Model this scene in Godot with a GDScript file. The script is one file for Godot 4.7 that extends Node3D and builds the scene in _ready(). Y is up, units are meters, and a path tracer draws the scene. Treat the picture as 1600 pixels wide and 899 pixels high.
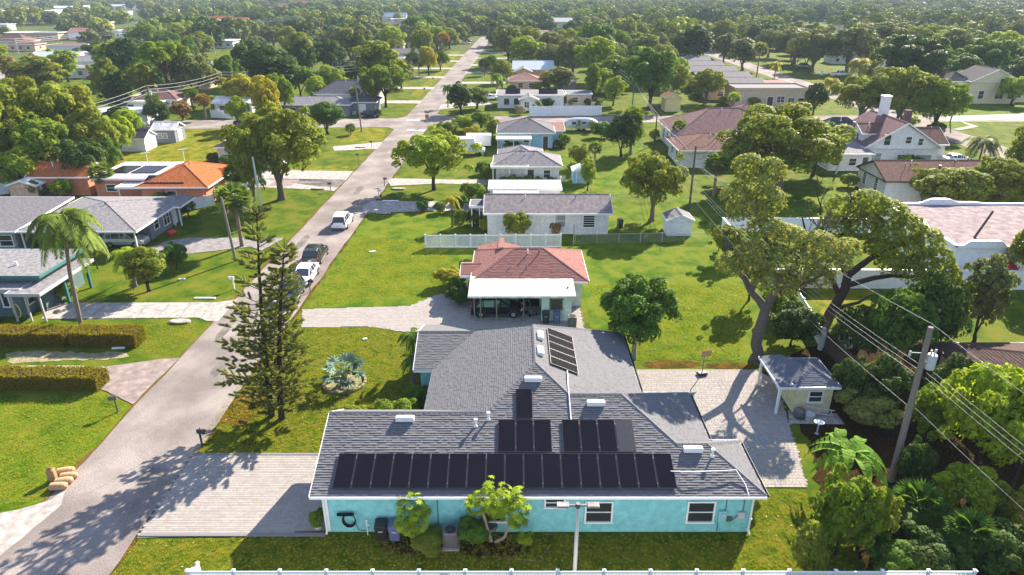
extends Node3D
# A residential street seen from about 27 m above the ground: x to the right, -z away from the viewer, metres.

func _ready() -> void:
	var cam := Camera3D.new()
	cam.name = "camera"
	cam.position = Vector3(0, 27, 0)
	cam.rotation_degrees = Vector3(-23.8, 0, 0)
	cam.fov = 45.69
	cam.near = 0.2
	cam.far = 6000.0
	cam.current = true
	add_child(cam)
	var env := Environment.new()
	env.background_mode = Environment.BG_SKY
	var sm := ProceduralSkyMaterial.new()
	sm.sky_top_color = Color(0.50, 0.58, 0.73)
	sm.sky_horizon_color = Color(0.78, 0.83, 0.89)
	sm.sky_curve = 0.16
	sm.ground_horizon_color = Color(0.78, 0.83, 0.89)
	sm.ground_bottom_color = Color(0.25, 0.28, 0.22)
	sm.sky_energy_multiplier = 1.0
	sm.sun_angle_max = 20.0
	var sky := Sky.new()
	sky.sky_material = sm
	env.sky = sky
	env.background_energy_multiplier = 0.62
	env.ambient_light_source = Environment.AMBIENT_SOURCE_SKY
	env.tonemap_mode = Environment.TONE_MAPPER_LINEAR
	env.tonemap_exposure = 3.55
	env.fog_enabled = true
	env.fog_density = 0.00016
	env.fog_light_color = Color(0.80, 0.88, 0.96)
	env.sdfgi_enabled = true
	env.ssao_enabled = true
	env.ssil_enabled = true
	var we := WorldEnvironment.new()
	we.name = "environment"
	we.environment = env
	add_child(we)
	var sun := DirectionalLight3D.new()
	sun.name = "sun"
	sun.light_energy = 1.6
	sun.light_color = Color(1.0, 0.95, 0.875)
	sun.light_angular_distance = 0.5
	sun.shadow_enabled = true
	add_child(sun)
	sun.look_at_from_position(Vector3.ZERO, -Vector3(0.465, 0.5225, -0.716), Vector3.UP)
	make_materials()
	make_ground()
	make_turquoise_house()
	make_houses()
	make_street_things()
	make_plants()
	make_lawn_detail()
	make_trees()
	make_far_forest()
	finish_labels()


# ---------------------------------------------------------------- shapes
class Geo:
	var v := PackedVector3Array()
	var n := PackedVector3Array()
	var c := PackedColorArray()

	func put(a: Vector3, m: Vector3, k: Color) -> void:
		v.append(a)
		n.append(m)
		c.append(k)

	func tri(a: Vector3, b: Vector3, d: Vector3, k := Color.WHITE) -> void:
		var m := (b - a).cross(d - a).normalized()
		put(a, m, k)
		put(d, m, k)
		put(b, m, k)

	func quad(a: Vector3, b: Vector3, d: Vector3, e: Vector3, k := Color.WHITE) -> void:
		tri(a, b, d, k)
		tri(a, d, e, k)

	func quad_n(a: Vector3, b: Vector3, d: Vector3, e: Vector3, m: Vector3, k: Color) -> void:
		put(a, m, k)
		put(d, m, k)
		put(b, m, k)
		put(a, m, k)
		put(e, m, k)
		put(d, m, k)

	func smooth(a: Vector3, b: Vector3, d: Vector3, e: Vector3, na: Vector3, nb: Vector3, nd: Vector3, ne: Vector3, k := Color.WHITE) -> void:
		put(a, na, k)
		put(d, nd, k)
		put(b, nb, k)
		put(a, na, k)
		put(e, ne, k)
		put(d, nd, k)

	# a box with its edges cut by bev
	func box(at: Vector3, size: Vector3, b := Basis(), k := Color.WHITE, bev := 0.0, taper := 1.0) -> void:
		var h := size / 2.0
		if bev <= 0.0:
			var p: Array[Vector3] = []
			for i in 8:
				var y := h.y if i & 2 else -h.y
				var t := taper if i & 2 else 1.0
				p.append(at + b * Vector3((h.x if i & 1 else -h.x) * t, y, (h.z if i & 4 else -h.z) * t))
			quad(p[0], p[2], p[3], p[1], k)
			quad(p[4], p[5], p[7], p[6], k)
			quad(p[0], p[4], p[6], p[2], k)
			quad(p[1], p[3], p[7], p[5], k)
			quad(p[2], p[6], p[7], p[3], k)
			quad(p[0], p[1], p[5], p[4], k)
			return
		var e := minf(bev, minf(h.x, minf(h.y, h.z)) * 0.9)
		var ring := [Vector2(h.x - e, h.z), Vector2(-h.x + e, h.z), Vector2(-h.x, h.z - e), Vector2(-h.x, -h.z + e), Vector2(-h.x + e, -h.z), Vector2(h.x - e, -h.z), Vector2(h.x, -h.z + e), Vector2(h.x, h.z - e)]
		var inner := Vector2((h.x - e) / h.x, (h.z - e) / h.z)
		var level := [[-h.y, inner, 1.0], [-h.y + e, Vector2.ONE, 1.0], [h.y - e, Vector2.ONE, taper], [h.y, inner, taper]]
		for l in 3:
			for i in 8:
				var j := (i + 1) % 8
				var q := []
				for w in [[i, l], [i, l + 1], [j, l + 1], [j, l]]:
					var r: Vector2 = ring[w[0]] * level[w[1]][1] * level[w[1]][2]
					q.append(at + b * Vector3(r.x, level[w[1]][0], r.y))
				quad(q[0], q[1], q[2], q[3], k)
		for l in [0, 3]:
			var q := []
			for i in 8:
				var r: Vector2 = ring[i] * level[l][1] * level[l][2]
				q.append(at + b * Vector3(r.x, level[l][0], r.y))
			for i in range(1, 7):
				if l == 0:
					tri(q[0], q[i], q[i + 1], k)
				else:
					tri(q[0], q[i + 1], q[i], k)

	func tube(pts: Array, radii: Array, sides := 8, k := Color.WHITE, caps := true) -> void:
		var rings := []
		var norms := []
		var last := Vector3.ZERO
		for i in pts.size():
			var d: Vector3 = (pts[mini(i + 1, pts.size() - 1)] - pts[maxi(i - 1, 0)]).normalized()
			var x := last - d * last.dot(d)
			if x.length() < 0.01:
				x = d.cross(Vector3.RIGHT if absf(d.x) < 0.8 else Vector3.BACK)
			x = x.normalized()
			last = x
			var y := d.cross(x)
			var r := PackedVector3Array()
			var m := PackedVector3Array()
			for s in sides:
				var a := TAU * s / sides
				var o := x * cos(a) + y * sin(a)
				m.append(o)
				r.append(pts[i] + o * radii[i])
			rings.append(r)
			norms.append(m)
		for i in pts.size() - 1:
			for s in sides:
				var t := (s + 1) % sides
				smooth(rings[i][s], rings[i][t], rings[i + 1][t], rings[i + 1][s], norms[i][s], norms[i][t], norms[i + 1][t], norms[i + 1][s], k)
		if caps:
			for s in range(1, sides - 1):
				tri(rings[0][0], rings[0][s + 1], rings[0][s], k)
				var e: PackedVector3Array = rings[-1]
				tri(e[0], e[s], e[s + 1], k)

	func bar(a: Vector3, b: Vector3, r: float, sides := 6, k := Color.WHITE) -> void:
		tube([a, b], [r, r], sides, k)

	func cyl(at: Vector3, r: float, h: float, sides := 16, k := Color.WHITE, r2 := -1.0) -> void:
		tube([at, at + Vector3(0, h, 0)], [r, r if r2 < 0 else r2], sides, k)

	# a surface turned about the y axis; profile of Vector2(radius, height)
	func lathe(at: Vector3, profile: Array, sides := 16, k := Color.WHITE, squash := Vector3.ONE) -> void:
		for i in profile.size() - 1:
			var p: Vector2 = profile[i]
			var q: Vector2 = profile[i + 1]
			var m := Vector2(q.y - p.y, p.x - q.x).normalized()
			for s in sides:
				var a := TAU * s / sides
				var b := TAU * (s + 1) / sides
				var va := Vector3(cos(a), 0, -sin(a))
				var vb := Vector3(cos(b), 0, -sin(b))
				smooth(at + (va * p.x + Vector3.UP * p.y) * squash, at + (vb * p.x + Vector3.UP * p.y) * squash, at + (vb * q.x + Vector3.UP * q.y) * squash, at + (va * q.x + Vector3.UP * q.y) * squash, va * m.x + Vector3.UP * m.y, vb * m.x + Vector3.UP * m.y, vb * m.x + Vector3.UP * m.y, va * m.x + Vector3.UP * m.y, k)

	# a flat polygon (x, z) at height y, facing up; sheet only
	func sheet(poly: PackedVector2Array, y: float, k := Color.WHITE) -> void:
		var t := Geometry2D.triangulate_polygon(poly)
		for i in range(0, t.size(), 3):
			var p := []
			for j in 3:
				p.append(Vector3(poly[t[i + j]].x, y, poly[t[i + j]].y))
			if (p[1] - p[0]).cross(p[2] - p[0]).y > 0:
				tri(p[0], p[1], p[2], k)
			else:
				tri(p[0], p[2], p[1], k)

	# a polygon (x, z) raised from y0 to y1
	func prism(poly: PackedVector2Array, y0: float, y1: float, k := Color.WHITE, top := true) -> void:
		var p := poly
		if Geometry2D.is_polygon_clockwise(p):
			p = p.duplicate()
			p.reverse()
		for i in p.size():
			var a := p[i]
			var b := p[(i + 1) % p.size()]
			quad(Vector3(b.x, y0, b.y), Vector3(a.x, y0, a.y), Vector3(a.x, y1, a.y), Vector3(b.x, y1, b.y), k)
		if top:
			sheet(p, y1, k)

	# a flat polygon in space, first three corners counter-clockwise from outside
	func face(p: Array, k := Color.WHITE) -> void:
		var m: Vector3 = Vector3.ZERO
		for i in p.size():
			m += (p[i] - p[0]).cross(p[(i + 1) % p.size()] - p[0])
		m = m.normalized()
		var x: Vector3 = (p[1] - p[0]).normalized()
		var y := m.cross(x)
		var flat := PackedVector2Array()
		for q in p:
			flat.append(Vector2((q - p[0]).dot(x), (q - p[0]).dot(y)))
		var t := Geometry2D.triangulate_polygon(flat)
		for i in range(0, t.size(), 3):
			var a: Vector3 = p[t[i]]
			var b: Vector3 = p[t[i + 1]]
			var d: Vector3 = p[t[i + 2]]
			if (b - a).cross(d - a).dot(m) > 0:
				tri(a, b, d, k)
			else:
				tri(a, d, b, k)

	func add(g: Geo, t := Transform3D(), k := Color.WHITE) -> void:
		var b := t.basis.inverse().transposed()
		for i in g.v.size():
			v.append(t * g.v[i])
			n.append((b * g.n[i]).normalized())
			c.append(g.c[i] * k)

	func mesh() -> ArrayMesh:
		var a := []
		a.resize(Mesh.ARRAY_MAX)
		a[Mesh.ARRAY_VERTEX] = v
		a[Mesh.ARRAY_NORMAL] = n
		a[Mesh.ARRAY_COLOR] = c
		var m := ArrayMesh.new()
		m.add_surface_from_arrays(Mesh.PRIMITIVE_TRIANGLES, a)
		return m

# ---------------------------------------------------------------- objects
var taken := {}
var rng := RandomNumberGenerator.new()
var M := {}
var landmarks := []      # [short description, centre, half depth]

func numbered(called: String) -> String:
	var k: int = taken.get(called, -1) + 1
	taken[called] = k
	return called if k == 0 else "%s_%03d" % [called, k]

func tag(o: Node, label: String, category: String, group := "") -> void:
	o.set_meta("label", label)
	o.set_meta("category", category)
	if group != "":
		o.set_meta("group", group)

func thing(called: String, label: String, category: String, at := Vector3.ZERO, turn := 0.0, group := "") -> Node3D:
	var o := Node3D.new()
	o.name = numbered(called)
	o.position = at
	o.rotation.y = turn
	tag(o, label, category, group)
	add_child(o)
	return o

var part_names := {}
func part(called: String, shape: Variant, m: Material, parent: Node, at := Vector3.ZERO, turn := 0.0) -> MeshInstance3D:
	var o := MeshInstance3D.new()
	o.mesh = shape.mesh() if shape is Geo else shape
	o.material_override = m
	var id := parent.get_instance_id()
	if not part_names.has(id):
		part_names[id] = {}
	var k: int = part_names[id].get(called, -1) + 1
	part_names[id][called] = k
	o.name = called if k == 0 else "%s_%03d" % [called, k]
	o.position = at
	o.rotation.y = turn
	parent.add_child(o)
	return o

func stuff(o: Node) -> void:
	o.set_meta("kind", "stuff")

func whole(called: String, shape: Variant, m: Material, label: String, category: String, at := Vector3.ZERO, turn := 0.0, group := "") -> MeshInstance3D:
	var o := MeshInstance3D.new()
	o.mesh = shape.mesh() if shape is Geo else shape
	o.material_override = m
	o.name = numbered(called)
	o.position = at
	o.rotation.y = turn
	tag(o, label, category, group)
	add_child(o)
	return o

func struct(called: String, shape: Variant, m: Material) -> MeshInstance3D:
	var o := MeshInstance3D.new()
	o.mesh = shape.mesh() if shape is Geo else shape
	o.material_override = m
	o.name = numbered(called)
	o.set_meta("kind", "structure")
	add_child(o)
	return o

func copy_of(t: Node3D, label: String, at: Vector3, turn := 0.0, group := "") -> Node3D:
	var r: Node3D = t.duplicate()
	var stem: String = t.name
	if stem.length() > 4 and stem[stem.length() - 4] == "_":
		stem = stem.substr(0, stem.length() - 4)
	r.name = numbered(stem)
	add_child(r)
	r.position = at
	r.rotation.y = turn
	r.set_meta("label", label)
	if group != "":
		r.set_meta("group", group)
	return r

func near_name(i: int) -> String:
	var w := ["first", "second", "third", "fourth", "fifth", "sixth", "seventh", "eighth", "ninth", "tenth", "eleventh", "twelfth", "thirteenth", "fourteenth", "fifteenth", "sixteenth", "seventeenth", "eighteenth", "nineteenth", "twentieth"]
	if i < 20:
		return w[i]
	var tens := ["twenty", "thirty", "forty", "fifty", "sixty", "seventy", "eighty", "ninety"]
	return (tens[(i + 1) / 10 - 2] + "-" + w[(i + 1) % 10 - 1]) if (i + 1) % 10 else tens[(i + 1) / 10 - 2].trim_suffix("y") + "ieth"

# things without a label of their own are told apart by what stands near them
var unlabelled := []     # [node, phrase]
func finish_labels() -> void:
	var by := {}
	for u in unlabelled:
		var p: Vector3 = u[0].position
		var best := 1e9
		var mark = null
		for l in landmarks:
			var d: float = Vector2(l[1].x - p.x, l[1].z - p.z).length() - l[2]
			if d < best:
				best = d
				mark = l
		var d: Vector3 = p - mark[1]
		var where := "behind" if d.z < -absf(d.x) else "in front of" if d.z > absf(d.x) else "right of" if d.x > 0 else "left of"
		var key: String = u[1] + " " + where + " " + mark[0]
		if not by.has(key):
			by[key] = []
		by[key].append([best, u[0]])
	for key in by:
		var l: Array = by[key]
		l.sort_custom(func(a, b): return a[0] < b[0])
		for i in l.size():
			l[i][1].set_meta("label", key if l.size() == 1 else key + ", " + near_name(i) + " away")

# ---------------------------------------------------------------- materials
func lin(r: float, g: float, b: float) -> Color:
	return Color(r, g, b).linear_to_srgb()

var tex := {}
func noise_tex(seed_: int, freq: float, low: Color, high: Color, size := 512, octaves := 5, kind := FastNoiseLite.TYPE_SIMPLEX_SMOOTH, mid = null) -> NoiseTexture2D:
	var f := FastNoiseLite.new()
	f.seed = seed_
	f.noise_type = kind
	f.frequency = freq
	f.fractal_octaves = octaves
	f.fractal_gain = 0.6
	var t := NoiseTexture2D.new()
	t.width = size
	t.height = size
	t.seamless = true
	t.noise = f
	var gr := Gradient.new()
	gr.set_color(0, low)
	gr.set_color(1, high)
	gr.set_offset(0, 0.2)
	gr.set_offset(1, 0.8)
	if mid != null:
		gr.add_point(0.5, mid)
	t.color_ramp = gr
	return t

func grey(v: float) -> Color:
	return Color(v, v, v)

func plain(r: float, g: float, b: float, rough := 0.8, metal := 0.0) -> StandardMaterial3D:
	var m := StandardMaterial3D.new()
	m.albedo_color = lin(r, g, b)
	m.roughness = rough
	m.metallic = metal
	m.metallic_specular = 0.5 if rough < 0.6 else 0.15
	m.vertex_color_use_as_albedo = true
	return m

# paint, stucco, concrete: one colour with a weathered noise over it, so many metres to the tile
func worn(r: float, g: float, b: float, rough: float, t: String, metres: float, bump := "", deep := 0.0) -> StandardMaterial3D:
	var m := plain(r, g, b, rough)
	m.albedo_texture = tex[t]
	m.uv1_triplanar = true
	m.uv1_world_triplanar = true
	m.uv1_scale = Vector3.ONE / metres
	if bump != "":
		m.heightmap_enabled = true
		m.heightmap_texture = tex[bump]
		m.heightmap_scale = deep
	return m

func over(m: StandardMaterial3D, t: String, metres: float) -> StandardMaterial3D:
	m.detail_enabled = true
	m.detail_albedo = tex[t]
	m.detail_blend_mode = BaseMaterial3D.BLEND_MODE_MUL
	m.detail_uv_layer = BaseMaterial3D.DETAIL_UV_2
	m.uv2_triplanar = true
	m.uv2_world_triplanar = true
	m.uv2_scale = Vector3.ONE / metres
	return m

func leafy(r: float, g: float, b: float, through := 0.6) -> StandardMaterial3D:
	var m := plain(r, g, b, 0.6)
	m.metallic_specular = 0.2
	m.backlight_enabled = true
	m.backlight = Color(through, through, through * 0.4).linear_to_srgb()
	return m

func glass(r := 0.02, g := 0.025, b := 0.03) -> StandardMaterial3D:
	var m := plain(r, g, b, 0.08)
	m.metallic_specular = 0.6
	return m

func make_materials() -> void:
	tex.soft = noise_tex(1, 0.012, grey(0.94), grey(1.0), 512)
	tex.stain = noise_tex(2, 0.02, grey(0.80), grey(1.0), 512, 6)
	tex.speck = noise_tex(3, 0.2, grey(0.72), grey(1.0), 512, 3)
	tex.grain = noise_tex(4, 0.3, grey(0.0), grey(1.0), 512, 4)
	tex.streak = noise_tex(5, 0.03, grey(0.92), grey(1.0), 512, 5)
	tex.lawn = noise_tex(6, 0.012, Color(0.58, 0.72, 0.45), Color(1.0, 0.90, 0.95), 1024, 7, FastNoiseLite.TYPE_SIMPLEX_SMOOTH, Color(0.84, 0.86, 0.72))
	tex.blade = noise_tex(7, 0.12, Color(0.50, 0.55, 0.40), Color(1.0, 1.0, 0.9), 1024, 5)
	tex.tuft = noise_tex(8, 0.22, grey(0.0), grey(1.0), 1024, 5)
	tex.road = noise_tex(9, 0.006, Color(0.80, 0.78, 0.77), Color(1.0, 0.985, 0.97), 1024, 6)
	tex.litter = noise_tex(10, 0.06, Color(0.45, 0.34, 0.24), Color(1.0, 0.86, 0.66), 512, 5)
	tex.mold = noise_tex(11, 0.03, Color(0.76, 0.75, 0.78), Color(1.0, 0.98, 0.97), 512, 6)
	M.grass = over(worn(0.225, 0.275, 0.036, 0.95, "lawn", 46.0, "tuft", 2.5), "blade", 7.0)
	M.grass_lush = over(worn(0.24, 0.315, 0.032, 0.95, "lawn", 38.0, "tuft", 2.5), "blade", 6.0)
	M.grass_dry = over(worn(0.40, 0.37, 0.045, 0.95, "lawn", 30.0, "tuft", 6.0), "blade", 7.0)
	M.grass_near = over(worn(0.26, 0.275, 0.034, 0.95, "lawn", 13.0, "tuft", 4.0), "blade", 3.0)
	M.brown = over(worn(0.27, 0.235, 0.065, 0.95, "lawn", 17.0, "tuft", 6.0), "litter", 4.0)
	M.far_ground = worn(0.10, 0.13, 0.045, 0.95, "lawn", 90.0)
	M.mulch = over(worn(0.26, 0.18, 0.12, 0.95, "litter", 5.0, "tuft", 9.0), "blade", 3.0)
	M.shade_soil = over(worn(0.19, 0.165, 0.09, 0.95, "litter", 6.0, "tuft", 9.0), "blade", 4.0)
	M.sand = over(worn(0.56, 0.47, 0.40, 0.95, "stain", 7.0), "blade", 9.0)
	M.road = over(worn(0.375, 0.343, 0.328, 0.9, "road", 40.0, "grain", 0.6), "speck", 9.0)
	M.road_dark = over(worn(0.27, 0.25, 0.24, 0.9, "road", 11.0, "grain", 0.6), "speck", 9.0)
	M.sand_edge = over(worn(0.42, 0.36, 0.27, 0.95, "litter", 3.0), "blade", 5.0)
	M.concrete = over(worn(0.42, 0.39, 0.365, 0.9, "stain", 9.0, "grain", 0.5), "soft", 3.0)
	M.concrete_dark = over(worn(0.36, 0.34, 0.335, 0.9, "stain", 9.0), "speck", 4.0)
	M.pink_drive = over(worn(0.40, 0.325, 0.30, 0.9, "stain", 10.0, "grain", 0.5), "speck", 5.0)
	M.joint = plain(0.17, 0.155, 0.14, 0.95)
	M.paver = worn(0.43, 0.40, 0.375, 0.85, "speck", 2.0, "grain", 0.4)
	M.paver_edge = worn(0.26, 0.25, 0.25, 0.85, "speck", 2.0)
	M.white = worn(0.80, 0.80, 0.79, 0.55, "soft", 6.0)
	M.white_roof = over(worn(0.82, 0.80, 0.76, 0.7, "stain", 12.0), "soft", 4.0)
	M.white_stained = over(worn(0.78, 0.76, 0.73, 0.75, "mold", 9.0), "stain", 3.0)
	M.vinyl = worn(0.76, 0.80, 0.83, 0.4, "soft", 4.0)
	M.turquoise = over(worn(0.25, 0.62, 0.63, 0.75, "soft", 5.0, "grain", 0.3), "streak", 9.0)
	M.mint = over(worn(0.72, 0.79, 0.745, 0.75, "soft", 5.0), "streak", 9.0)
	M.white_wall = over(worn(0.76, 0.77, 0.77, 0.8, "soft", 5.0), "streak", 7.0)
	M.blue_wall = over(worn(0.33, 0.58, 0.78, 0.75, "soft", 5.0), "streak", 7.0)
	M.grey_wall = over(worn(0.24, 0.26, 0.29, 0.8, "soft", 5.0), "streak", 7.0)
	M.teal_wall = worn(0.11, 0.17, 0.175, 0.8, "soft", 5.0)
	M.orange_wall = over(worn(0.66, 0.25, 0.14, 0.8, "soft", 5.0), "streak", 7.0)
	M.peach_wall = over(worn(0.72, 0.47, 0.33, 0.8, "soft", 5.0), "streak", 7.0)
	M.cream_wall = over(worn(0.78, 0.70, 0.44, 0.8, "soft", 5.0), "streak", 7.0)
	M.yellow_wall = over(worn(0.70, 0.62, 0.30, 0.8, "soft", 5.0), "streak", 7.0)
	M.beige_wall = over(worn(0.62, 0.50, 0.36, 0.8, "soft", 5.0), "streak", 7.0)
	M.shingle_grey = worn(0.215, 0.215, 0.225, 0.9, "speck", 1.6)
	M.shingle_pink = worn(0.33, 0.165, 0.145, 0.9, "speck", 1.6)
	M.shingle_brown = worn(0.13, 0.085, 0.075, 0.9, "speck", 1.6)
	M.shingle_blue = worn(0.16, 0.175, 0.215, 0.9, "speck", 1.6)
	M.roof_grey = over(worn(0.25, 0.25, 0.265, 0.85, "mold", 7.0, "grain", 0.6), "speck", 3.0)
	M.roof_light = over(worn(0.36, 0.36, 0.365, 0.85, "mold", 8.0, "grain", 0.6), "speck", 3.0)
	M.roof_dark = over(worn(0.12, 0.12, 0.13, 0.85, "mold", 7.0, "grain", 0.6), "speck", 3.0)
	M.roof_mixed = over(worn(0.34, 0.315, 0.315, 0.85, "mold", 11.0, "grain", 0.6), "speck", 3.0)
	M.roof_worn = over(worn(0.31, 0.255, 0.255, 0.85, "mold", 19.0), "soft", 5.0)
	M.roof_mauve = over(worn(0.30, 0.185, 0.18, 0.85, "mold", 12.0, "grain", 0.6), "speck", 3.0)
	M.roof_pinkish = over(worn(0.43, 0.25, 0.21, 0.85, "mold", 9.0, "grain", 0.6), "speck", 3.0)
	M.roof_orange = over(worn(0.60, 0.205, 0.075, 0.85, "mold", 9.0, "grain", 0.6), "speck", 3.0)
	M.roof_brown = over(worn(0.27, 0.155, 0.125, 0.85, "mold", 9.0, "grain", 0.6), "speck", 3.0)
	M.roof_metal = worn(0.42, 0.47, 0.52, 0.45, "streak", 8.0)
	M.trim = plain(0.78, 0.78, 0.77, 0.5)
	M.dark = plain(0.02, 0.02, 0.022, 0.6)
	M.black_trim = plain(0.035, 0.035, 0.04, 0.5)
	M.fascia_grey = plain(0.36, 0.37, 0.38, 0.6)
	M.teal_trim = plain(0.06, 0.17, 0.15, 0.6)
	M.glass = glass(0.03, 0.035, 0.036)
	M.glass_bright = glass(0.25, 0.28, 0.28)
	M.solar = plain(0.008, 0.007, 0.012, 0.16)
	M.solar.metallic_specular = 0.22
	M.solar_painted_glare = worn(0.05, 0.05, 0.052, 0.22, "stain", 1.2)  # paler, blotched cells: the sky glare is put into the colour
	M.solar_matt = plain(0.02, 0.02, 0.021, 0.7)
	M.solar_matt.metallic_specular = 0.02
	M.solar_frame = plain(0.05, 0.05, 0.055, 0.35, 0.4)
	M.solar_rail = plain(0.26, 0.26, 0.27, 0.4, 0.5)
	M.metal = plain(0.45, 0.46, 0.47, 0.45, 0.7)
	M.metal_dark = plain(0.12, 0.12, 0.125, 0.5, 0.4)
	M.galvanised = worn(0.50, 0.51, 0.52, 0.5, "soft", 2.0)
	M.wood = worn(0.30, 0.24, 0.19, 0.85, "stain", 2.0)
	M.wood_dark = worn(0.15, 0.11, 0.085, 0.9, "stain", 2.0)
	M.wood_pole = worn(0.27, 0.235, 0.205, 0.9, "stain", 1.5)
	M.pole_dark = worn(0.13, 0.11, 0.10, 0.9, "stain", 1.5)
	M.rubber = plain(0.018, 0.018, 0.02, 0.8)
	M.wire = plain(0.42, 0.42, 0.43, 0.5)
	M.wire_dark = plain(0.10, 0.10, 0.105, 0.6)
	M.bin_black = plain(0.018, 0.018, 0.02, 0.5)
	M.bin_blue = plain(0.10, 0.12, 0.24, 0.5)
	M.bin_white = plain(0.75, 0.75, 0.75, 0.5)
	M.red = plain(0.45, 0.03, 0.03, 0.5)
	M.orange = plain(0.75, 0.25, 0.03, 0.6)
	M.yellow = plain(0.75, 0.6, 0.05, 0.6)
	M.bag = worn(0.52, 0.33, 0.19, 0.85, "stain", 1.5)
	M.ac_grey = worn(0.20, 0.185, 0.185, 0.6, "soft", 1.5)
	M.bark = over(worn(0.26, 0.225, 0.20, 0.95, "stain", 2.2, "grain", 3.0), "speck", 0.8)
	M.bark_dark = over(worn(0.10, 0.08, 0.065, 0.95, "stain", 2.2, "grain", 3.0), "speck", 0.8)
	M.bark_palm = worn(0.27, 0.22, 0.18, 0.95, "stain", 1.5, "grain", 2.0)
	M.bark_pale = worn(0.46, 0.38, 0.29, 0.9, "stain", 1.5, "grain", 2.0)
	M.paint_white = plain(0.80, 0.80, 0.80, 0.25)
	M.paint_black = plain(0.010, 0.010, 0.012, 0.2)
	M.paint_dark = plain(0.012, 0.010, 0.014, 0.3)
	M.paint_silver = plain(0.45, 0.46, 0.47, 0.3, 0.4)
	M.paint_red = plain(0.35, 0.02, 0.02, 0.25)
	M.paint_teal = plain(0.014, 0.035, 0.034, 0.2)
	M.paint_tan = plain(0.60, 0.44, 0.24, 0.3)
	M.paint_dark.metallic_specular = 0.12
	for k in ["paint_white", "paint_black", "paint_red", "paint_teal", "paint_tan"]:
		M[k].clearcoat_enabled = true
		M[k].clearcoat = 0.6
		M[k].clearcoat_roughness = 0.06
	M.lamp_red = plain(0.30, 0.01, 0.01, 0.25)
	M.lamp_clear = plain(0.65, 0.66, 0.66, 0.2)
	M.alloy = plain(0.55, 0.55, 0.56, 0.3, 0.8)
	# foliage, by the look of it
	M.grass_blade = leafy(0.30, 0.345, 0.035, 0.9)
	M.leaf = leafy(0.19, 0.28, 0.026, 1.0)
	M.leaf_olive = leafy(0.25, 0.30, 0.04, 1.0)
	M.leaf_lime = leafy(0.32, 0.43, 0.032, 1.0)
	M.leaf_yellow = leafy(0.42, 0.39, 0.028, 1.0)
	M.leaf_dark = leafy(0.075, 0.13, 0.024, 0.7)
	M.leaf_deep = leafy(0.115, 0.22, 0.030, 0.9)
	M.leaf_grey = leafy(0.20, 0.24, 0.085, 0.9)
	M.leaf_pale_olive = leafy(0.31, 0.34, 0.085, 0.9)
	M.leaf_rust = leafy(0.36, 0.23, 0.075, 0.7)
	M.leaf_pale = leafy(0.46, 0.42, 0.24, 0.5)
	M.leaf_palm = leafy(0.20, 0.28, 0.05, 0.8)
	M.leaf_silver = leafy(0.17, 0.26, 0.19, 0.4)
	M.leaf_dead = leafy(0.30, 0.22, 0.14, 0.4)
	M.leaf_banana = leafy(0.19, 0.35, 0.035, 1.0)
	M.needle = leafy(0.21, 0.235, 0.07, 0.8)
	M.hedge = leafy(0.24, 0.21, 0.02, 1.0)
	for k in M:
		M[k].resource_name = k


# ---------------------------------------------------------------- the ground
# an outline whose edges wander a little, as mown or poured edges do
func ragged(p: PackedVector2Array, amount: float, step := 0.6) -> PackedVector2Array:
	var out := PackedVector2Array()
	for i in p.size():
		var a := p[i]
		var b := p[(i + 1) % p.size()]
		var k := maxi(1, int(minf(a.distance_to(b) / step, 60)))
		for j in k:
			var q := a.lerp(b, float(j) / k)
			if j > 0:
				q += Vector2(rng.randf_range(-amount, amount), rng.randf_range(-amount, amount))
			out.append(q)
	return out

func patch(called: String, m: Material, y: float, p: Array, rag := 0.0, step := 0.6) -> void:
	var q := PackedVector2Array(p)
	if rag > 0.0:
		q = ragged(q, rag, step)
	var g := Geo.new()
	g.sheet(q, y)
	struct(called, g, m)

func rect(x0: float, z0: float, x1: float, z1: float) -> Array:
	return [Vector2(x0, z0), Vector2(x1, z0), Vector2(x1, z1), Vector2(x0, z1)]

# a soft-edged blot
func blot(x: float, z: float, rx: float, rz: float) -> Array:
	var p := []
	for i in 26:
		var r := rng.randf_range(0.75, 1.1)
		p.append(Vector2(x + cos(TAU * i / 26) * rx * r, z + sin(TAU * i / 26) * rz * r))
	return p

func road_left(d: float) -> float:
	return -27.3 + 0.021 * d
func road_right(d: float) -> float:
	return -20.75 + 0.022 * d

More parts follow.
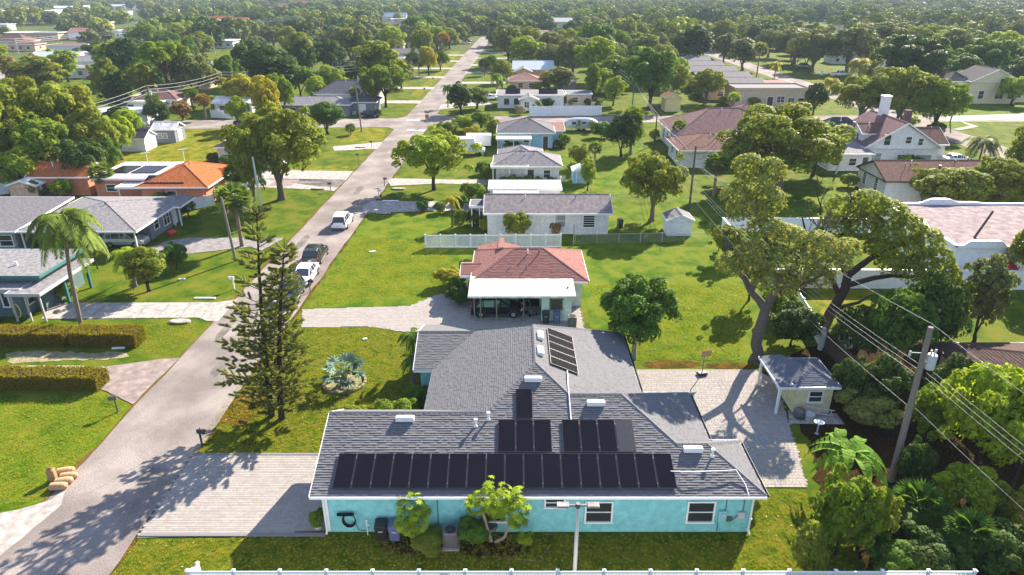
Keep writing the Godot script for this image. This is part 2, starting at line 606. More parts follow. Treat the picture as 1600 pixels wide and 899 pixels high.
# paving laid stone by stone inside an outline, the stones joined into one part of the drive
func pavers(called: String, p: Array, y: float, length: float, width: float) -> void:
	var poly := PackedVector2Array(p)
	var bed := Geo.new()
	bed.sheet(poly, y)
	var drive := struct(called, bed, M.joint)
	var g := Geo.new()
	var lo := poly[0]
	var hi := poly[0]
	for q in poly:
		lo = lo.min(q)
		hi = hi.max(q)
	var row := 0
	var z := lo.y
	while z < hi.y:
		var w: float = width * [1.0, 0.75, 1.25][row % 3]
		var x := lo.x - rng.randf() * length
		while x < hi.x:
			var l: float = length * [0.7, 1.0, 1.3][rng.randi() % 3]
			if Geometry2D.is_point_in_polygon(Vector2(x + l / 2, z + w / 2), poly):
				var tone := rng.randf_range(0.86, 1.07)
				var k := Color(tone, tone * rng.randf_range(0.95, 1.0), tone * rng.randf_range(0.90, 1.03))
				var e := 0.006
				var h := y + 0.010 + rng.randf() * 0.003
				var a := [Vector3(x + e, y, z + e), Vector3(x + l - e, y, z + e), Vector3(x + l - e, y, z + w - e), Vector3(x + e, y, z + w - e)]
				var t := []
				for q in a:
					t.append(Vector3(lerpf(q.x, x + l / 2, 0.04), h, lerpf(q.z, z + w / 2, 0.06)))
				g.quad(t[0], t[3], t[2], t[1], k)
				for i in 4:
					var j := (i + 1) % 4
					g.quad(a[j], a[i], t[i], t[j], k)
			x += l
		z += w
		row += 1
	stuff(part("paving_stones", g, M.paver, drive))

func make_ground() -> void:
	rng.seed = 11
	var g := Geo.new()
	g.sheet(PackedVector2Array(rect(-4000, -6000, 4000, 300)), -0.06)
	struct("ground", g, M.far_ground)
	patch("lawn", M.grass, 0.0, rect(-150, -330, 150, -5))
	# the street that runs away from the viewer, and the one across it
	var l := PackedVector2Array()
	var r := PackedVector2Array()
	for i in 200:
		var d := 14.0 + i * 2.05
		var w := 0.10 if d < 150 else 0.0
		l.append(Vector2(road_left(d) + rng.randf_range(-w, w), -d))
		r.append(Vector2(road_right(d) + rng.randf_range(-w, w), -d))
	r.reverse()
	l.append_array(r)
	patch("road", M.road, 0.036, l)
	patch("side_street", M.road, 0.032, [Vector2(-140, -139.5), Vector2(-26, -144.5), Vector2(-23.4, -141), Vector2(-23.4, -158.5), Vector2(-25.5, -155), Vector2(-140, -148.5)], 0.08, 1.5)
	patch("side_street", M.road, 0.032, [Vector2(-17.8, -146), Vector2(-15, -149.5), Vector2(120, -151), Vector2(120, -159), Vector2(-14, -157.5), Vector2(-17.4, -161)], 0.08, 1.5)
	patch("back_street", M.road, 0.028, [Vector2(83, -90), Vector2(90, -90), Vector2(91, -150), Vector2(92, -330), Vector2(84, -330), Vector2(84, -160)], 0.1, 2.0)
	patch("highway", M.road, 0.028, [Vector2(-166.25, -218.89), Vector2(-188.8, -277.03), Vector2(-209.69, -342.49), Vector2(-223.71, -402.19), Vector2(-233.46, -434.42), Vector2(-201.69, -349.94), Vector2(-180.74, -287.07), Vector2(-162.7, -225.25), Vector2(-146.57, -194.03)])
	patch("far_lane", M.concrete, 0.026, [Vector2(-102.62, -189.22), Vector2(-102.94, -204.39), Vector2(-110.83, -218.89), Vector2(-106.48, -218.89), Vector2(-99.28, -201.7), Vector2(-96.83, -186.89)])
	# lawns that differ in tone
	patch("lawn", M.grass_near, 0.010, [Vector2(-20.3, -10), Vector2(24, -10), Vector2(19, -31.8), Vector2(13, -31.9), Vector2(12.5, -28.4), Vector2(-9.5, -28.3), Vector2(-20.2, -27.9)], 0.05)
	patch("lawn", M.grass_near, 0.010, [Vector2(-20.22, -34.97), Vector2(-20.53, -40.15), Vector2(-20.31, -47.31), Vector2(-18.34, -52.89), Vector2(-11.22, -53.5), Vector2(-8.03, -50.54), Vector2(-6.03, -40.15), Vector2(-12.94, -40.15), Vector2(-12.08, -35.03)], 0.06)
	patch("lawn", M.grass_lush, 0.010, [Vector2(-18.65, -56.49), Vector2(-18.85, -65.23), Vector2(-18.75, -85.28), Vector2(-6.72, -86.11), Vector2(-4, -72.83), Vector2(-5.12, -62.72), Vector2(-6.78, -59.92), Vector2(-9.46, -57.04)], 0.06)
	patch("lawn", M.grass_lush, 0.010, [Vector2(6.5, -47), Vector2(19, -47), Vector2(25, -62), Vector2(24, -128), Vector2(7, -118), Vector2(7, -58)], 0.06)
	patch("lawn", M.grass_lush, 0.008, [Vector2(-37.74, -41.77), Vector2(-29.74, -42.28), Vector2(-26.77, -40.38), Vector2(-26.54, -33.61), Vector2(-26.61, -30.89), Vector2(-29.36, -29.85)], 0.06)
	patch("lawn", M.grass_dry, 0.010, [Vector2(-69.84, -109.65), Vector2(-71.44, -122.46), Vector2(-72.07, -143.73), Vector2(-54.45, -143.73), Vector2(-52.16, -127.92), Vector2(-50.78, -114.1), Vector2(-58.15, -111.39)], 0.3, 2.0)
	patch("lawn", M.grass_dry, 0.010, [Vector2(-32.77, -129.65), Vector2(-32.32, -145.16), Vector2(-25.91, -143.03), Vector2(-24.72, -130.82), Vector2(-26.49, -128.49)], 0.1, 2.0)
	patch("lawn", M.grass_dry, 0.010, [Vector2(-39.73, -103.92), Vector2(-41.69, -109.65), Vector2(-26.77, -110.51), Vector2(-26.18, -105.5)], 0.1, 2.0)
	patch("lawn", M.grass_dry, 0.010, [Vector2(-27.59, -189.22), Vector2(-25.83, -239.09), Vector2(-27.73, -328.47), Vector2(-23.35, -328.47), Vector2(-23.68, -239.09), Vector2(-24.72, -186.89)], 0.2, 2.0)
	patch("lawn", M.grass_dry, 0.010, [Vector2(28.5, -61.14), Vector2(39.46, -61.14), Vector2(32.61, -49.42), Vector2(27.39, -48.35)], 0.2)
	patch("lawn", M.grass_lush, 0.010, [Vector2(32.24, -82.09), Vector2(41.26, -98.71), Vector2(52.06, -100.51), Vector2(42.54, -80.82)], 0.2)
	patch("lawn", M.grass_lush, 0.010, [Vector2(88.75, -140.29), Vector2(111.83, -151.11), Vector2(136.87, -178.11), Vector2(144.87, -189.22), Vector2(107.98, -176.04)], 0.2)
	# bare and shaded earth
	patch("earth", M.brown, 0.016, blot(-18.6, -40.5, 1.6, 2.6))
	patch("earth", M.brown, 0.016, blot(12.5, -46.3, 2.4, 0.7))
	patch("earth", M.brown, 0.014, blot(17.0, -46.1, 2.2, 0.6))
	patch("earth", M.mulch, 0.016, blot(-5.2, -27.5, 1.9, 0.7))
	patch("earth", M.mulch, 0.016, blot(-1.0, -27.2, 1.9, 0.6))
	patch("earth", M.mulch, 0.018, [Vector2(-11.4, -36.3), Vector2(-5.6, -36.2), Vector2(-5.6, -41), Vector2(-7.2, -41), Vector2(-7.8, -39.6), Vector2(-11.2, -38.8)], 0.15, 0.5)
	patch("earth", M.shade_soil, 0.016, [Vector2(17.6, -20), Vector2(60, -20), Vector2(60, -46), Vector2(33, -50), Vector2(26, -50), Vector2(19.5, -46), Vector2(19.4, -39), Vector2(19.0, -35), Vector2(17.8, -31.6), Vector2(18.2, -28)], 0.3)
	patch("earth", M.mulch, 0.020, blot(24.4, -34.6, 1.7, 2.2))
	patch("sand_patch", M.sand, 0.020, [Vector2(-40.71, -48.03), Vector2(-39.86, -48.45), Vector2(-31.1, -48.14), Vector2(-30.47, -47.52), Vector2(-32.84, -47.01), Vector2(-39.01, -46.41)], 0.25, 0.5)
	# drives and paths
	patch("driveway", M.concrete, 0.040, [Vector2(-29.26, -29.7), Vector2(-27.77, -30.16), Vector2(-26.46, -30.94), Vector2(-26.29, -32.26), Vector2(-25.61, -30.52), Vector2(-26.49, -26.71), Vector2(-27.18, -26.28)], 0.04)
	patch("driveway", M.pink_drive, 0.041, [Vector2(-26.36, -47.31), Vector2(-27.73, -47.11), Vector2(-31.54, -45.92), Vector2(-31.57, -45.34), Vector2(-30.26, -42.79), Vector2(-29.41, -42.36), Vector2(-26.71, -40.7), Vector2(-26.73, -42.02)], 0.03)
	patch("path", M.concrete, 0.040, [Vector2(-41.79, -46.11), Vector2(-33.83, -46.11), Vector2(-31.54, -45.92), Vector2(-31.56, -45.25), Vector2(-33.38, -45.34), Vector2(-41.24, -45.34)], 0.03)
	var d := Geo.new()
	d.sheet(ragged(PackedVector2Array([Vector2(-41.76, -54.26), Vector2(-42.91, -57.6), Vector2(-27.47, -57.74), Vector2(-25.82, -58.45), Vector2(-25.9, -53.75), Vector2(-26.97, -53.88), Vector2(-27.91, -54.51)]), 0.03), 0.040)
	var dd := struct("driveway", d, M.concrete)
	for i in 7:
		var j := Geo.new()
		var x := -39.5 + i * 1.95
		j.box(Vector3(x, 0.042, -55.9), Vector3(0.05, 0.006, 3.7), Basis(Vector3.UP, 0.12))
		part("joint", j, M.joint, dd)
	patch("driveway", M.concrete_dark, 0.040, [Vector2(-41.29, -71.4), Vector2(-39.88, -74.53), Vector2(-38.28, -75.63), Vector2(-26.57, -75.63), Vector2(-28, -71.4), Vector2(-29.57, -72.62), Vector2(-38.36, -69.43)], 0.04)
	patch("driveway", M.concrete, 0.040, [Vector2(-40.98, -103.53), Vector2(-41.11, -107.95), Vector2(-25.31, -107.13), Vector2(-25.27, -102.76), Vector2(-25.55, -97.65), Vector2(-28.27, -98)], 0.05, 1.0)
	patch("driveway", M.concrete, 0.040, [Vector2(-39.58, -98), Vector2(-40.32, -102.76), Vector2(-25.4, -102), Vector2(-25.63, -95.6), Vector2(-27.83, -96.27)], 0.05, 1.0)
	patch("driveway", M.pink_drive, 0.042, [Vector2(-36.14, -102), Vector2(-32.43, -102), Vector2(-32.62, -98.35), Vector2(-35.93, -98.35)], 0.05, 1.0)
	patch("driveway", M.concrete, 0.040, [Vector2(-33.04, -125.69), Vector2(-24.52, -129.65), Vector2(-24.39, -123.52), Vector2(-31.91, -121.94)], 0.05, 1.0)
	patch("driveway", M.concrete, 0.040, [Vector2(-20.01, -87.81), Vector2(-19.37, -90.79), Vector2(-7, -90.18), Vector2(-4.18, -89.57), Vector2(-3.51, -85.55), Vector2(-8.4, -86.11), Vector2(-19.33, -85.28)], 0.05, 1.0)
	patch("driveway", M.concrete, 0.040, [Vector2(-18.83, -101.25), Vector2(-18.49, -102.76), Vector2(-9.77, -102), Vector2(-3.42, -102), Vector2(-3.32, -98.71), Vector2(-10.54, -99.79), Vector2(-17.96, -98.35)], 0.05, 1.0)
	patch("driveway", M.concrete, 0.040, [Vector2(-17.73, -166.3), Vector2(-17.63, -175.01), Vector2(-6.59, -180.23), Vector2(-4.78, -174), Vector2(-10.25, -172.02), Vector2(-15.44, -168.17)], 0.05, 1.0)
	for y in [0, 1, 2, 3, 4, 5]:
		var z: float = -176.0 - y * 26.0
		patch("driveway", M.concrete, 0.040, [Vector2(road_left(-z) + 0.5, z), Vector2(road_left(-z) - 16, z - 1), Vector2(road_left(-z) - 16, z - 5), Vector2(road_left(-z) + 0.5, z - 5)], 0.1, 2.0)
		z -= 12.0
		patch("driveway", M.concrete, 0.040, [Vector2(road_right(-z) - 0.5, z), Vector2(road_right(-z) + 14, z - 1), Vector2(road_right(-z) + 14, z - 5), Vector2(road_right(-z) - 0.5, z - 5)], 0.1, 2.0)
	patch("driveway", M.concrete, 0.040, [Vector2(94.78, -151.11), Vector2(113.99, -154.26), Vector2(117.42, -151.11), Vector2(125.76, -162.69), Vector2(98.8, -157.53)], 0.05, 1.5)
	patch("path", M.concrete, 0.044, [Vector2(98.6, -154.26), Vector2(98.32, -145.16), Vector2(91.77, -140.97), Vector2(91, -142.34), Vector2(96.88, -145.88)], 0.03)
	# stone paving round the turquoise house
	pavers("paved_driveway", [Vector2(-20.17, -35.03), Vector2(-11.71, -35.03), Vector2(-9.9, -34.9), Vector2(-9.9, -28.5), Vector2(-20.04, -27.96)], 0.036, 0.30, 0.16)
	pavers("paved_driveway", [Vector2(-19.16, -56.22), Vector2(-9.44, -56.9), Vector2(-7.33, -59.33), Vector2(-6.56, -59.62), Vector2(-3.4, -57.6), Vector2(6.2, -57.6), Vector2(6.2, -51.2), Vector2(-7.5, -51.0), Vector2(-8.26, -51.46), Vector2(-12.48, -52.77), Vector2(-18.16, -52.64)], 0.034, 0.32, 0.18)
	pavers("patio", [Vector2(8.1, -45.5), Vector2(18.6, -45.5), Vector2(19.9, -44.0), Vector2(18.9, -39.6), Vector2(17.4, -32.0), Vector2(13.0, -32.0), Vector2(11.2, -33.5), Vector2(8.1, -37)], 0.034, 0.32, 0.18)
	var kerb := Geo.new()
	kerb.box(Vector3(-15.0, 0.05, -28.2), Vector3(10.0, 0.06, 0.28), Basis(), Color.WHITE, 0.02)
	kerb.box(Vector3(-15.6, 0.05, -35.1), Vector3(9.0, 0.06, 0.22), Basis(), Color.WHITE, 0.02)
	struct("driveway_edging", kerb, M.paver_edge)
	for s in [-1, 1]:
		var v := PackedVector2Array()
		var w := PackedVector2Array()
		for i in 160:
			var q := 20.0 + i * 0.9
			var x := road_left(q) if s < 0 else road_right(q)
			v.append(Vector2(x + s * rng.randf_range(0.05, 0.4), -q))
			w.append(Vector2(x - s * rng.randf_range(0.02, 0.14), -q))
		w.reverse()
		v.append_array(w)
		patch("verge", M.brown if s > 0 else M.sand_edge, 0.031, v)
	for q in [[-22.6, -46, 0.5, 1.6], [-24.6, -52, 0.4, 2.4], [-21.8, -33, 0.6, 0.9], [-24.2, -74, 0.5, 3.0], [-22.2, -96, 0.6, 2.5]]:
		patch("road_stain", M.road_dark, 0.039, blot(q[0], q[1], q[2], q[3]))
	for q in [[-25.6, -30, -22.0, -35.5], [-21.5, -36, -24.6, -47], [-25.9, -58, -21.5, -62], [-24.8, -68, -22.4, -79]]:
		var a := Vector2(q[0], q[1])
		var b := Vector2(q[2], q[3])
		var e := PackedVector2Array()
		var f := PackedVector2Array()
		for i in 24:
			var p := a.lerp(b, i / 23.0) + (b - a).orthogonal().normalized() * rng.randf_range(-0.12, 0.12)
			e.append(p)
			f.append(p + Vector2(0.04, 0.015))
		f.reverse()
		e.append_array(f)
		patch("road_crack", M.joint, 0.0395, e)
	# painted stop bars at the crossing
	patch("road_marking", M.trim, 0.042, [Vector2(-23.2, -153.06), Vector2(-20.37, -153.06), Vector2(-20.37, -151.88), Vector2(-23.17, -151.88)])
	patch("road_marking", M.trim, 0.042, [Vector2(-21.46, -141.65), Vector2(-17.87, -141.31), Vector2(-17.88, -140.29), Vector2(-21.45, -140.63)])
	patch("floor_slab", M.concrete, 0.044, [Vector2(19.2, -40.0), Vector2(22.4, -39.6), Vector2(22.4, -38.3), Vector2(18.7, -38.4)])


# ---------------------------------------------------------------- building parts
var win_cache := {}
# a window: frame with its bars and, inside it, the pane
func window_at(parent: Node, at: Vector3, turn: float, w: float, h: float, m: Material, kind := "sash", pane_m: Material = null) -> void:
	var key := "%.2f %.2f %s" % [w, h, kind]
	if not win_cache.has(key):
		var f := Geo.new()
		var t := 0.09
		f.box(Vector3(0, h / 2 + t / 2, 0.03), Vector3(w + 2 * t, t, 0.10), Basis(), Color.WHITE, 0.008)
		f.box(Vector3(0, -h / 2 - t / 2, 0.045), Vector3(w + 2 * t + 0.06, t, 0.14), Basis(), Color.WHITE, 0.008)
		for s in [-1, 1]:
			f.box(Vector3(s * (w / 2 + t / 2), 0, 0.03), Vector3(t, h, 0.096), Basis(), Color.WHITE, 0.008)
		if kind == "sash":
			f.box(Vector3(0, 0, 0.025), Vector3(w, 0.05, 0.06))
		elif kind == "pair":
			f.box(Vector3(0, 0, 0.025), Vector3(0.07, h, 0.06))
			for s in [-1, 1]:
				f.box(Vector3(s * (w / 4 + 0.017), 0, 0.02), Vector3(w / 2 - 0.036, 0.045, 0.05))
		elif kind == "jalousie":
			for i in 4:
				f.box(Vector3(0, -h / 2 + h * (i + 1) / 5.0, 0.025), Vector3(w, 0.04, 0.06))
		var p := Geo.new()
		p.box(Vector3(0, h / 4, 0.0), Vector3(w, h / 2, 0.03), Basis(), Color(3.2, 3.4, 3.2))  # upper half paler: reflection put into its colour, lower half as behind a screen
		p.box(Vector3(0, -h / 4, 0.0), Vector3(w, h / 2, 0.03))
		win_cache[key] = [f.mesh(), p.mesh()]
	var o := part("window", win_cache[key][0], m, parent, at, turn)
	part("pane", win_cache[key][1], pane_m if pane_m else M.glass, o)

func door_at(parent: Node, at: Vector3, turn: float, w: float, h: float, m: Material, frame: Material) -> void:
	var g := Geo.new()
	g.box(Vector3(0, h / 2, 0.02), Vector3(w, h, 0.05), Basis(), Color.WHITE, 0.01)
	for y in [0.28, 0.72]:
		g.box(Vector3(0, h * y, 0.05), Vector3(w * 0.7, h * 0.34, 0.012), Basis(), Color.WHITE, 0.005)
	var d := part("door", g, m, parent, at, turn)
	var f := Geo.new()
	f.box(Vector3(0, h + 0.05, 0.02), Vector3(w + 0.2, 0.1, 0.08))
	for s in [-1, 1]:
		f.box(Vector3(s * (w / 2 + 0.05), h / 2, 0.02), Vector3(0.1, h, 0.08))
	part("door_frame", f, frame, d)

# courses of shingles over a plane outline, each tab with its own thickness and tone
func shingles(g: Geo, p: Array, course: float, tab: float, thick: float, spread := 0.22) -> void:
	var m := Vector3.ZERO
	for i in p.size():
		m += (p[i] - p[0]).cross(p[(i + 1) % p.size()] - p[0])
	m = m.normalized()
	if m.y < 0:
		m = -m
	var x := Vector3.UP.cross(m).normalized()     # along the eave
	var y := m.cross(x)                            # up the slope
	var o: Vector3 = p[0]
	var flat := []
	var lo := 1e9
	var hi := -1e9
	for q in p:
		var f := Vector2((q - o).dot(x), (q - o).dot(y))
		flat.append(f)
		lo = minf(lo, f.y)
		hi = maxf(hi, f.y)
	var row := 0
	var b := lo
	while b < hi:
		var mid := b + course * 0.5
		var cuts := []
		for i in flat.size():
			var a: Vector2 = flat[i]
			var e: Vector2 = flat[(i + 1) % flat.size()]
			if (a.y <= mid) != (e.y <= mid):
				cuts.append(a.x + (e.x - a.x) * (mid - a.y) / (e.y - a.y))
		cuts.sort()
		for c in range(0, cuts.size() - 1, 2):
			var s: float = cuts[c]
			var first := true
			while s < cuts[c + 1] - 0.005:
				var w := tab * rng.randf_range(0.55, 1.5)
				if first:
					w *= rng.randf_range(0.3, 1.0)
					first = false
				var t := minf(s + w, cuts[c + 1])
				var up := minf(b + course * 1.15, hi)
				var h := thick * (rng.randf_range(0.85, 1.0) if rng.randf() < 0.6 else 0.6)
				var v := rng.randf_range(1.0 - spread, 1.0 + spread)
				var k := Color(v, v * rng.randf_range(0.98, 1.02), v * rng.randf_range(0.97, 1.03))
				var q0 := o + x * s + y * b
				var q1 := o + x * t + y * b
				var q2 := o + x * t + y * up
				var q3 := o + x * s + y * up
				var r := m * h
				g.quad(q0 + r, q1 + r, q2 + m * 0.004, q3 + m * 0.004, k)
				g.quad(q0, q1, q1 + r, q0 + r, k)
				g.tri(q1, q2, q1 + r, k)
				g.tri(q3, q0, q0 + r, k)
				s = t
		b += course
		row += 1

func ridge_cap(g: Geo, a: Vector3, b: Vector3, w := 0.16, k := Color.WHITE) -> void:
	var d := (b - a).normalized()
	var s := d.cross(Vector3.UP).normalized() * w
	var up := Vector3(0, 0.05, 0)
	var n := maxi(1, int(a.distance_to(b) / 0.3))
	for i in n:
		var v := rng.randf_range(0.85, 1.12)
		var p := a.lerp(b, float(i) / n)
		var q := a.lerp(b, (i + 1.0) / n)
		var kk := Color(v, v, v) * k
		g.quad(p - s - up * 0.6, q - s - up, q + up * 0.7, p + up, kk)
		g.quad(q + s - up, p + s - up * 0.6, p + up, q + up * 0.7, kk)
		g.tri(p - s - up * 0.6, p + up, p + s - up * 0.6, kk)

# ---------------------------------------------------------------- the turquoise house
func hp(x: float, d: float, h: float) -> Vector3:
	return Vector3(x, h, -d)
func south(x: float, d: float) -> Vector3:
	return hp(x, d, 2.8 + 0.35 * (d - 28.07))

# one solar panel lying on a plane: o its lower left corner, x and y its edges
func solar_panel(o: Vector3, x: Vector3, y: Vector3, label: String, group: String, kind := 0) -> void:
	var m := x.cross(y).normalized()
	var c := o + x / 2 + y / 2 + m * 0.12
	var b := Basis(x.normalized(), m, -y.normalized())
	var t := thing("solar_panel", label, "solar panel", c, 0.0, group)
	t.basis = b
	var w := x.length() - 0.03
	var l := y.length() - 0.03
	var f := Geo.new()
	for s in [-1, 1]:
		f.box(Vector3(s * (w / 2 - 0.012), 0, 0), Vector3(0.024, 0.045, l), Basis(), Color.WHITE, 0.004)
		f.box(Vector3(0, 0, s * (l / 2 - 0.012)), Vector3(w - 0.05, 0.045, 0.024), Basis(), Color.WHITE, 0.004)
	part("frame", f, M.solar_frame, t)
	for s in [-1, 1]:
		f = Geo.new()
		f.box(Vector3(s * w * 0.32, -0.06, 0), Vector3(0.05, 0.07, l * 0.9))
		part("rail", f, M.solar_frame, t)
	var g := Geo.new()
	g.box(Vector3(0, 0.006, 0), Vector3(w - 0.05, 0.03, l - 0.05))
	part("cells", g, [M.solar, M.solar, M.solar_painted_glare, M.solar_matt][kind], t)
	if kind == 0:
		for s in [-0.36, 0.36]:
			var k := Geo.new()
			k.box(Vector3(w / 2 + 0.012, 0.028, s * l), Vector3(0.05, 0.02, 0.06))
			part("clamp", k, M.solar_rail, t)

func make_turquoise_house() -> void:
	rng.seed = 21
	landmarks.append(["the turquoise house with solar panels", Vector3(1, 0, -36), 8.0])
	var t := thing("turquoise_house", "turquoise single-storey house with dark grey shingle roof carrying black solar panels", "house")
	var e := 2.8
	# walls
	var w := Geo.new()
	var outline := PackedVector2Array([Vector2(-10, -28.45), Vector2(12.75, -28.45), Vector2(12.75, -32.2), Vector2(11.05, -32.2), Vector2(11.05, -37.3), Vector2(7.95, -37.3), Vector2(7.95, -45.8), Vector2(-5.0, -45.8), Vector2(-5.0, -47.1), Vector2(-6.4, -47.1), Vector2(-6.4, -41.25), Vector2(-5.0, -41.25), Vector2(-5.0, -35.4), Vector2(-10, -35.4)])
	w.prism(outline, 0.0, 2.78)
	w.tri(hp(-10, 35.4, 2.78), hp(-10, 28.45, 2.78), hp(-10, 33.0, 4.42))
	w.tri(hp(-6.4, 47.1, 2.78), hp(-6.4, 41.25, 2.78), hp(-6.4, 44.2, 3.85))
	part("wall", w, M.turquoise, t)
	# roof planes: outline corners counter-clockwise from outside
	var faces := [
		[south(-10.5, 28.07), south(13.2, 28.07), south(10.78, 31.03), south(9.08, 31.03), south(6.43, 34.29), south(3.33, 34.29), south(1.45, 36.58), south(-1.43, 33.07), south(-10.5, 33.07)],
		[hp(-10.5, 33.07, 4.55), hp(-1.43, 33.07, 4.55), hp(-5.5, 35.9, e), hp(-10.5, 35.9, e)],
		[hp(-5.5, 35.9, e), hp(-1.43, 33.07, 4.55), hp(1.45, 36.58, 5.78), hp(1.45, 41.75, 5.78), hp(-2.73, 44.47, 3.99), hp(-2.73, 44.2, 3.99), hp(-5.5, 40.8, e)],
		[hp(-6.8, 40.8, e), hp(-5.5, 40.8, e), hp(-2.73, 44.2, 3.99), hp(-6.8, 44.2, 3.99)],
		[hp(-6.8, 44.2, 3.99), hp(-2.73, 44.2, 3.99), hp(-5.5, 47.6, e), hp(-6.8, 47.6, e)],
		[hp(1.45, 36.58, 5.78), hp(3.33, 34.29, 4.98), hp(8.4, 37.8, e), hp(8.4, 46.3, e), hp(1.45, 41.75, 5.78)],
		[hp(1.45, 41.75, 5.78), hp(8.4, 46.3, e), hp(-5.5, 46.3, e)],
		[hp(3.33, 34.29, 4.98), hp(6.43, 34.29, 4.98), hp(11.5, 37.8, e), hp(8.4, 37.8, e)],
		[hp(6.43, 34.29, 4.98), hp(9.08, 31.03, 3.84), hp(11.5, 32.7, e), hp(11.5, 37.8, e)],
		[hp(9.08, 31.03, 3.84), hp(10.78, 31.03, 3.84), hp(13.2, 32.7, e), hp(11.5, 32.7, e)],
		[hp(10.78, 31.03, 3.84), hp(13.2, 28.07, e), hp(13.2, 32.7, e)],
	]
	var deck := Geo.new()
	var tabs := Geo.new()
	for f in faces:
		deck.face(f)
		var low := []
		for q in f:
			low.append(q + Vector3(0, -0.14, 0))
		low.reverse()
		deck.face(low)
		shingles(tabs, f, 0.155, 0.24, 0.05 if f[0].z > -30 or f[0].z == -40.8 else 0.034, 0.13)
	var roof := part("roof", deck, M.shingle_grey, t)
	stuff(part("shingles", tabs, M.shingle_grey, roof))
	var caps := Geo.new()
	var light := Color(1.5, 1.5, 1.5)
	for s in [[-10.5, 33.07, 4.55, -1.43, 33.07, 4.55], [-1.43, 33.07, 4.55, 1.45, 36.58, 5.78], [1.45, 36.58, 5.78, 1.45, 41.75, 5.78], [1.45, 36.58, 5.78, 3.33, 34.29, 4.98], [3.33, 34.29, 4.98, 6.43, 34.29, 4.98], [6.43, 34.29, 4.98, 9.08, 31.03, 3.84], [9.08, 31.03, 3.84, 10.78, 31.03, 3.84], [10.78, 31.03, 3.84, 13.2, 28.07, 2.8], [6.43, 34.29, 4.98, 11.5, 37.8, 2.8], [10.78, 31.03, 3.84, 13.2, 32.7, 2.8], [1.45, 41.75, 5.78, 8.4, 46.3, 2.8], [1.45, 41.75, 5.78, -2.73, 44.47, 3.99], [-6.8, 44.2, 3.99, -2.73, 44.2, 3.99]]:
		ridge_cap(caps, hp(s[0], s[1], s[2] + 0.03), hp(s[3], s[4], s[5] + 0.03), 0.14, light)
	part("ridge_cap", caps, M.shingle_grey, roof)
	# fascia and gutters along the eaves, rakes at the gables
	for s in [[-10.5, 28.07, 13.2, 28.07], [13.2, 28.07, 13.2, 32.7], [13.2, 32.7, 11.5, 32.7], [11.5, 32.7, 11.5, 37.8], [11.5, 37.8, 8.4, 37.8], [8.4, 37.8, 8.4, 46.3], [-5.5, 35.9, -5.5, 40.8], [-5.5, 40.8, -6.8, 40.8]]:
		var a := hp(s[0], s[1], 2.70)
		var b := hp(s[2], s[3], 2.70)
		var dir := (b - a).normalized()
		var out := dir.cross(Vector3.UP)
		var f := Geo.new()
		f.box((a + b) / 2 + out * 0.02 + Vector3(0, -0.03, 0), Vector3(a.distance_to(b), 0.20, 0.04), Basis(dir, Vector3.UP, out))
		part("fascia", f, M.trim, t)
		var gu := Geo.new()
		var bb := Basis(dir, Vector3.UP, out)
		var c := (a + b) / 2 + out * 0.11
		gu.box(c + Vector3(0, 0.0, 0), Vector3(a.distance_to(b), 0.02, 0.12), bb)
		gu.box(c + out * 0.06 + Vector3(0, 0.05, 0), Vector3(a.distance_to(b), 0.12, 0.015), bb)
		part("gutter", gu, M.black_trim if s[0] > 5 and s[3] > s[1] else M.trim, t)
	for s in [[-10.53, 28.02, 2.74, 33.07, 4.50], [-10.53, 35.95, 2.74, 33.07, 4.50], [-6.83, 40.75, 2.74, 44.2, 3.94], [-6.83, 47.6, 2.74, 44.2, 3.94]]:
		var a := hp(s[0], s[1], s[2])
		var b := hp(s[0], s[3], s[4])
		var dir := (b - a).normalized()
		var f := Geo.new()
		f.box((a + b) / 2, Vector3(0.04, 0.2, a.distance_to(b)), Basis(Vector3.RIGHT, dir.cross(Vector3.RIGHT), dir))
		part("rake_board", f, M.trim, t)
	# soffit
	var so := Geo.new()
	so.prism(PackedVector2Array([Vector2(-10.45, -28.1), Vector2(13.15, -28.1), Vector2(13.15, -32.65), Vector2(11.45, -32.65), Vector2(11.45, -37.75), Vector2(8.35, -37.75), Vector2(8.35, -46.2), Vector2(-5.45, -46.2), Vector2(-5.45, -47.5), Vector2(-6.75, -47.5), Vector2(-6.75, -40.85), Vector2(-5.45, -40.85), Vector2(-5.45, -35.85), Vector2(-10.45, -35.85)]), 2.60, 2.64)
	part("soffit", so, M.trim, t)
	# windows in the near wall
	for q in [[-0.95, 1.42, 1.15, 1.25], [2.27, 2.05, 0.95, 0.55], [4.62, 1.40, 1.32, 1.28], [10.05, 1.40, 1.32, 1.28]]:
		window_at(t, Vector3(q[0], q[1], -28.44), 0.0, q[2], q[3], M.trim)
	for q in [[-33.8, 0.9], [-30.5, 0.9]]:
		window_at(t, Vector3(12.76, 1.5, q[0] + 1.5), PI / 2, q[1], 1.2, M.trim)
	window_at(t, Vector3(-5.01, 1.5, -38.5), -PI / 2, 1.4, 1.2, M.trim)
	var gd := Geo.new()
	for i in 4:
		gd.box(Vector3(0, 0.30 + i * 0.54, 0), Vector3(4.8, 0.52, 0.05), Basis(), Color.WHITE, 0.01)
	part("garage_door", gd, M.trim, t, Vector3(-10.03, 0, -31.6), -PI / 2)
	for q in [[-9.95, 0.16], [12.72, -0.1]]:
		var ds := Geo.new()
		ds.tube([Vector3(q[0] * 0.995, 2.6, -28.12), Vector3(q[0], 2.3, -28.36), Vector3(q[0], 0.25, -28.36), Vector3(q[0], 0.1, -28.15)], [0.06, 0.06, 0.06, 0.06], 6)
		part("downspout", ds, M.trim, t)
	var cb := Geo.new()
	cb.box(Vector3(-9.9, 1.35, -28.41), Vector3(0.28, 2.5, 0.06), Basis(), Color.WHITE, 0.01)
	part("corner_board", cb, M.trim, t)
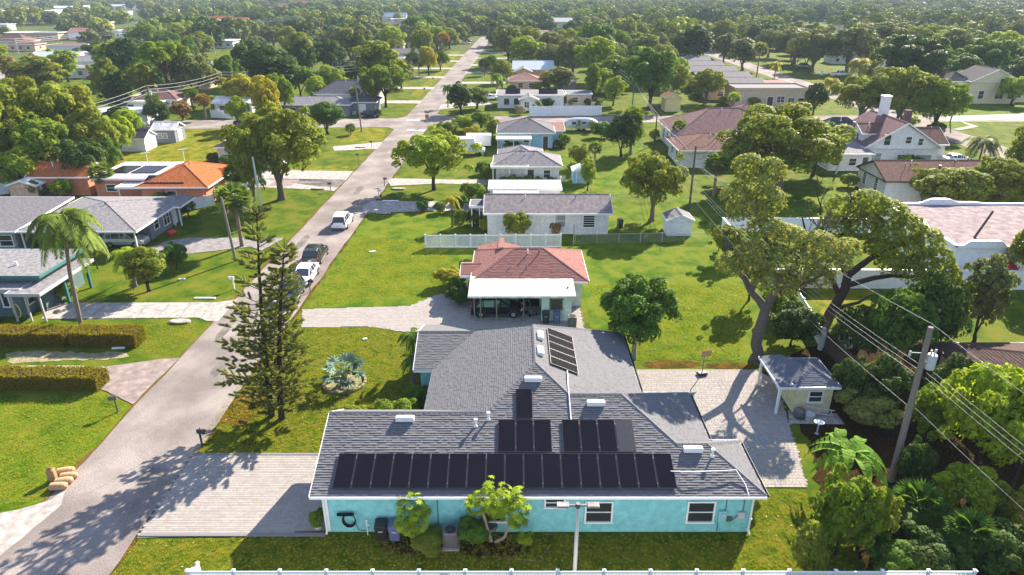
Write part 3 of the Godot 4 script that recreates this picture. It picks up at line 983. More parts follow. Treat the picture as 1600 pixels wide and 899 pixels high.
	# meter, panel and conduits by the right corner
	var eb := Geo.new()
	eb.box(Vector3(11.20, 1.15, -28.36), Vector3(0.42, 0.78, 0.16), Basis(), Color.WHITE, 0.02)
	part("electric_panel", eb, M.turquoise, t)
	var mt := Geo.new()
	mt.tube([Vector3(11.20, 1.35, -28.28), Vector3(11.20, 1.35, -28.20)], [0.11, 0.10], 12)
	part("meter", mt, M.galvanised, t)
	var ib := Geo.new()
	ib.box(Vector3(12.20, 1.25, -28.36), Vector3(0.36, 0.40, 0.15), Basis(), Color.WHITE, 0.02)
	part("inverter", ib, M.galvanised, t)
	var ds2 := Geo.new()
	ds2.box(Vector3(11.62, 1.0, -28.37), Vector3(0.26, 0.22, 0.12), Basis(), Color.WHITE, 0.02)
	part("switch_box", ds2, M.metal_dark, t)
	var cd := Geo.new()
	cd.tube([Vector3(11.35, 0.85, -28.38), Vector3(11.62, 0.8, -28.37), Vector3(11.8, 0.9, -28.37), Vector3(12.0, 1.2, -28.37)], [0.025, 0.025, 0.025, 0.025], 6)
	part("conduit", cd, M.metal_dark, t)
	for q in [[11.35, 1.5, 2.6], [12.28, 1.4, 2.6], [11.05, 0.1, 0.9], [-3.95, 0.5, 2.6]]:
		cd = Geo.new()
		cd.bar(Vector3(q[0], q[1], -28.4), Vector3(q[0], q[2], -28.4), 0.022)
		part("conduit", cd, M.metal_dark, t)
	# vents on the roof
	for q in [[-6.09, -32.52], [1.27, -35.24], [4.87, -33.55], [9.9, -30.59]]:
		var p := south(q[0], -q[1])
		var v := Geo.new()
		v.box(Vector3(0, 0.15, 0), Vector3(1.05, 0.28, 0.36), Basis(Vector3.RIGHT, -0.1), Color.WHITE, 0.03)
		v.box(Vector3(0, 0.01, -0.05), Vector3(1.2, 0.02, 0.6), Basis(Vector3.RIGHT, atan(0.35)))
		part("roof_vent", v, M.white, t, p)
	for q in [[1.88, -40.33], [1.8, -38.17]]:
		var v := Geo.new()
		v.box(Vector3(0, 0.12, 0), Vector3(0.42, 0.26, 0.95), Basis(Vector3.BACK, -0.3), Color.WHITE, 0.03)
		part("roof_vent", v, M.white, t, Vector3(q[0], 2.8 + 0.43 * (8.4 - q[0]), q[1]))
	for q in [[-1.35, -32.6], [-2.06, -32.16], [10.9, -30.3]]:
		var v := Geo.new()
		v.cyl(Vector3.ZERO, 0.06, 0.42, 8)
		v.cyl(Vector3(0, 0, 0), 0.16, 0.08, 8, Color.WHITE, 0.08)
		v.box(Vector3(0, 0.45, 0), Vector3(0.2, 0.1, 0.2), Basis(), Color.WHITE, 0.02)
		part("vent_pipe", v, M.white, t, south(q[0], -q[1]))
	var cp := Geo.new()
	cp.tube([hp(3.45, 36.9, 5.05), hp(3.34, 34.4, 5.08), south(3.35, 34.2) + Vector3(0, 0.1, 0), south(3.36, 32.1) + Vector3(0, 0.08, 0)], [0.035, 0.035, 0.035, 0.035], 6)
	part("roof_conduit", cp, M.trim, t)
	cp = Geo.new()
	cp.tube([south(8.45, 29.3) + Vector3(0, 0.15, 0), south(9.4, 29.1) + Vector3(0, 0.35, 0), south(11.3, 29.2) + Vector3(0, 0.3, 0), south(11.9, 29.3) + Vector3(0, 0.25, 0), south(12.25, 28.6) + Vector3(0, 0.1, 0), south(12.3, 28.0) + Vector3(0, 0.0, 0)], [0.03, 0.03, 0.03, 0.03, 0.03, 0.03], 6)
	part("roof_conduit", cp, M.trim, t)
	# solar panels: long row, two rows above it, one alone, five on the right-hand slope
	var ux := Vector3(1, 0, 0)
	var uy := Vector3(0, 0.35, -1).normalized()
	var lo := south(-9.42, 28.38)
	var row_y := uy * 2.16
	for i in 18:
		solar_panel(lo + ux * (1.004 * i), ux * 1.0, row_y, "black solar panel, %s from the left in the long bottom row of eighteen" % near_name(i), "solar panels in the long bottom row")
	var up := south(0, 28.38) + uy * 2.22
	for i in 3:
		solar_panel(Vector3(-0.80 + i * 1.004, up.y, up.z), ux, uy * 2.16, "black solar panel in the middle row, %s of the left-hand three" % near_name(i), "solar panels in the middle row")
	for i in 4:
		solar_panel(Vector3(2.80 + i * 1.004, up.y, up.z), ux, uy * 2.16, "black solar panel in the middle row, %s of the right-hand group" % near_name(i) if i < 3 else "solar panel with painted pale glare at the right end of the middle row", "solar panels in the middle row", 2 if i == 3 else 0)
	var up2 := up + uy * 2.22
	solar_panel(Vector3(0.20, up2.y, up2.z), ux, uy * 2.16, "single black solar panel above the left-hand three of the middle row", "")
	# the array on the slope facing right
	var sx := Vector3(1, -0.43, 0).normalized()
	for i in 5:
		var d := 37.0 + i * 0.99
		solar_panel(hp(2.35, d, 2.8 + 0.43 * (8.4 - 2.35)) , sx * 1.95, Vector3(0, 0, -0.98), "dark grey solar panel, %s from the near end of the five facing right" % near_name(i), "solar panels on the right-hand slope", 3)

# ---------------------------------------------------------------- other houses
# o: x0, x1 (walls), z (near wall), deep, h, roof (hip, gx, gz, flat), rise, over, wall, top, trim, wins [[side, along, sill, w, h, kind]], doors
func block(t: Node3D, c: Vector3, o: Dictionary) -> void:
	var x0: float = o.x0 - c.x
	var x1: float = o.x1 - c.x
	var z0: float = o.z - c.z
	var z1: float = o.z - o.deep - c.z
	var h: float = o.h
	var trim: Material = o.get("trim", M.trim)
	var ov: float = o.get("over", 0.5)
	var kind: String = o.get("roof", "hip")
	var rise: float = o.get("rise", 1.5)
	if not o.get("open", false):
		var w := Geo.new()
		w.prism(PackedVector2Array(rect(x0, z0, x1, z1)), 0.0, h, Color.WHITE, kind != "flat")
		if kind == "gz":
			for z in [z0, z1]:
				var a := Vector3(x0, h, z)
				var b := Vector3(x1, h, z)
				var p := Vector3((x0 + x1) / 2, h + rise * (x1 - x0) / (x1 - x0 + 2 * ov) - 0.08, z)
				if z == z0:
					w.tri(a, b, p)
				else:
					w.tri(b, a, p)
		elif kind == "gx":
			for x in [x0, x1]:
				var a := Vector3(x, h, z0)
				var b := Vector3(x, h, z1)
				var p := Vector3(x, h + rise * (z0 - z1) / (z0 - z1 + 2 * ov) - 0.08, (z0 + z1) / 2)
				if x == x1:
					w.tri(a, b, p)
				else:
					w.tri(b, a, p)
		part("wall", w, o.wall, t)
	else:
		for x in [x0 + 0.1, lerpf(x0, x1, 0.5), x1 - 0.1]:
			for z in [z0 - 0.1]:
				var ps := Geo.new()
				ps.box(Vector3(x, h / 2, z), Vector3(0.14, h, 0.14), Basis(), Color.WHITE, 0.01)
				part("post", ps, trim, t)
	var a0 := x0 - ov
	var a1 := x1 + ov
	var b0 := z0 + ov
	var b1 := z1 - ov
	var y := h - 0.02
	var g := Geo.new()
	var caps := Geo.new()
	var ridges := []
	var faces := []
	var f := Geo.new()
	if kind == "flat":
		var par: float = o.get("parapet", 0.0)
		g.box(Vector3((a0 + a1) / 2, h + 0.11, (b0 + b1) / 2), Vector3(a1 - a0, 0.22, b0 - b1))
		part("roof", g, o.top, t)
		for s in [[(a0 + a1) / 2, b0, a1 - a0 + 0.1, 0.1], [(a0 + a1) / 2, b1, a1 - a0 + 0.1, 0.1], [a0, (b0 + b1) / 2, 0.1, b0 - b1 - 0.1], [a1, (b0 + b1) / 2, 0.1, b0 - b1 - 0.1]]:
			f.box(Vector3(s[0], h + 0.1 + par / 2, s[1]), Vector3(s[2], 0.3 + par, s[3]), Basis(), Color.WHITE, 0.015)
		part("fascia", f, trim, t)
	else:
		var c00 := Vector3(a0, y, b0)
		var c10 := Vector3(a1, y, b0)
		var c01 := Vector3(a0, y, b1)
		var c11 := Vector3(a1, y, b1)
		var mx := (a0 + a1) / 2
		var mz := (b0 + b1) / 2
		var r0: Vector3
		var r1: Vector3
		if kind == "hip":
			if a1 - a0 > b0 - b1:
				var ins: float = (b0 - b1) / 2 * o.get("hipped", 1.0)
				r0 = Vector3(a0 + ins, y + rise, mz)
				r1 = Vector3(a1 - ins, y + rise, mz)
				faces = [[c00, c10, r1, r0], [c11, c01, r0, r1], [c01, c00, r0], [c10, c11, r1]]
				ridges = [[r0, r1], [c00, r0], [c01, r0], [c10, r1], [c11, r1]]
			else:
				var ins: float = (a1 - a0) / 2 * o.get("hipped", 1.0)
				r0 = Vector3(mx, y + rise, b0 - ins)
				r1 = Vector3(mx, y + rise, b1 + ins)
				faces = [[c00, c10, r0], [c11, c01, r1], [c01, c00, r0, r1], [c10, c11, r1, r0]]
				ridges = [[r0, r1], [c00, r0], [c10, r0], [c01, r1], [c11, r1]]
		elif kind == "gx":
			r0 = Vector3(a0, y + rise, mz)
			r1 = Vector3(a1, y + rise, mz)
			faces = [[c00, c10, r1, r0], [c11, c01, r0, r1]]
			ridges = [[r0, r1]]
		elif kind == "gz":
			r0 = Vector3(mx, y + rise, b0)
			r1 = Vector3(mx, y + rise, b1)
			faces = [[c01, c00, r0, r1], [c10, c11, r1, r0]]
			ridges = [[r0, r1]]
		elif kind == "shed":
			r0 = Vector3(a0, y + rise, b1)
			r1 = Vector3(a1, y + rise, b1)
			faces = [[c00, c10, r1, r0]]
		for q in faces:
			g.face(q)
			var low := []
			for k in q:
				low.append(k + Vector3(0, -0.12, 0))
			low.reverse()
			g.face(low)
		var roof := part("roof", g, o.top, t)
		if rise > 1.0 and o.z > -215:
			for i in 2:
				var q := r0.lerp(r1, 0.3 + 0.4 * i) + Vector3(0.4, -0.35, 0.7 if kind != "gz" else 0.0)
				var v := Geo.new()
				v.cyl(q - Vector3(0, 0.2, 0), 0.06, 0.7, 8)
				v.cyl(q - Vector3(0, 0.2, 0), 0.16, 0.2, 8, Color.WHITE, 0.07)
				part("vent_pipe", v, M.metal_dark if i else M.trim, t)
		if o.has("course"):
			var sh := Geo.new()
			for q in faces:
				shingles(sh, q, o.course, o.course * 2.0, 0.03, 0.2)
			stuff(part("shingles", sh, o.top, roof))
		if ridges:
			for q in ridges:
				ridge_cap(caps, q[0] + Vector3(0, 0.02, 0), q[1] + Vector3(0, 0.02, 0), 0.15, Color(1.3, 1.3, 1.3))
			part("ridge_cap", caps, o.top, roof)
		# boards along the roof's edge
		var edges := {}
		for q in faces:
			for i in q.size():
				var p: Vector3 = q[i]
				var n: Vector3 = q[(i + 1) % q.size()]
				var key := str(p.snapped(Vector3.ONE * 0.01), n.snapped(Vector3.ONE * 0.01))
				var rev := str(n.snapped(Vector3.ONE * 0.01), p.snapped(Vector3.ONE * 0.01))
				if edges.has(rev):
					edges.erase(rev)
				else:
					edges[key] = [p, n]
		for key in edges:
			var p: Vector3 = edges[key][0]
			var n: Vector3 = edges[key][1]
			var dir := (n - p).normalized()
			var side := dir.cross(Vector3.UP).normalized()
			f.box((p + n) / 2 + side * 0.02 + Vector3(0, -0.08, 0), Vector3(p.distance_to(n), 0.2, 0.05), Basis(dir, side.cross(dir), side))
		part("fascia", f, trim, t)
		if kind != "shed":
			var so := Geo.new()
			so.prism(PackedVector2Array(rect(a0 + 0.02, b0 - 0.02, a1 - 0.02, b1 + 0.02)), y - 0.2, y - 0.17)
			part("soffit", so, trim, t)
	for w in o.get("wins", []):
		var at := Vector3.ZERO
		var turn := 0.0
		match w[0]:
			"s":
				at = Vector3(x0 + w[1], w[2] + w[4] / 2, z0 + 0.005)
			"n":
				at = Vector3(x1 - w[1], w[2] + w[4] / 2, z1 - 0.005)
				turn = PI
			"e":
				at = Vector3(x1 + 0.005, w[2] + w[4] / 2, z0 - w[1])
				turn = PI / 2
			"w":
				at = Vector3(x0 - 0.005, w[2] + w[4] / 2, z1 + w[1])
				turn = -PI / 2
		if w.size() > 5 and w[5] == "door":
			door_at(t, at - Vector3(0, w[4] / 2, 0), turn, w[3], w[4], M.trim if w.size() < 7 else w[6], M.trim)
		else:
			window_at(t, at, turn, w[3], w[4], M.trim, w[5] if w.size() > 5 else "sash", w[6] if w.size() > 6 else null)

func house(called: String, label: String, mark: String, category: String, blocks: Array, group := "") -> Node3D:
	var b: Dictionary = blocks[0]
	var c := Vector3((b.x0 + b.x1) / 2, 0, b.z - b.deep / 2)
	var t := thing(called, label, category, c, 0.0, group)
	if mark != "":
		landmarks.append([mark, c, (b.x1 - b.x0) * 0.4])
	house_ground.append(Rect2(b.x0, b.z - b.deep, b.x1 - b.x0, b.deep))
	taken_ground.append(Rect2(b.x0 - 1, b.z - b.deep - 1, b.x1 - b.x0 + 2, b.deep + 2))
	for q in blocks:
		block(t, c, q)
	return t
var taken_ground: Array[Rect2] = []
var house_ground: Array[Rect2] = []


# ---------------------------------------------------------------- the neighbours, nearest first
func make_houses() -> void:
	rng.seed = 31
	# the pink-roofed house with the white carport roof
	var t := house("pink_roofed_house", "mint house with pink-red hip roof and a white flat carport roof in front", "the pink-roofed house", "house", [
		{x0 = -3.2, x1 = 6.4, z = -56.9, deep = 7.0, h = 2.7, roof = "hip", rise = 1.75, over = 0.55, wall = M.mint, top = M.shingle_pink, course = 0.2, trim = M.trim, wins = [["e", 3.0, 0.9, 1.3, 1.2], ["w", 3.0, 0.9, 1.3, 1.2]]},
		{x0 = -2.9, x1 = 0.2, z = -60.5, deep = 4.6, h = 2.75, roof = "gz", rise = 0.5, over = 0.5, wall = M.mint, top = M.shingle_pink, course = 0.2, trim = M.shingle_pink},
		{x0 = -4.3, x1 = -2.6, z = -58.6, deep = 2.4, h = 2.55, roof = "gx", rise = 0.55, over = 0.5, wall = M.mint, top = M.shingle_pink, course = 0.2, open = true},
	])
	var c := t.position
	var g := Geo.new()
	g.box(Vector3(0.85, 2.72, -55.25) - c, Vector3(9.3, 0.10, 3.9), Basis(Vector3.RIGHT, 0.06), Color.WHITE, 0.02)
	g.box(Vector3(0.85, 2.58, -53.33) - c, Vector3(9.36, 0.2, 0.06), Basis(), Color.WHITE, 0.01)
	part("carport_roof", g, M.white_roof, t)
	for x in [-3.3, -2.75, -1.35, 1.0]:
		var ps := Geo.new()
		ps.box(Vector3(x, 1.28, -53.9) - c, Vector3(0.10, 2.56, 0.10), Basis(), Color.WHITE, 0.01)
		part("post", ps, M.wood if x < 0 else M.shingle_pink, t)
	var sh := Geo.new()
	sh.prism(PackedVector2Array([Vector2(2.6 - c.x, -53.9 - c.z), Vector2(5.2 - c.x, -53.9 - c.z), Vector2(5.2 - c.x, -56.9 - c.z), Vector2(2.6 - c.x, -56.9 - c.z)]), 0, 2.55)
	part("storage_room", sh, M.mint, t)
	window_at(t, Vector3(3.85, 1.65, -53.88) - c, 0, 1.0, 0.95, M.wood, "plain")
	var dk := Geo.new()
	dk.box(Vector3(1.55, 1.15, -56.87) - c, Vector3(1.9, 2.3, 0.06))
	part("screen_door", dk, M.dark, t)
	for q in [[1.3, 3.3, -57.9], [-0.2, 3.2, -58.0]]:
		var v := Geo.new()
		v.cyl(Vector3(q[0], q[1] - 0.2, q[2]) - c, 0.05, 0.55, 8)
		v.cyl(Vector3(q[0], q[1] - 0.2, q[2]) - c, 0.14, 0.18, 8, Color.WHITE, 0.06)
		part("vent_pipe", v, M.metal_dark, t)
	var mast := Geo.new()
	mast.cyl(Vector3(4.9, 2.75, -54.9) - c, 0.03, 1.0, 6)
	mast.cyl(Vector3(4.9, 2.75, -54.9) - c, 0.10, 0.10, 8)
	part("service_mast", mast, M.metal_dark, t)
	var rl := Geo.new()
	rl.box(Vector3(-1.0, 4.05, -62.9) - c, Vector3(0.5, 0.06, 2.8), Basis(), Color.WHITE, 0.01)
	part("ridge_vent", rl, M.shingle_pink, t)
	# white house with the long grey roof
	t = house("white_house", "long white house with worn grey-pink hip roof behind the vinyl fence", "the long white house", "house", [
		{x0 = -2.9, x1 = 11.4, z = -77.0, deep = 6.6, h = 2.7, roof = "gx", rise = 1.3, over = 0.45, wall = M.white_wall, top = M.roof_mixed, wins = [["s", 8.6, 0.9, 1.2, 1.5, "sash", M.glass_bright], ["s", 12.0, 0.9, 1.3, 1.4, "jalousie"], ["s", 3.0, 0.9, 1.2, 1.2], ["e", 3.0, 0.9, 1.2, 1.2]]},
		{x0 = -5.0, x1 = -2.9, z = -79.6, deep = 2.5, h = 2.5, roof = "flat", over = 0.15, wall = M.grey_wall, top = M.roof_grey, open = true},
	])
	house("flat_roofed_house", "low house with stained white flat roof between two grey-roofed houses", "the white flat-roofed house", "house", [
		{x0 = -2.9, x1 = 6.3, z = -86.6, deep = 4.0, h = 2.7, roof = "flat", over = 0.2, wall = M.white_wall, top = M.white_stained},
		{x0 = -2.2, x1 = 3.2, z = -85.3, deep = 1.5, h = 2.55, roof = "flat", over = 0.2, wall = M.grey_wall, top = M.white_stained, open = true},
	])
	t = house("grey_roofed_house", "white house with pale grey hip roof and a dark shaded porch", "the grey hip-roofed white house", "house", [
		{x0 = -2.4, x1 = 7.0, z = -99.9, deep = 6.5, h = 2.7, roof = "hip", rise = 1.5, over = 0.5, wall = M.white_wall, top = M.roof_light, wins = [["s", 7.6, 0.9, 0.95, 1.1], ["s", 5.2, 0.0, 0.9, 2.1, "door", M.shingle_brown], ["e", 3.0, 0.9, 1.2, 1.2]]},
		{x0 = -2.9, x1 = 2.2, z = -98.9, deep = 2.0, h = 2.6, roof = "flat", over = 0.2, wall = M.grey_wall, top = M.roof_light, open = true},
		{x0 = -1.8, x1 = 4.5, z = -104.0, deep = 7.0, h = 2.7, roof = "hip", rise = 1.4, over = 0.5, wall = M.white_wall, top = M.roof_light},
	])
	t = house("blue_house", "sky blue house with grey hip roof behind the white house", "the sky blue house", "house", [
		{x0 = -2.3, x1 = 7.4, z = -124.5, deep = 8.5, h = 2.8, roof = "hip", rise = 1.8, over = 0.5, wall = M.blue_wall, top = M.roof_grey, wins = [["s", 1.4, 1.0, 1.0, 0.9], ["s", 8.4, 0.0, 0.9, 2.1, "door", M.shingle_brown], ["s", 5.0, 1.0, 1.2, 1.0], ["e", 4.0, 0.9, 1.2, 1.2]]},
		{x0 = 6.6, x1 = 9.6, z = -128.5, deep = 4.5, h = 2.4, roof = "shed", rise = 0.7, over = 0.3, wall = M.blue_wall, top = M.roof_pinkish},
		{x0 = -2.6, x1 = 3.2, z = -121.0, deep = 2.0, h = 2.2, roof = "flat", over = 0.2, wall = M.blue_wall, top = M.white_stained, open = true},
	])
	t = house("low_white_house", "low white house with flat roof and black panels behind the long white fence", "the low white house with roof panels", "house", [
		{x0 = -3.5, x1 = 12.5, z = -169.0, deep = 9.0, h = 2.9, roof = "flat", over = 0.3, wall = M.white_wall, top = M.roof_light, wins = [["s", 2.2, 0.8, 1.3, 1.5, "plain"], ["s", 4.6, 0.8, 1.3, 1.5, "plain"]]},
		{x0 = 2.0, x1 = 6.0, z = -165.5, deep = 4.0, h = 2.6, roof = "gz", rise = 0.9, over = 0.4, wall = M.white_wall, top = M.roof_light, wins = [["s", 1.5, 0.7, 1.1, 1.3, "pair"]]},
	])
	for i in 2:
		var pn := Geo.new()
		pn.box(Vector3(0, 0.6, 0), Vector3(3.6 + i, 0.08, 2.2), Basis(Vector3.RIGHT, 0.45), Color.WHITE, 0.01)
		for s in [-1, 1]:
			pn.box(Vector3(s * 1.4, 0.2, -0.5), Vector3(0.08, 1.1, 0.08))
		whole("solar_panel", pn, M.solar, "dark panel rack on the %s end of the low white flat roof" % ["left", "right"][i], "solar panel", Vector3(0.2 + i * 8.6, 3.1, -171.5))
	house("pink_bungalow", "small bungalow with salmon roof behind the low white house", "the salmon-roofed bungalow", "house", [
		{x0 = -0.6, x1 = 8.0, z = -199.0, deep = 8.0, h = 2.8, roof = "hip", rise = 1.7, over = 0.5, wall = M.peach_wall, top = M.roof_pinkish, wins = [["s", 3.0, 0.9, 1.3, 1.2], ["s", 6.0, 0.9, 1.3, 1.2]]}])
	house("blue_roofed_house", "pale house with blue solar sheets over its gable roof", "the blue-roofed house", "house", [
		{x0 = 0.6, x1 = 13.0, z = -226.0, deep = 10.0, h = 3.0, roof = "gx", rise = 2.2, over = 0.4, wall = M.peach_wall, top = M.roof_metal},
		{x0 = 1.0, x1 = 6.0, z = -222.0, deep = 5.0, h = 2.7, roof = "gz", rise = 1.2, over = 0.4, wall = M.peach_wall, top = M.roof_light, wins = [["s", 2.5, 0.6, 1.4, 1.3]]}])
	house("grey_outbuilding", "dark outbuilding with grey gable roof right of the salmon bungalow", "", "outbuilding", [
		{x0 = 14.6, x1 = 18.2, z = -201.0, deep = 6.0, h = 2.6, roof = "hip", rise = 1.3, over = 0.3, wall = M.grey_wall, top = M.roof_grey}])
	house("beige_outbuilding", "beige flat-topped outbuilding with pinkish fence behind the long white fence", "", "outbuilding", [
		{x0 = 13.5, x1 = 19.5, z = -172.0, deep = 6.0, h = 2.8, roof = "flat", over = 0.2, wall = M.beige_wall, top = M.roof_light, wins = [["s", 2.0, 0.9, 1.4, 1.3]]}])
	# sheds in the middle yards
	house("garden_shed", "small pale blue shed with low white gable roof on open lawn", "the pale blue shed", "shed", [
		{x0 = 9.1, x1 = 12.0, z = -99.8, deep = 2.6, h = 1.95, roof = "gz", rise = 0.55, over = 0.12, wall = M.blue_wall, top = M.white, trim = M.white, wins = [["s", 1.0, 0.05, 0.85, 1.8, "door", M.blue_wall], ["s", 1.9, 0.05, 0.85, 1.8, "door", M.blue_wall]]}])
	house("garden_shed", "white shed with grey gable roof beside a small bush and chain link", "the grey-roofed white shed", "shed", [
		{x0 = 18.3, x1 = 21.2, z = -76.3, deep = 2.6, h = 2.0, roof = "gz", rise = 0.7, over = 0.15, wall = M.vinyl, top = M.roof_light, trim = M.white, wins = [["s", 1.45, 0.05, 1.3, 1.8, "door", M.vinyl]]}])
	house("yellow_shed", "tall narrow yellow shed under trees behind the mauve roof", "the yellow shed", "shed", [
		{x0 = 36.0, x1 = 39.6, z = -164.0, deep = 4.5, h = 3.2, roof = "gz", rise = 1.3, over = 0.3, wall = M.yellow_wall, top = M.roof_pinkish, trim = M.yellow_wall}])
	# right of the middle: the large mauve roof
	house("mauve_roofed_house", "large white house with broad mauve hip roof and a lower wing in front", "the mauve-roofed house", "house", [
		{x0 = 28.8, x1 = 48.0, z = -119.0, deep = 14.0, h = 3.4, roof = "hip", rise = 3.6, over = 0.6, wall = M.white_wall, top = M.roof_mauve, wins = [["w", 3.0, 0.8, 1.2, 1.8], ["w", 6.0, 0.8, 1.2, 1.8], ["w", 9.5, 0.8, 1.2, 1.8], ["s", 3.5, 1.8, 1.2, 0.8], ["s", 8.0, 1.8, 1.2, 0.8]]},
		{x0 = 27.4, x1 = 38.0, z = -109.6, deep = 9.6, h = 2.9, roof = "hip", rise = 1.8, over = 0.6, wall = M.white_wall, top = M.roof_brown, wins = [["s", 4.7, 0.0, 1.0, 2.1, "door", M.black_trim], ["w", 3.0, 0.9, 1.2, 1.2], ["w", 6.5, 0.9, 1.2, 1.2]]},
		{x0 = 41.0, x1 = 51.0, z = -132.0, deep = 10.0, h = 3.4, roof = "hip", rise = 2.8, over = 0.6, wall = M.white_wall, top = M.roof_mauve},
	])
	t = house("beige_building", "long beige flat-roofed building with small dark windows", "the beige flat building", "building", [
		{x0 = 54.0, x1 = 71.5, z = -169.5, deep = 9.0, h = 4.2, roof = "flat", over = 0.15, parapet = 0.3, wall = M.beige_wall, top = M.roof_light, trim = M.beige_wall, wins = [["s", 8.5, 0.0, 1.4, 2.6, "door", M.shingle_brown], ["s", 11.0, 1.3, 1.8, 1.4, "pair"], ["s", 13.6, 1.0, 1.5, 1.3], ["s", 16.0, 1.0, 1.5, 1.3]]}])
	for i in 5:
		var z: float = [-182.0, -196.0, -211.0, -226.0, -242.0][i]
		var x: float = [51.0, 52.0, 52.5, 53.0, 53.0][i]
		house("terrace_unit", "grey flat-roofed terrace unit, %s from the beige building" % near_name(i), "the grey terrace units" if i == 2 else "", "house", [
			{x0 = x, x1 = x + 14.5, z = z, deep = 12.5, h = 3.6, roof = "gx", rise = 1.4, over = 0.4, wall = M.beige_wall, top = M.roof_grey, trim = M.fascia_grey, wins = [["s", 3.0, 1.0, 1.5, 1.2], ["e", 4.0, 1.0, 1.5, 1.2]]}])
	# the white two-storey house
	t = house("gabled_house", "white two-storey house with brown gable roof, dormer and tall white chimney", "the white two-storey house", "house", [
		{x0 = 57.2, x1 = 69.0, z = -110.0, deep = 12.0, h = 3.3, roof = "gz", rise = 3.9, over = 0.35, wall = M.white_wall, top = M.roof_mauve, wins = [["s", 3.2, 3.6, 1.0, 1.6], ["s", 6.6, 3.9, 0.9, 1.0], ["s", 8.6, 3.6, 0.75, 1.0], ["s", 1.6, 0.8, 2.2, 1.5, "pair", M.glass_bright], ["s", 6.0, 1.1, 1.2, 0.9, "pair"], ["s", 9.6, 0.7, 2.6, 1.3, "plain", M.glass_bright]]},
		{x0 = 50.6, x1 = 57.2, z = -107.5, deep = 9.0, h = 2.8, roof = "shed", rise = 1.2, over = 0.3, wall = M.white_wall, top = M.roof_light, wins = [["s", 1.0, 0.9, 1.0, 1.1], ["s", 3.6, 0.9, 1.1, 1.1], ["s", 5.6, 0.1, 0.9, 2.1, "door", M.black_trim]]},
		{x0 = 53.5, x1 = 62.0, z = -119.0, deep = 6.0, h = 3.6, roof = "hip", rise = 2.4, over = 0.4, wall = M.white_wall, top = M.roof_dark},
		{x0 = 66.0, x1 = 72.5, z = -114.0, deep = 7.0, h = 2.9, roof = "gx", rise = 2.2, over = 0.4, wall = M.white_wall, top = M.roof_brown},
		{x0 = 57.6, x1 = 61.4, z = -112.5, deep = 4.5, h = 5.0, roof = "gx", rise = 1.3, over = 0.35, wall = M.white_wall, top = M.roof_brown, wins = [["w", 1.4, 3.6, 0.7, 1.1], ["w", 2.9, 3.6, 0.7, 1.1]]},
	])
	var ch := Geo.new()
	ch.box(Vector3(0.2, 5.0, -2.5), Vector3(1.3, 10.0, 1.1), Basis(), Color.WHITE, 0.03)
	ch.box(Vector3(0.2, 10.05, -2.5), Vector3(1.5, 0.25, 1.3), Basis(), Color.WHITE, 0.03)
	part("chimney", ch, M.white, t)
	ch = Geo.new()
	ch.box(Vector3(3.6, 4.2, -1.0), Vector3(1.0, 7.6, 0.9), Basis(), Color.WHITE, 0.03)
	part("chimney", ch, M.roof_mauve, t)
	ch = Geo.new()
	ch.cyl(Vector3(-6.6, 2.0, 2.0), 0.22, 4.6, 10)
	part("flue", ch, M.metal_dark, t)
	var dkk := Geo.new()
	dkk.box(Vector3(-9.0, 0.35, 6.4), Vector3(7.0, 0.12, 3.0))
	for i in 16:
		dkk.box(Vector3(-12.4 + i * 0.46, 0.8, 7.85), Vector3(0.06, 0.9, 0.06))
	dkk.box(Vector3(-9.0, 1.25, 7.85), Vector3(7.0, 0.08, 0.1))
	part("deck", dkk, M.wood_dark, t)
	t = house("brown_roofed_house", "low white house with reddish brown gable roof before the two-storey house", "the low brown-roofed house", "house", [
		{x0 = 50.9, x1 = 65.5, z = -90.6, deep = 8.0, h = 2.9, roof = "gx", rise = 1.9, over = 0.3, wall = M.white_wall, top = M.roof_brown, trim = M.shingle_brown, wins = [["s", 5.6, 0.6, 0.9, 1.9, "plain"], ["s", 11.5, 0.8, 1.2, 1.2], ["w", 2.1, 0.9, 0.9, 1.6, "jalousie"], ["w", 5.5, 0.9, 0.9, 1.6, "jalousie"]]}])
	var vp := Geo.new()
	vp.tube([Vector3(-5.2, 2.9, 3.4), Vector3(-5.0, 3.6, 3.1), Vector3(-4.6, 4.1, 2.8), Vector3(-4.6, 5.0, 2.8)], [0.04, 0.04, 0.04, 0.04], 6)
	vp.cyl(Vector3(1.0, 3.8, 1.5), 0.15, 0.6, 8)
	part("vent_pipe", vp, M.metal_dark, t)
	# parapet house at the right
	t = thing("parapet_house", "pale blue-white house with stepped parapets round a stained pink flat roof", "house", Vector3(51.5, 0, -70))
	landmarks.append(["the parapet house", Vector3(51.5, 0, -69), 7.0])
	taken_ground.append(Rect2(42, -77, 26, 14))
	g = Geo.new()
	var hpz := PackedVector2Array([Vector2(-8.2, 7.6), Vector2(-8.2, -6.6), Vector2(14, -6.6), Vector2(14, 5.2), Vector2(-1.0, 5.2), Vector2(-1.0, 7.6)])
	g.prism(hpz, 0, 3.75)
	part("wall", g, M.vinyl, t)
	g = Geo.new()
	g.sheet(hpz, 3.76)
	part("roof", g, M.roof_worn, t)
	# parapet runs: x0, z0, x1, z1, heights along the run
	for q in [[-8.2, -6.6, 14.0, -6.6, [3.95, 4.0, 4.5, 4.1, 3.95, 3.95, 4.5, 4.0]], [-8.2, 7.6, -1.0, 7.6, [4.0, 4.45, 4.45, 3.9, 3.9]], [-8.2, 7.6, -8.2, -6.6, [4.0, 4.0, 4.4, 4.0, 4.0]], [-1.0, 5.2, 14.0, 5.2, [3.95, 3.95, 3.95]], [-1.0, 7.6, -1.0, 5.2, [3.95, 3.95]], [14, 5.2, 14, -6.6, [4.0, 4.5, 4.0]]]:
		var p := Geo.new()
		var hs: Array = q[4]
		var a := Vector3(q[0], 0, q[1])
		var b := Vector3(q[2], 0, q[3])
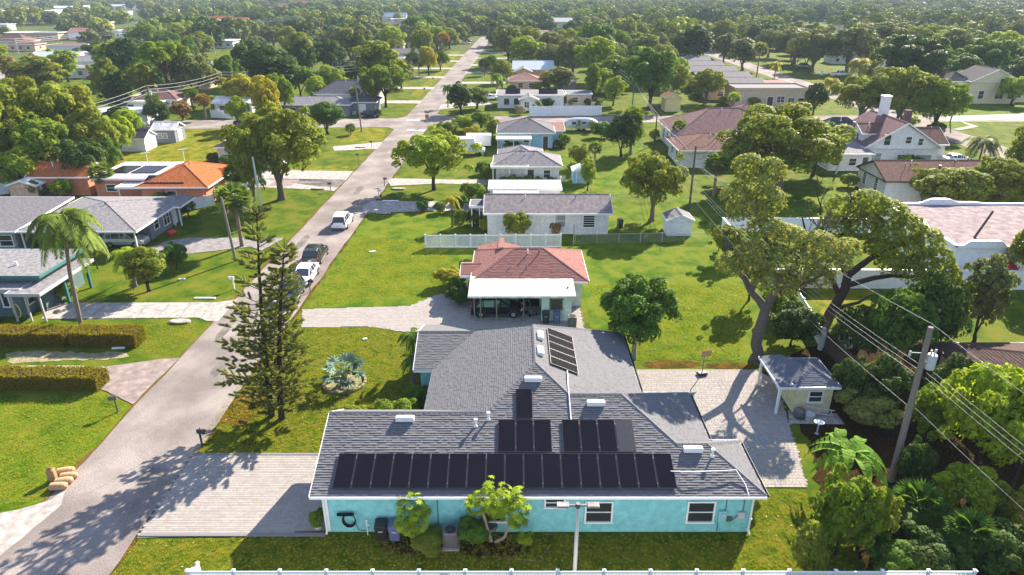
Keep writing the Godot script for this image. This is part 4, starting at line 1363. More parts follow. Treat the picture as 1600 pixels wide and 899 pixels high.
		var dir := (b - a).normalized()
		var side := dir.cross(Vector3.UP) * 0.16
		for i in hs.size() - 1:
			for k in 8:
				var u := (i + k / 8.0) / (hs.size() - 1)
				var u2 := (i + (k + 1) / 8.0) / (hs.size() - 1)
				var s := smoothstep(0.25, 0.75, k / 8.0)
				var s2 := smoothstep(0.25, 0.75, (k + 1) / 8.0)
				var p0 := a.lerp(b, u)
				var p1 := a.lerp(b, u2)
				var y0 := Vector3(0, lerpf(hs[i], hs[i + 1], s), 0)
				var y1 := Vector3(0, lerpf(hs[i], hs[i + 1], s2), 0)
				var base := Vector3(0, 3.7, 0)
				p.quad(p0 + side + base, p1 + side + base, p1 + side + y1, p0 + side + y0)
				p.quad(p1 - side + base, p0 - side + base, p0 - side + y0, p1 - side + y1)
				p.quad(p0 + side + y0, p1 + side + y1, p1 - side + y1, p0 - side + y0)
		part("parapet", p, M.vinyl, t)
	var aw := Geo.new()
	aw.face([Vector3(-4.9, 2.4, 7.7), Vector3(-5.0, 1.9, 9.2), Vector3(-2.6, 1.9, 9.2), Vector3(-2.7, 2.4, 7.7)])
	for i in 7:
		aw.box(Vector3(-4.8 + i * 0.36, 2.17, 8.45), Vector3(0.2, 0.06, 1.6), Basis(Vector3.RIGHT, 0.32))
	part("awning", aw, M.red, t)
	# brown-roofed house at the right edge
	house("dark_brown_house", "house with dark brown hip roof half hidden by trees at the right edge", "the dark brown roof", "house", [
		{x0 = 32.0, x1 = 42.5, z = -36.5, deep = 8.0, h = 2.6, roof = "hip", rise = 1.6, over = 0.6, wall = M.beige_wall, top = M.shingle_brown, course = 0.2, trim = M.black_trim}])
	# the cream shed with its porch
	t = house("cream_cottage", "small cream shed-house with blue-grey hip roof and corner posts on the patio", "the cream shed", "shed", [
		{x0 = 19.4, x1 = 21.9, z = -39.7, deep = 3.3, h = 2.3, roof = "hip", rise = 0.75, over = 0.3, wall = M.cream_wall, top = M.shingle_blue, course = 0.16, wins = [["s", 1.35, 0.95, 0.85, 0.8]]}])
	c = t.position
	g = Geo.new()
	g.face([Vector3(18.05, 2.26, -39.4) - c, Vector3(19.2, 2.30, -39.4) - c, Vector3(20.2, 2.98, -41.3) - c, Vector3(19.4, 2.62, -43.3) - c, Vector3(18.05, 2.3, -43.6) - c])
	g.face([Vector3(18.05, 2.20, -43.6) - c, Vector3(19.4, 2.2, -43.3) - c, Vector3(19.2, 2.20, -39.4) - c, Vector3(18.05, 2.20, -39.4) - c])
	part("porch_roof", g, M.shingle_blue, t)
	g = Geo.new()
	g.box(Vector3(18.65, 2.18, -39.4) - c, Vector3(1.3, 0.16, 0.06))
	g.box(Vector3(18.04, 2.2, -41.5) - c, Vector3(0.06, 0.16, 4.2))
	part("porch_beam", g, M.trim, t)
	for q in [[18.2, -39.6], [18.2, -43.3]]:
		g = Geo.new()
		g.box(Vector3(q[0], 1.1, q[1]) - c, Vector3(0.16, 2.2, 0.16), Basis(), Color.WHITE, 0.015)
		part("post", g, M.trim, t)
	# yellow and white two-storey houses at the far right
	t = house("yellow_house", "pale yellow two-storey house with dark roof at the far right lawn", "the pale yellow house", "house", [
		{x0 = 114.5, x1 = 126.5, z = -176.0, deep = 9.0, h = 5.4, roof = "gz", rise = 3.0, over = 0.3, wall = M.cream_wall, top = M.roof_dark, wins = [["s", 3.0, 1.2, 1.3, 1.9], ["s", 7.6, 1.2, 2.0, 1.4, "pair"], ["s", 7.6, 4.4, 1.2, 1.6], ["s", 10.5, 1.2, 1.4, 1.2]]},
		{x0 = 110.0, x1 = 115.5, z = -178.0, deep = 7.0, h = 5.2, roof = "hip", rise = 2.0, over = 0.4, wall = M.cream_wall, top = M.roof_dark, wins = [["s", 1.5, 3.4, 1.0, 1.3], ["s", 3.6, 3.4, 1.0, 1.3], ["s", 2.5, 0.6, 2.0, 1.6, "pair"]]},
		{x0 = 126.5, x1 = 130.5, z = -178.0, deep = 6.0, h = 3.0, roof = "shed", rise = 0.8, over = 0.3, wall = M.cream_wall, top = M.roof_dark, wins = [["s", 2.0, 1.2, 1.2, 1.0]]},
	])
	t = house("white_villa", "white two-storey house with pink roof and a row of upstairs windows", "the white villa", "house", [
		{x0 = 101.5, x1 = 113.0, z = -190.0, deep = 9.0, h = 5.8, roof = "gx", rise = 2.6, over = 0.4, wall = M.white_wall, top = M.roof_pinkish, wins = [["s", 3.0, 3.7, 1.1, 1.5], ["s", 4.8, 3.7, 1.1, 1.5], ["s", 6.6, 3.7, 1.1, 1.5], ["s", 8.4, 3.7, 1.1, 1.5]]},
		{x0 = 103.0, x1 = 111.5, z = -187.0, deep = 4.0, h = 2.8, roof = "shed", rise = 0.6, over = 0.4, wall = M.white_wall, top = M.roof_brown, wins = [["s", 3.5, 0.2, 4.0, 2.2, "plain"]]},
	])
	g = Geo.new()
	g.box(Vector3(-2.0, 5.0, 1.0), Vector3(1.2, 8.0, 1.0), Basis(), Color.WHITE, 0.03)
	part("chimney", g, M.white, t)
	# left of the street
	t = house("grey_carport_house", "dark grey house with wide pale grey roof and open carport by the palm", "the grey carport house", "house", [
		{x0 = -54.0, x1 = -41.4, z = -70.9, deep = 12.6, h = 2.6, roof = "hip", rise = 1.35, over = 0.4, wall = M.grey_wall, top = M.roof_light, open = true},
		{x0 = -53.0, x1 = -41.9, z = -75.0, deep = 8.0, h = 2.3, roof = "flat", over = 0.05, wall = M.grey_wall, top = M.roof_light, wins = [["e", 4.0, 0.6, 1.4, 1.6, "pair"], ["e", 6.0, 0.0, 0.95, 2.1, "door", M.trim], ["e", 1.5, 0.9, 1.0, 1.2]]},
		{x0 = -68.0, x1 = -54.4, z = -70.6, deep = 10.5, h = 2.7, roof = "shed", rise = 0.6, over = 0.4, wall = M.grey_wall, top = M.roof_grey, wins = [["s", 6.5, 0.9, 3.2, 1.2, "pair", M.glass_bright], ["s", 12.5, 0.9, 1.4, 1.2]]},
		{x0 = -42.3, x1 = -40.6, z = -80.0, deep = 3.6, h = 2.6, roof = "hip", rise = 0.7, over = 0.4, wall = M.grey_wall, top = M.roof_light, open = true},
	])
	t = house("teal_house", "dark teal house with flat grey roof in two steps, at the left edge", "the dark teal house", "house", [
		{x0 = -54.0, x1 = -42.4, z = -56.2, deep = 6.0, h = 3.3, roof = "flat", over = 0.45, wall = M.teal_wall, top = M.roof_light, trim = M.teal_trim},
		{x0 = -54.0, x1 = -43.4, z = -54.8, deep = 3.0, h = 2.6, roof = "flat", over = 0.4, wall = M.teal_wall, top = M.roof_light, trim = M.fascia_grey, wins = [["e", 1.2, 0.9, 1.1, 1.1], ["s", 9.2, 1.0, 0.5, 1.3, "plain"]]},
		{x0 = -43.6, x1 = -40.9, z = -53.7, deep = 8.0, h = 2.55, roof = "flat", over = 0.15, wall = M.teal_wall, top = M.roof_light, trim = M.fascia_grey, open = true},
	])
	g = Geo.new()
	for z in [-57.6, -61.2]:
		g.box(Vector3(-41.2, 1.25, z) - t.position, Vector3(0.24, 2.5, 0.24), Basis(), Color.WHITE, 0.02)
	part("post", g, M.teal_trim, t)
	g = Geo.new()
	g.cyl(Vector3(-45.6, 3.5, -58.3) - t.position, 0.13, 0.4, 8)
	part("vent_pipe", g, M.trim, t)
	house("orange_cottage", "long salmon house with rust orange gable roof at the left", "the orange gable house", "house", [
		{x0 = -67.6, x1 = -59.5, z = -93.6, deep = 4.6, h = 2.7, roof = "gx", rise = 1.5, over = 0.35, wall = M.orange_wall, top = M.roof_orange},
		])
	house("garden_shed", "small peach shed with white corrugated roof beside the orange gable house", "the white-roofed peach shed", "shed", [
		{x0 = -69.4, x1 = -65.6, z = -91.6, deep = 3.6, h = 2.0, roof = "gz", rise = 0.7, over = 0.25, wall = M.peach_wall, top = M.white_roof, wins = [["e", 1.5, 0.9, 1.0, 0.8]]}])
	t = house("orange_house", "salmon house with broad orange hip roof and dark roof mats", "the orange hip-roofed house", "house", [
		{x0 = -49.5, x1 = -40.9, z = -88.6, deep = 10.5, h = 2.7, roof = "hip", rise = 1.9, over = 0.6, wall = M.orange_wall, top = M.roof_orange, wins = [["e", 3.2, 0.9, 1.4, 1.1], ["e", 6.0, 0.9, 1.0, 1.1], ["s", 4.0, 0.9, 1.2, 1.1]]},
		{x0 = -57.5, x1 = -49.5, z = -91.8, deep = 9.0, h = 2.75, roof = "flat", over = 0.3, wall = M.orange_wall, top = M.white_stained, wins = [["s", 2.2, 1.1, 1.3, 0.9]]},
		{x0 = -53.0, x1 = -46.2, z = -89.2, deep = 2.6, h = 2.2, roof = "flat", over = 0.2, wall = M.orange_wall, top = M.white_stained, open = true},
		{x0 = -43.0, x1 = -40.4, z = -94.0, deep = 3.4, h = 2.6, roof = "gx", rise = 0.7, over = 0.5, wall = M.orange_wall, top = M.roof_orange},
	])
	for i in 3:
		var pn := Geo.new()
		var w: float = [2.8, 3.4, 5.5][i]
		pn.box(Vector3(0, 0.05, 0), Vector3(w, 0.06, [4.2, 4.2, 2.2][i]), Basis(), Color.WHITE, 0.01)
		for s in 6:
			pn.box(Vector3(-w / 2 + w * (s + 0.5) / 6, 0.09, 0), Vector3(0.04, 0.03, [4.0, 4.0, 2.0][i]))
		var o := whole("solar_panel", pn, M.solar, ["black pool-heating mat at the left on the white flat roof", "black pool-heating mat beside it, next to the orange roof", "long dark solar mat on the front slope of the orange roof"][i], "solar panel", [Vector3(-55.4, 3.0, -96.3), Vector3(-51.9, 3.0, -96.3), Vector3(-46.5, 3.22, -89.75)][i])
		if i == 2:
			o.rotation.x = 0.30
	# sheds on the yellow lawn
	house("garden_shed", "white shed with dark gable roof, left of the two on the yellow lawn", "the dark-roofed white shed", "shed", [
		{x0 = -70.0, x1 = -65.4, z = -121.5, deep = 4.2, h = 2.3, roof = "gx", rise = 1.2, over = 0.2, wall = M.vinyl, top = M.roof_dark, trim = M.white, wins = [["e", 2.0, 0.05, 1.5, 1.9, "door", M.white]]}])
	house("garden_shed", "pale grey shed with white gable roof, right of the two on the yellow lawn", "the white-roofed grey shed", "shed", [
		{x0 = -67.6, x1 = -63.4, z = -129.0, deep = 4.2, h = 2.5, roof = "gx", rise = 1.1, over = 0.2, wall = M.grey_wall, top = M.white_roof, trim = M.white, wins = [["e", 2.0, 0.05, 1.4, 1.9, "door", M.white], ["s", 1.4, 0.9, 0.6, 0.8], ["s", 2.4, 0.9, 0.6, 0.8]]}])
	house("hidden_house", "white house with dark roof showing left of the big street oak", "the dark-roofed house behind the oak", "house", [
		{x0 = -49.0, x1 = -40.5, z = -113.0, deep = 7.0, h = 2.7, roof = "hip", rise = 1.8, over = 0.5, wall = M.white_wall, top = M.roof_dark, wins = [["s", 4.0, 0.8, 2.0, 1.3, "pair"]]},
		{x0 = -42.0, x1 = -37.5, z = -109.5, deep = 6.0, h = 2.5, roof = "flat", over = 0.2, wall = M.white_wall, top = M.white_stained}])
	# over the side street, left
	t = house("slate_house", "slate blue corner house with stepped grey roofs across the side street", "the slate corner house", "house", [
		{x0 = -53.0, x1 = -37.0, z = -157.5, deep = 7.0, h = 2.7, roof = "hip", rise = 1.3, over = 0.6, wall = M.grey_wall, top = M.roof_light, wins = [["s", 3.5, 0.8, 1.2, 1.2], ["s", 7.5, 0.8, 2.0, 1.4, "pair", M.glass_bright]]},
		{x0 = -38.0, x1 = -31.5, z = -160.5, deep = 7.0, h = 2.8, roof = "hip", rise = 1.3, over = 0.5, wall = M.grey_wall, top = M.roof_dark, wins = [["s", 3.6, 0.0, 1.3, 2.2, "door", M.trim]]},
		{x0 = -48.0, x1 = -33.0, z = -172.0, deep = 9.0, h = 3.0, roof = "hip", rise = 2.8, over = 0.5, wall = M.white_wall, top = M.roof_grey},
	])
	g = Geo.new()
	g.cyl(Vector3(7.0, 5.2, -14.5), 0.35, 1.4, 8)
	part("chimney", g, M.galvanised, t)
	make_far_houses()

# small houses seen between the trees: [x, z, width, deep, height, roof kind, rise, wall, roof, label]
func make_far_houses() -> void:
	var list := [
		[-83.09, -162.69, 10.0, 7.0, 3.0, "hip", 1.8, "white_wall", "roof_mauve", "white house with mauve hip roof across the side street", "the small mauve hip roof"],
		[-85.22, -160.93, 9.0, 5.0, 2.7, "flat", 0.0, "white_wall", "white_stained", "low house with white carport roof by the leaning service pole", ""],
		[-83.59, -146.6, 12.0, 6.0, 2.6, "flat", 0.0, "vinyl", "roof_metal", "pale metal roof among the bushes behind the two sheds", ""],
		[-63.68, -159.21, 8.5, 6.0, 2.8, "gx", 1.0, "white_wall", "white_roof", "white garage with shallow white roof beyond the yellow lawn", "the white garage"],
		[-100.8, -231.98, 12.0, 8.0, 3.0, "hip", 1.6, "white_wall", "white_roof", "white-roofed house right of the tall umbrella tree", "the white-roofed house"],
		[-141.25, -228.57, 13.0, 8.0, 3.0, "flat", 0.0, "white_wall", "roof_light", "white house with grey flat roof and porch above the left tree mass", "the grey flat porch house"],
		[-148.56, -250.58, 14.0, 9.0, 3.2, "gx", 1.4, "white_wall", "roof_light", "long grey-roofed house behind the flat porch house", ""],
		[-165.3, -258.84, 17.0, 9.0, 4.0, "gx", 1.4, "vinyl", "roof_metal", "large pale metal-roofed warehouse beside the highway", "the metal-roofed warehouse"],
		[-94.33, -201.7, 14.0, 8.0, 3.0, "hip", 2.0, "peach_wall", "roof_brown", "brown-roofed house behind the tall umbrella tree trunk", ""],
		[-141.25, -346.18, 15.0, 9.0, 3.2, "flat", 0.0, "white_wall", "white_roof", "white flat house left of the dark tree row", ""],
		[-203.12, -508.69, 20.0, 11.0, 5.5, "hip", 3.0, "white_wall", "roof_orange", "far house with red-orange tiled hip roof, middle of the tiled group", "the red-tiled far houses"],
		[-201.56, -486.09, 17.0, 11.0, 5.0, "hip", 2.6, "peach_wall", "roof_pinkish", "far house with pink tiled roof, left of the tiled group", ""],
		[-188.22, -500.93, 20.0, 11.0, 5.0, "hip", 2.6, "white_wall", "roof_orange", "far house with red-orange tiled roof, right of the tiled group", ""],
		[-264.62, -570.35, 24.0, 12.0, 6.0, "hip", 3.0, "peach_wall", "roof_pinkish", "far pink-walled building beside the road of power poles", "the far pink building"],
		[-246.47, -786.48, 26.0, 13.0, 7.0, "hip", 4.0, "peach_wall", "roof_pinkish", "distant pink tiled building above the treetops", "the distant pink building"],
		[-262.46, -915.59, 26.0, 13.0, 7.0, "hip", 4.0, "white_wall", "roof_orange", "distant orange tiled building right of the pink one", ""],
		[-56.92, -328.47, 15.0, 9.0, 3.0, "hip", 2.0, "beige_wall", "roof_brown", "brown hip-roofed house along the far left of the street", "the far brown street house"],
		[-41.69, -335.34, 14.0, 9.0, 3.0, "hip", 2.2, "beige_wall", "roof_mauve", "brown-pink hip-roofed house by the parked far cars", "the far house by parked cars"],
		[-43.58, -287.07, 16.0, 8.0, 2.8, "hip", 1.4, "white_wall", "roof_grey", "pale house with grey roof across from the second far lawn", ""],
		[-47.18, -263.17, 14.0, 8.0, 2.8, "flat", 0.0, "white_wall", "roof_light", "white low house behind the roadside yellow-green tree", ""],
		[-58.29, -254.65, 13.0, 8.0, 2.8, "hip", 1.5, "white_wall", "roof_light", "pale hip-roofed house behind the spreading street tree", ""],
		[17.58, -303.51, 14.0, 9.0, 3.0, "hip", 1.6, "white_wall", "roof_light", "pale house deep in trees behind the blue-roofed house", ""],
		[68.36, -292.36, 14.0, 9.0, 3.0, "hip", 2.6, "cream_wall", "roof_light", "cream house with pale pointed roof behind the terrace units", "the cream pointed roof"],
		[135.22, -551.29, 18.0, 9.0, 4.0, "hip", 2.2, "white_wall", "roof_light", "far pale house in the treetops above the terrace units", ""],
		[70.71, -189.22, 9.0, 7.0, 3.0, "flat", 0.0, "beige_wall", "roof_pinkish", "small tan flat house on the corner by the back street", ""],
		[127.93, -272.26, 12.0, 8.0, 4.0, "hip", 2.4, "white_wall", "roof_light", "pale house glimpsed behind the grey oak grove", ""],
		[271.84, -472.08, 18.0, 10.0, 4.5, "hip", 2.4, "white_wall", "roof_light", "white house far off right of the large dark oak", ""],
		[433.45, -636.14, 24.0, 12.0, 6.0, "gx", 2.4, "white_wall", "white_roof", "white gabled building at the far right skyline", "the white skyline building"],
		[83, -472.08, 16.0, 9.0, 4.0, "hip", 2.0, "white_wall", "roof_light", "pale roof in the woods above the twin power poles", ""],
		[-482.4, -718.68, 60.0, 20.0, 5.0, "flat", 0.0, "vinyl", "white_roof", "distant long white flat building at the far left, nearest the edge", "the distant white buildings"],
		[-474.34, -751.08, 46.0, 18.0, 5.0, "flat", 0.0, "vinyl", "roof_metal", "distant pale grey flat building right of the leftmost white one", ""],
		[-495.38, -825.33, 40.0, 16.0, 5.0, "gx", 2.0, "white_wall", "white_roof", "distant white gabled building, third from the left skyline", ""],
		[-516.97, -915.59, 50.0, 18.0, 5.0, "flat", 0.0, "white_wall", "white_roof", "distant white flat building left of the treed gap", ""],
		[-508.59, -968.44, 46.0, 18.0, 5.0, "flat", 0.0, "vinyl", "roof_metal", "distant pale building right of the treed gap on the left skyline", ""],
		[-285.85, -500.93, 16.0, 9.0, 4.0, "hip", 2.2, "peach_wall", "roof_pinkish", "far salmon house beside the highway power poles", ""],
		[-223.28, -328.47, 12.0, 8.0, 3.0, "hip", 1.6, "peach_wall", "roof_brown", "small brown-roofed roadside house at the left edge by red cars", ""],
		[-216.49, -412.41, 18.0, 10.0, 4.0, "flat", 0.0, "white_wall", "white_roof", "white flat building beyond the highway bend", ""],
		[-205.18, -423.13, 14.0, 9.0, 4.0, "hip", 2.0, "white_wall", "roof_light", "pale house right of the white flat highway building", ""],
		[-152.5, -284.49, 14.0, 8.0, 3.0, "flat", 0.0, "white_wall", "white_stained", "white flat house between the dark round tree and the palm", ""],
		[-135.22, -551.29, 22.0, 11.0, 5.0, "hip", 2.4, "peach_wall", "roof_pinkish", "far beige-pink house between dark crowns left of the street", ""],
		[-138.03, -423.13, 14.0, 9.0, 4.0, "hip", 2.4, "white_wall", "roof_mauve", "far mauve-roofed house behind the dark oaks", ""],
		[362.85, -786.48, 30.0, 12.0, 6.0, "hip", 3.0, "white_wall", "roof_light", "distant pale roof in the right-hand treetops", ""],
		[501.06, -915.59, 34.0, 14.0, 6.0, "gx", 3.0, "white_wall", "white_roof", "distant white roof right of the pale treetop roof", ""],
		[-143.77, -786.48, 26.0, 12.0, 6.0, "hip", 3.0, "white_wall", "roof_metal", "distant pale blue roof left of the street end", ""],
	]
	for q in list:
		var x: float = q[0]
		var z: float = q[1]
		var w: float = q[2]
		var wins := []
		if z > -420:
			for i in int(w / 3.6):
				wins.append(["s", 1.8 + i * 3.6, 0.9, 1.4, 1.2, "sash"])
			wins.append(["e", float(q[3]) / 2, 0.9, 1.3, 1.2, "sash"])
		else:
			for i in int(w / 6.0):
				wins.append(["s", 3.0 + i * 6.0, 1.2, 2.6, float(q[4]) - 2.2, "pair"])
		house("far_house" if z < -250 else "bungalow", q[9], q[10] if q.size() > 10 else "", "building" if w > 20 else "house", [
			{x0 = x - w / 2, x1 = x + w / 2, z = z, deep = q[3], h = q[4], roof = q[5], rise = q[6], over = 0.5, wall = M[q[7]], top = M[q[8]], wins = wins}])


# ---------------------------------------------------------------- vehicles
# a car along +z (its nose), built from cross-sections
func car(label: String, at: Vector3, turn: float, kind: String, paint: Material, group := "") -> Node3D:
	var t := thing("parked_car", label, "pickup truck" if kind == "pickup" else "car", at, turn, group)
	var L := 4.7
	var W := 0.93
	var H := 1.68
	# bonnet line, roof line: [z, belt height, half width]
	var low: Array
	var cab: Array     # [z, height, half width] of the greenhouse's top
	if kind == "suv":
		low = [[-2.30, 0.62, 0.80], [-2.22, 0.98, 0.88], [-1.7, 1.05, 0.93], [0.0, 1.04, 0.94], [0.95, 1.02, 0.93], [1.5, 0.95, 0.91], [2.1, 0.84, 0.86], [2.35, 0.62, 0.74]]
		cab = [[-2.18, 1.03, 0.80], [-1.80, 1.62, 0.66], [-1.2, 1.69, 0.68], [-0.2, 1.70, 0.69], [0.35, 1.62, 0.67], [1.15, 1.02, 0.78]]
	elif kind == "sedan":
		H = 1.45
		low = [[-2.35, 0.60, 0.76], [-2.25, 0.93, 0.84], [-1.6, 0.98, 0.90], [0.0, 0.95, 0.92], [0.95, 0.92, 0.91], [1.5, 0.86, 0.89], [2.15, 0.74, 0.82], [2.40, 0.55, 0.70]]
		cab = [[-1.75, 0.96, 0.76], [-1.1, 1.38, 0.60], [-0.5, 1.44, 0.62], [0.2, 1.42, 0.62], [0.5, 1.34, 0.61], [1.3, 0.93, 0.76]]
	else:
		L = 5.6
		low = [[-2.85, 0.70, 0.86], [-2.80, 1.08, 0.92], [-1.0, 1.10, 0.95], [0.0, 1.10, 0.95], [1.2, 1.08, 0.95], [1.8, 1.04, 0.93], [2.5, 0.98, 0.90], [2.75, 0.66, 0.80]]
		cab = [[-0.75, 1.10, 0.84], [-0.6, 1.76, 0.70], [-0.2, 1.82, 0.72], [0.5, 1.82, 0.72], [0.85, 1.74, 0.70], [1.55, 1.08, 0.82]]
	var body := Geo.new()
	var rings := []
	for s in low:
		var z: float = s[0]
		var y: float = s[1]
		var w: float = s[2]
		rings.append([Vector3(-w * 0.86, 0.26, z), Vector3(-w, 0.45, z), Vector3(-w * 1.01, y * 0.72, z), Vector3(-w * 0.95, y, z), Vector3(-w * 0.5, y + 0.03, z), Vector3(w * 0.5, y + 0.03, z), Vector3(w * 0.95, y, z), Vector3(w * 1.01, y * 0.72, z), Vector3(w, 0.45, z), Vector3(w * 0.86, 0.26, z)])
	for i in rings.size() - 1:
		for j in 9:
			body.quad(rings[i][j], rings[i + 1][j], rings[i + 1][j + 1], rings[i][j + 1])
	for e in [0, rings.size() - 1]:
		var r: Array = rings[e]
		for j in range(1, 9):
			if e == 0:
				body.tri(r[0], r[j], r[j + 1])
			else:
				body.tri(r[0], r[j + 1], r[j])
	# roof and pillars
	var top := []
	for s in cab:
		top.append([Vector3(-s[2], s[1], s[0]), Vector3(-s[2] * 0.6, s[1] + 0.03, s[0]), Vector3(s[2] * 0.6, s[1] + 0.03, s[0]), Vector3(s[2], s[1], s[0])])
	for i in range(1, cab.size() - 2):
		for j in 3:
			body.quad(top[i][j], top[i + 1][j], top[i + 1][j + 1], top[i][j + 1])
	var gl := Geo.new()
	for i in cab.size() - 1:
		for sd in [-1, 1]:
			var y0 := 0.9 if i == 0 else 1.0
			var b0 := Vector3(sd * 0.86, 1.0 if kind != "sedan" else 0.93, cab[i][0])
			var b1 := Vector3(sd * 0.86, 1.0 if kind != "sedan" else 0.93, cab[i + 1][0])
			if kind == "pickup":
				b0.y = 1.08
				b1.y = 1.08
			var t0 := Vector3(sd * cab[i][2], cab[i][1], cab[i][0])
			var t1 := Vector3(sd * cab[i + 1][2], cab[i + 1][1], cab[i + 1][0])
			if sd > 0:
				gl.quad(b1, b0, t0, t1)
			else:
				gl.quad(b0, b1, t1, t0)
			# pillar
			if i > 0:
				body.bar(b0 * Vector3(1.02, 1, 1), t0 * Vector3(1.02, 1, 1), 0.045, 6)
				body.bar(t0 * Vector3(1.01, 1, 1), t1 * Vector3(1.01, 1, 1), 0.04, 6)
	for e in [0, cab.size() - 2]:
		for j in 3:
			gl.quad(top[e][j], top[e + 1][j], top[e + 1][j + 1], top[e][j + 1])
	for e in [[0, 1], [cab.size() - 1, cab.size() - 2]]:
		for j in [0, 3]:
			body.bar(top[e[0]][j], top[e[1]][j], 0.05, 6)
	if kind == "suv":
		for sd in [-1, 1]:
			body.bar(Vector3(sd * 0.62, 1.76, -1.6), Vector3(sd * 0.62, 1.76, 0.1), 0.022, 5)
	if kind == "pickup":
		body.box(Vector3(0, 1.13, -0.95), Vector3(1.7, 0.1, 0.1))
	part("body", body, paint, t)
	part("window_glass", gl, M.glass, t)
	if kind == "pickup":
		var bed := Geo.new()
		bed.box(Vector3(0, 1.15, -1.85), Vector3(1.55, 0.02, 1.75))
		part("load_bed", bed, M.rubber, t)
	var skirt := Geo.new()
	skirt.box(Vector3(0, 0.30, -L / 2 + 0.12), Vector3(1.60, 0.22, 0.26), Basis(), Color.WHITE, 0.05)
	skirt.box(Vector3(0, 0.30, L / 2 - 0.16), Vector3(1.50, 0.22, 0.26), Basis(), Color.WHITE, 0.05)
	for sd in [-1, 1]:
		skirt.box(Vector3(sd * 0.88, 0.28, 0), Vector3(0.10, 0.14, 2.2), Basis(), Color.WHITE, 0.03)
	part("bumper", skirt, M.black_trim if paint != M.paint_white else M.metal_dark, t)
	for sd in [-1, 1]:
		var tl := Geo.new()
		tl.box(Vector3(sd * 0.74, 0.92 if kind != "sedan" else 0.82, -L / 2 + 0.10), Vector3(0.26, 0.20 if kind != "pickup" else 0.4, 0.16), Basis(), Color.WHITE, 0.03)
		part("tail_light", tl, M.lamp_red, t)
		var hl := Geo.new()
		hl.box(Vector3(sd * 0.66, 0.72, L / 2 - 0.18), Vector3(0.34, 0.14, 0.22), Basis(Vector3.UP, sd * 0.4), Color.WHITE, 0.03)
		part("headlight", hl, M.lamp_clear, t)
		var mi := Geo.new()
		mi.box(Vector3(sd * 1.02, 1.08 if kind != "sedan" else 1.0, 0.85), Vector3(0.20, 0.14, 0.12), Basis(), Color.WHITE, 0.03)
		part("wing_mirror", mi, paint, t)
		for z in [-L * 0.30, L * 0.31]:
			var ty := Geo.new()
			ty.tube([Vector3(sd * 0.72, 0.34, z), Vector3(sd * 0.74, 0.34, z), Vector3(sd * 0.93, 0.34, z), Vector3(sd * 0.955, 0.34, z)], [0.30, 0.34, 0.34, 0.30], 18)
			var o := part("wheel", ty, M.rubber, t)
			var ri := Geo.new()
			ri.tube([Vector3(sd * 0.93, 0.34, z), Vector3(sd * 0.962, 0.34, z)], [0.21, 0.19], 12)
			part("rim", ri, M.alloy, o)
			var ar := Geo.new()
			for k in 10:
				var a := PI * k / 10.0
				var b := PI * (k + 1) / 10.0
				ar.quad(Vector3(sd * 0.945, 0.34 + 0.36 * sin(a), z + 0.36 * cos(a)), Vector3(sd * 0.945, 0.34 + 0.42 * sin(a), z + 0.42 * cos(a)), Vector3(sd * 0.945, 0.34 + 0.42 * sin(b), z + 0.42 * cos(b)), Vector3(sd * 0.945, 0.34 + 0.36 * sin(b), z + 0.36 * cos(b)))
			part("wheel_arch", ar, M.black_trim, t)
	var pl := Geo.new()
	pl.box(Vector3(0, 0.72, -L / 2 + 0.0), Vector3(0.34, 0.16, 0.03))
	part("number_plate", pl, M.trim, t)
	return t

# ---------------------------------------------------------------- small things
func wheelie_bin(label: String, at: Vector3, turn: float, m: Material, group: String) -> void:
	var t := thing("wheelie_bin", label, "bin", at, turn, group)
	var g := Geo.new()
	g.box(Vector3(0, 0.53, 0), Vector3(0.54, 0.94, 0.60), Basis(), Color.WHITE, 0.05, 1.16)
	g.box(Vector3(0, 0.95, 0.0), Vector3(0.66, 0.08, 0.72), Basis(), Color.WHITE, 0.03)
	part("body", g, m, t)
	g = Geo.new()
	g.box(Vector3(0, 1.03, 0.02), Vector3(0.64, 0.10, 0.74), Basis(Vector3.RIGHT, 0.06), Color.WHITE, 0.05, 0.92)
	part("lid", g, m, t)
	g = Geo.new()
	g.bar(Vector3(-0.26, 0.98, -0.40), Vector3(0.26, 0.98, -0.40), 0.02)
	part("handle", g, m, t)
	for s in [-1, 1]:
		g = Geo.new()
		g.tube([Vector3(s * 0.20, 0.12, -0.30), Vector3(s * 0.27, 0.12, -0.30)], [0.12, 0.12], 12)
		part("wheel", g, M.rubber, t)
	g = Geo.new()
	for k in 4:
		g.box(Vector3(-0.09 + k * 0.06, 0.72, 0.345), Vector3(0.035, 0.05, 0.01))
	part("lettering", g, M.trim, t)

func mailbox(label: String, at: Vector3, turn: float, m: Material, post: Material) -> void:
	var t := thing("mailbox", label, "mailbox", at, turn, "mailboxes along the street")
	var g := Geo.new()
	g.box(Vector3(0, 0.55, 0), Vector3(0.10, 1.1, 0.10), Basis(), Color.WHITE, 0.01)
	g.box(Vector3(0, 1.02, 0.12), Vector3(0.08, 0.08, 0.5), Basis(), Color.WHITE, 0.01)
	part("post", g, post, t)
	g = Geo.new()
	g.box(Vector3(0, 1.15, 0.12), Vector3(0.20, 0.14, 0.52), Basis(), Color.WHITE, 0.01)
	g.tube([Vector3(0, 1.22, -0.14), Vector3(0, 1.22, 0.38)], [0.10, 0.10], 12)
	part("box", g, m, t)
	g = Geo.new()
	g.box(Vector3(0.12, 1.27, 0.0), Vector3(0.02, 0.18, 0.05))
	part("flag", g, M.red, t)

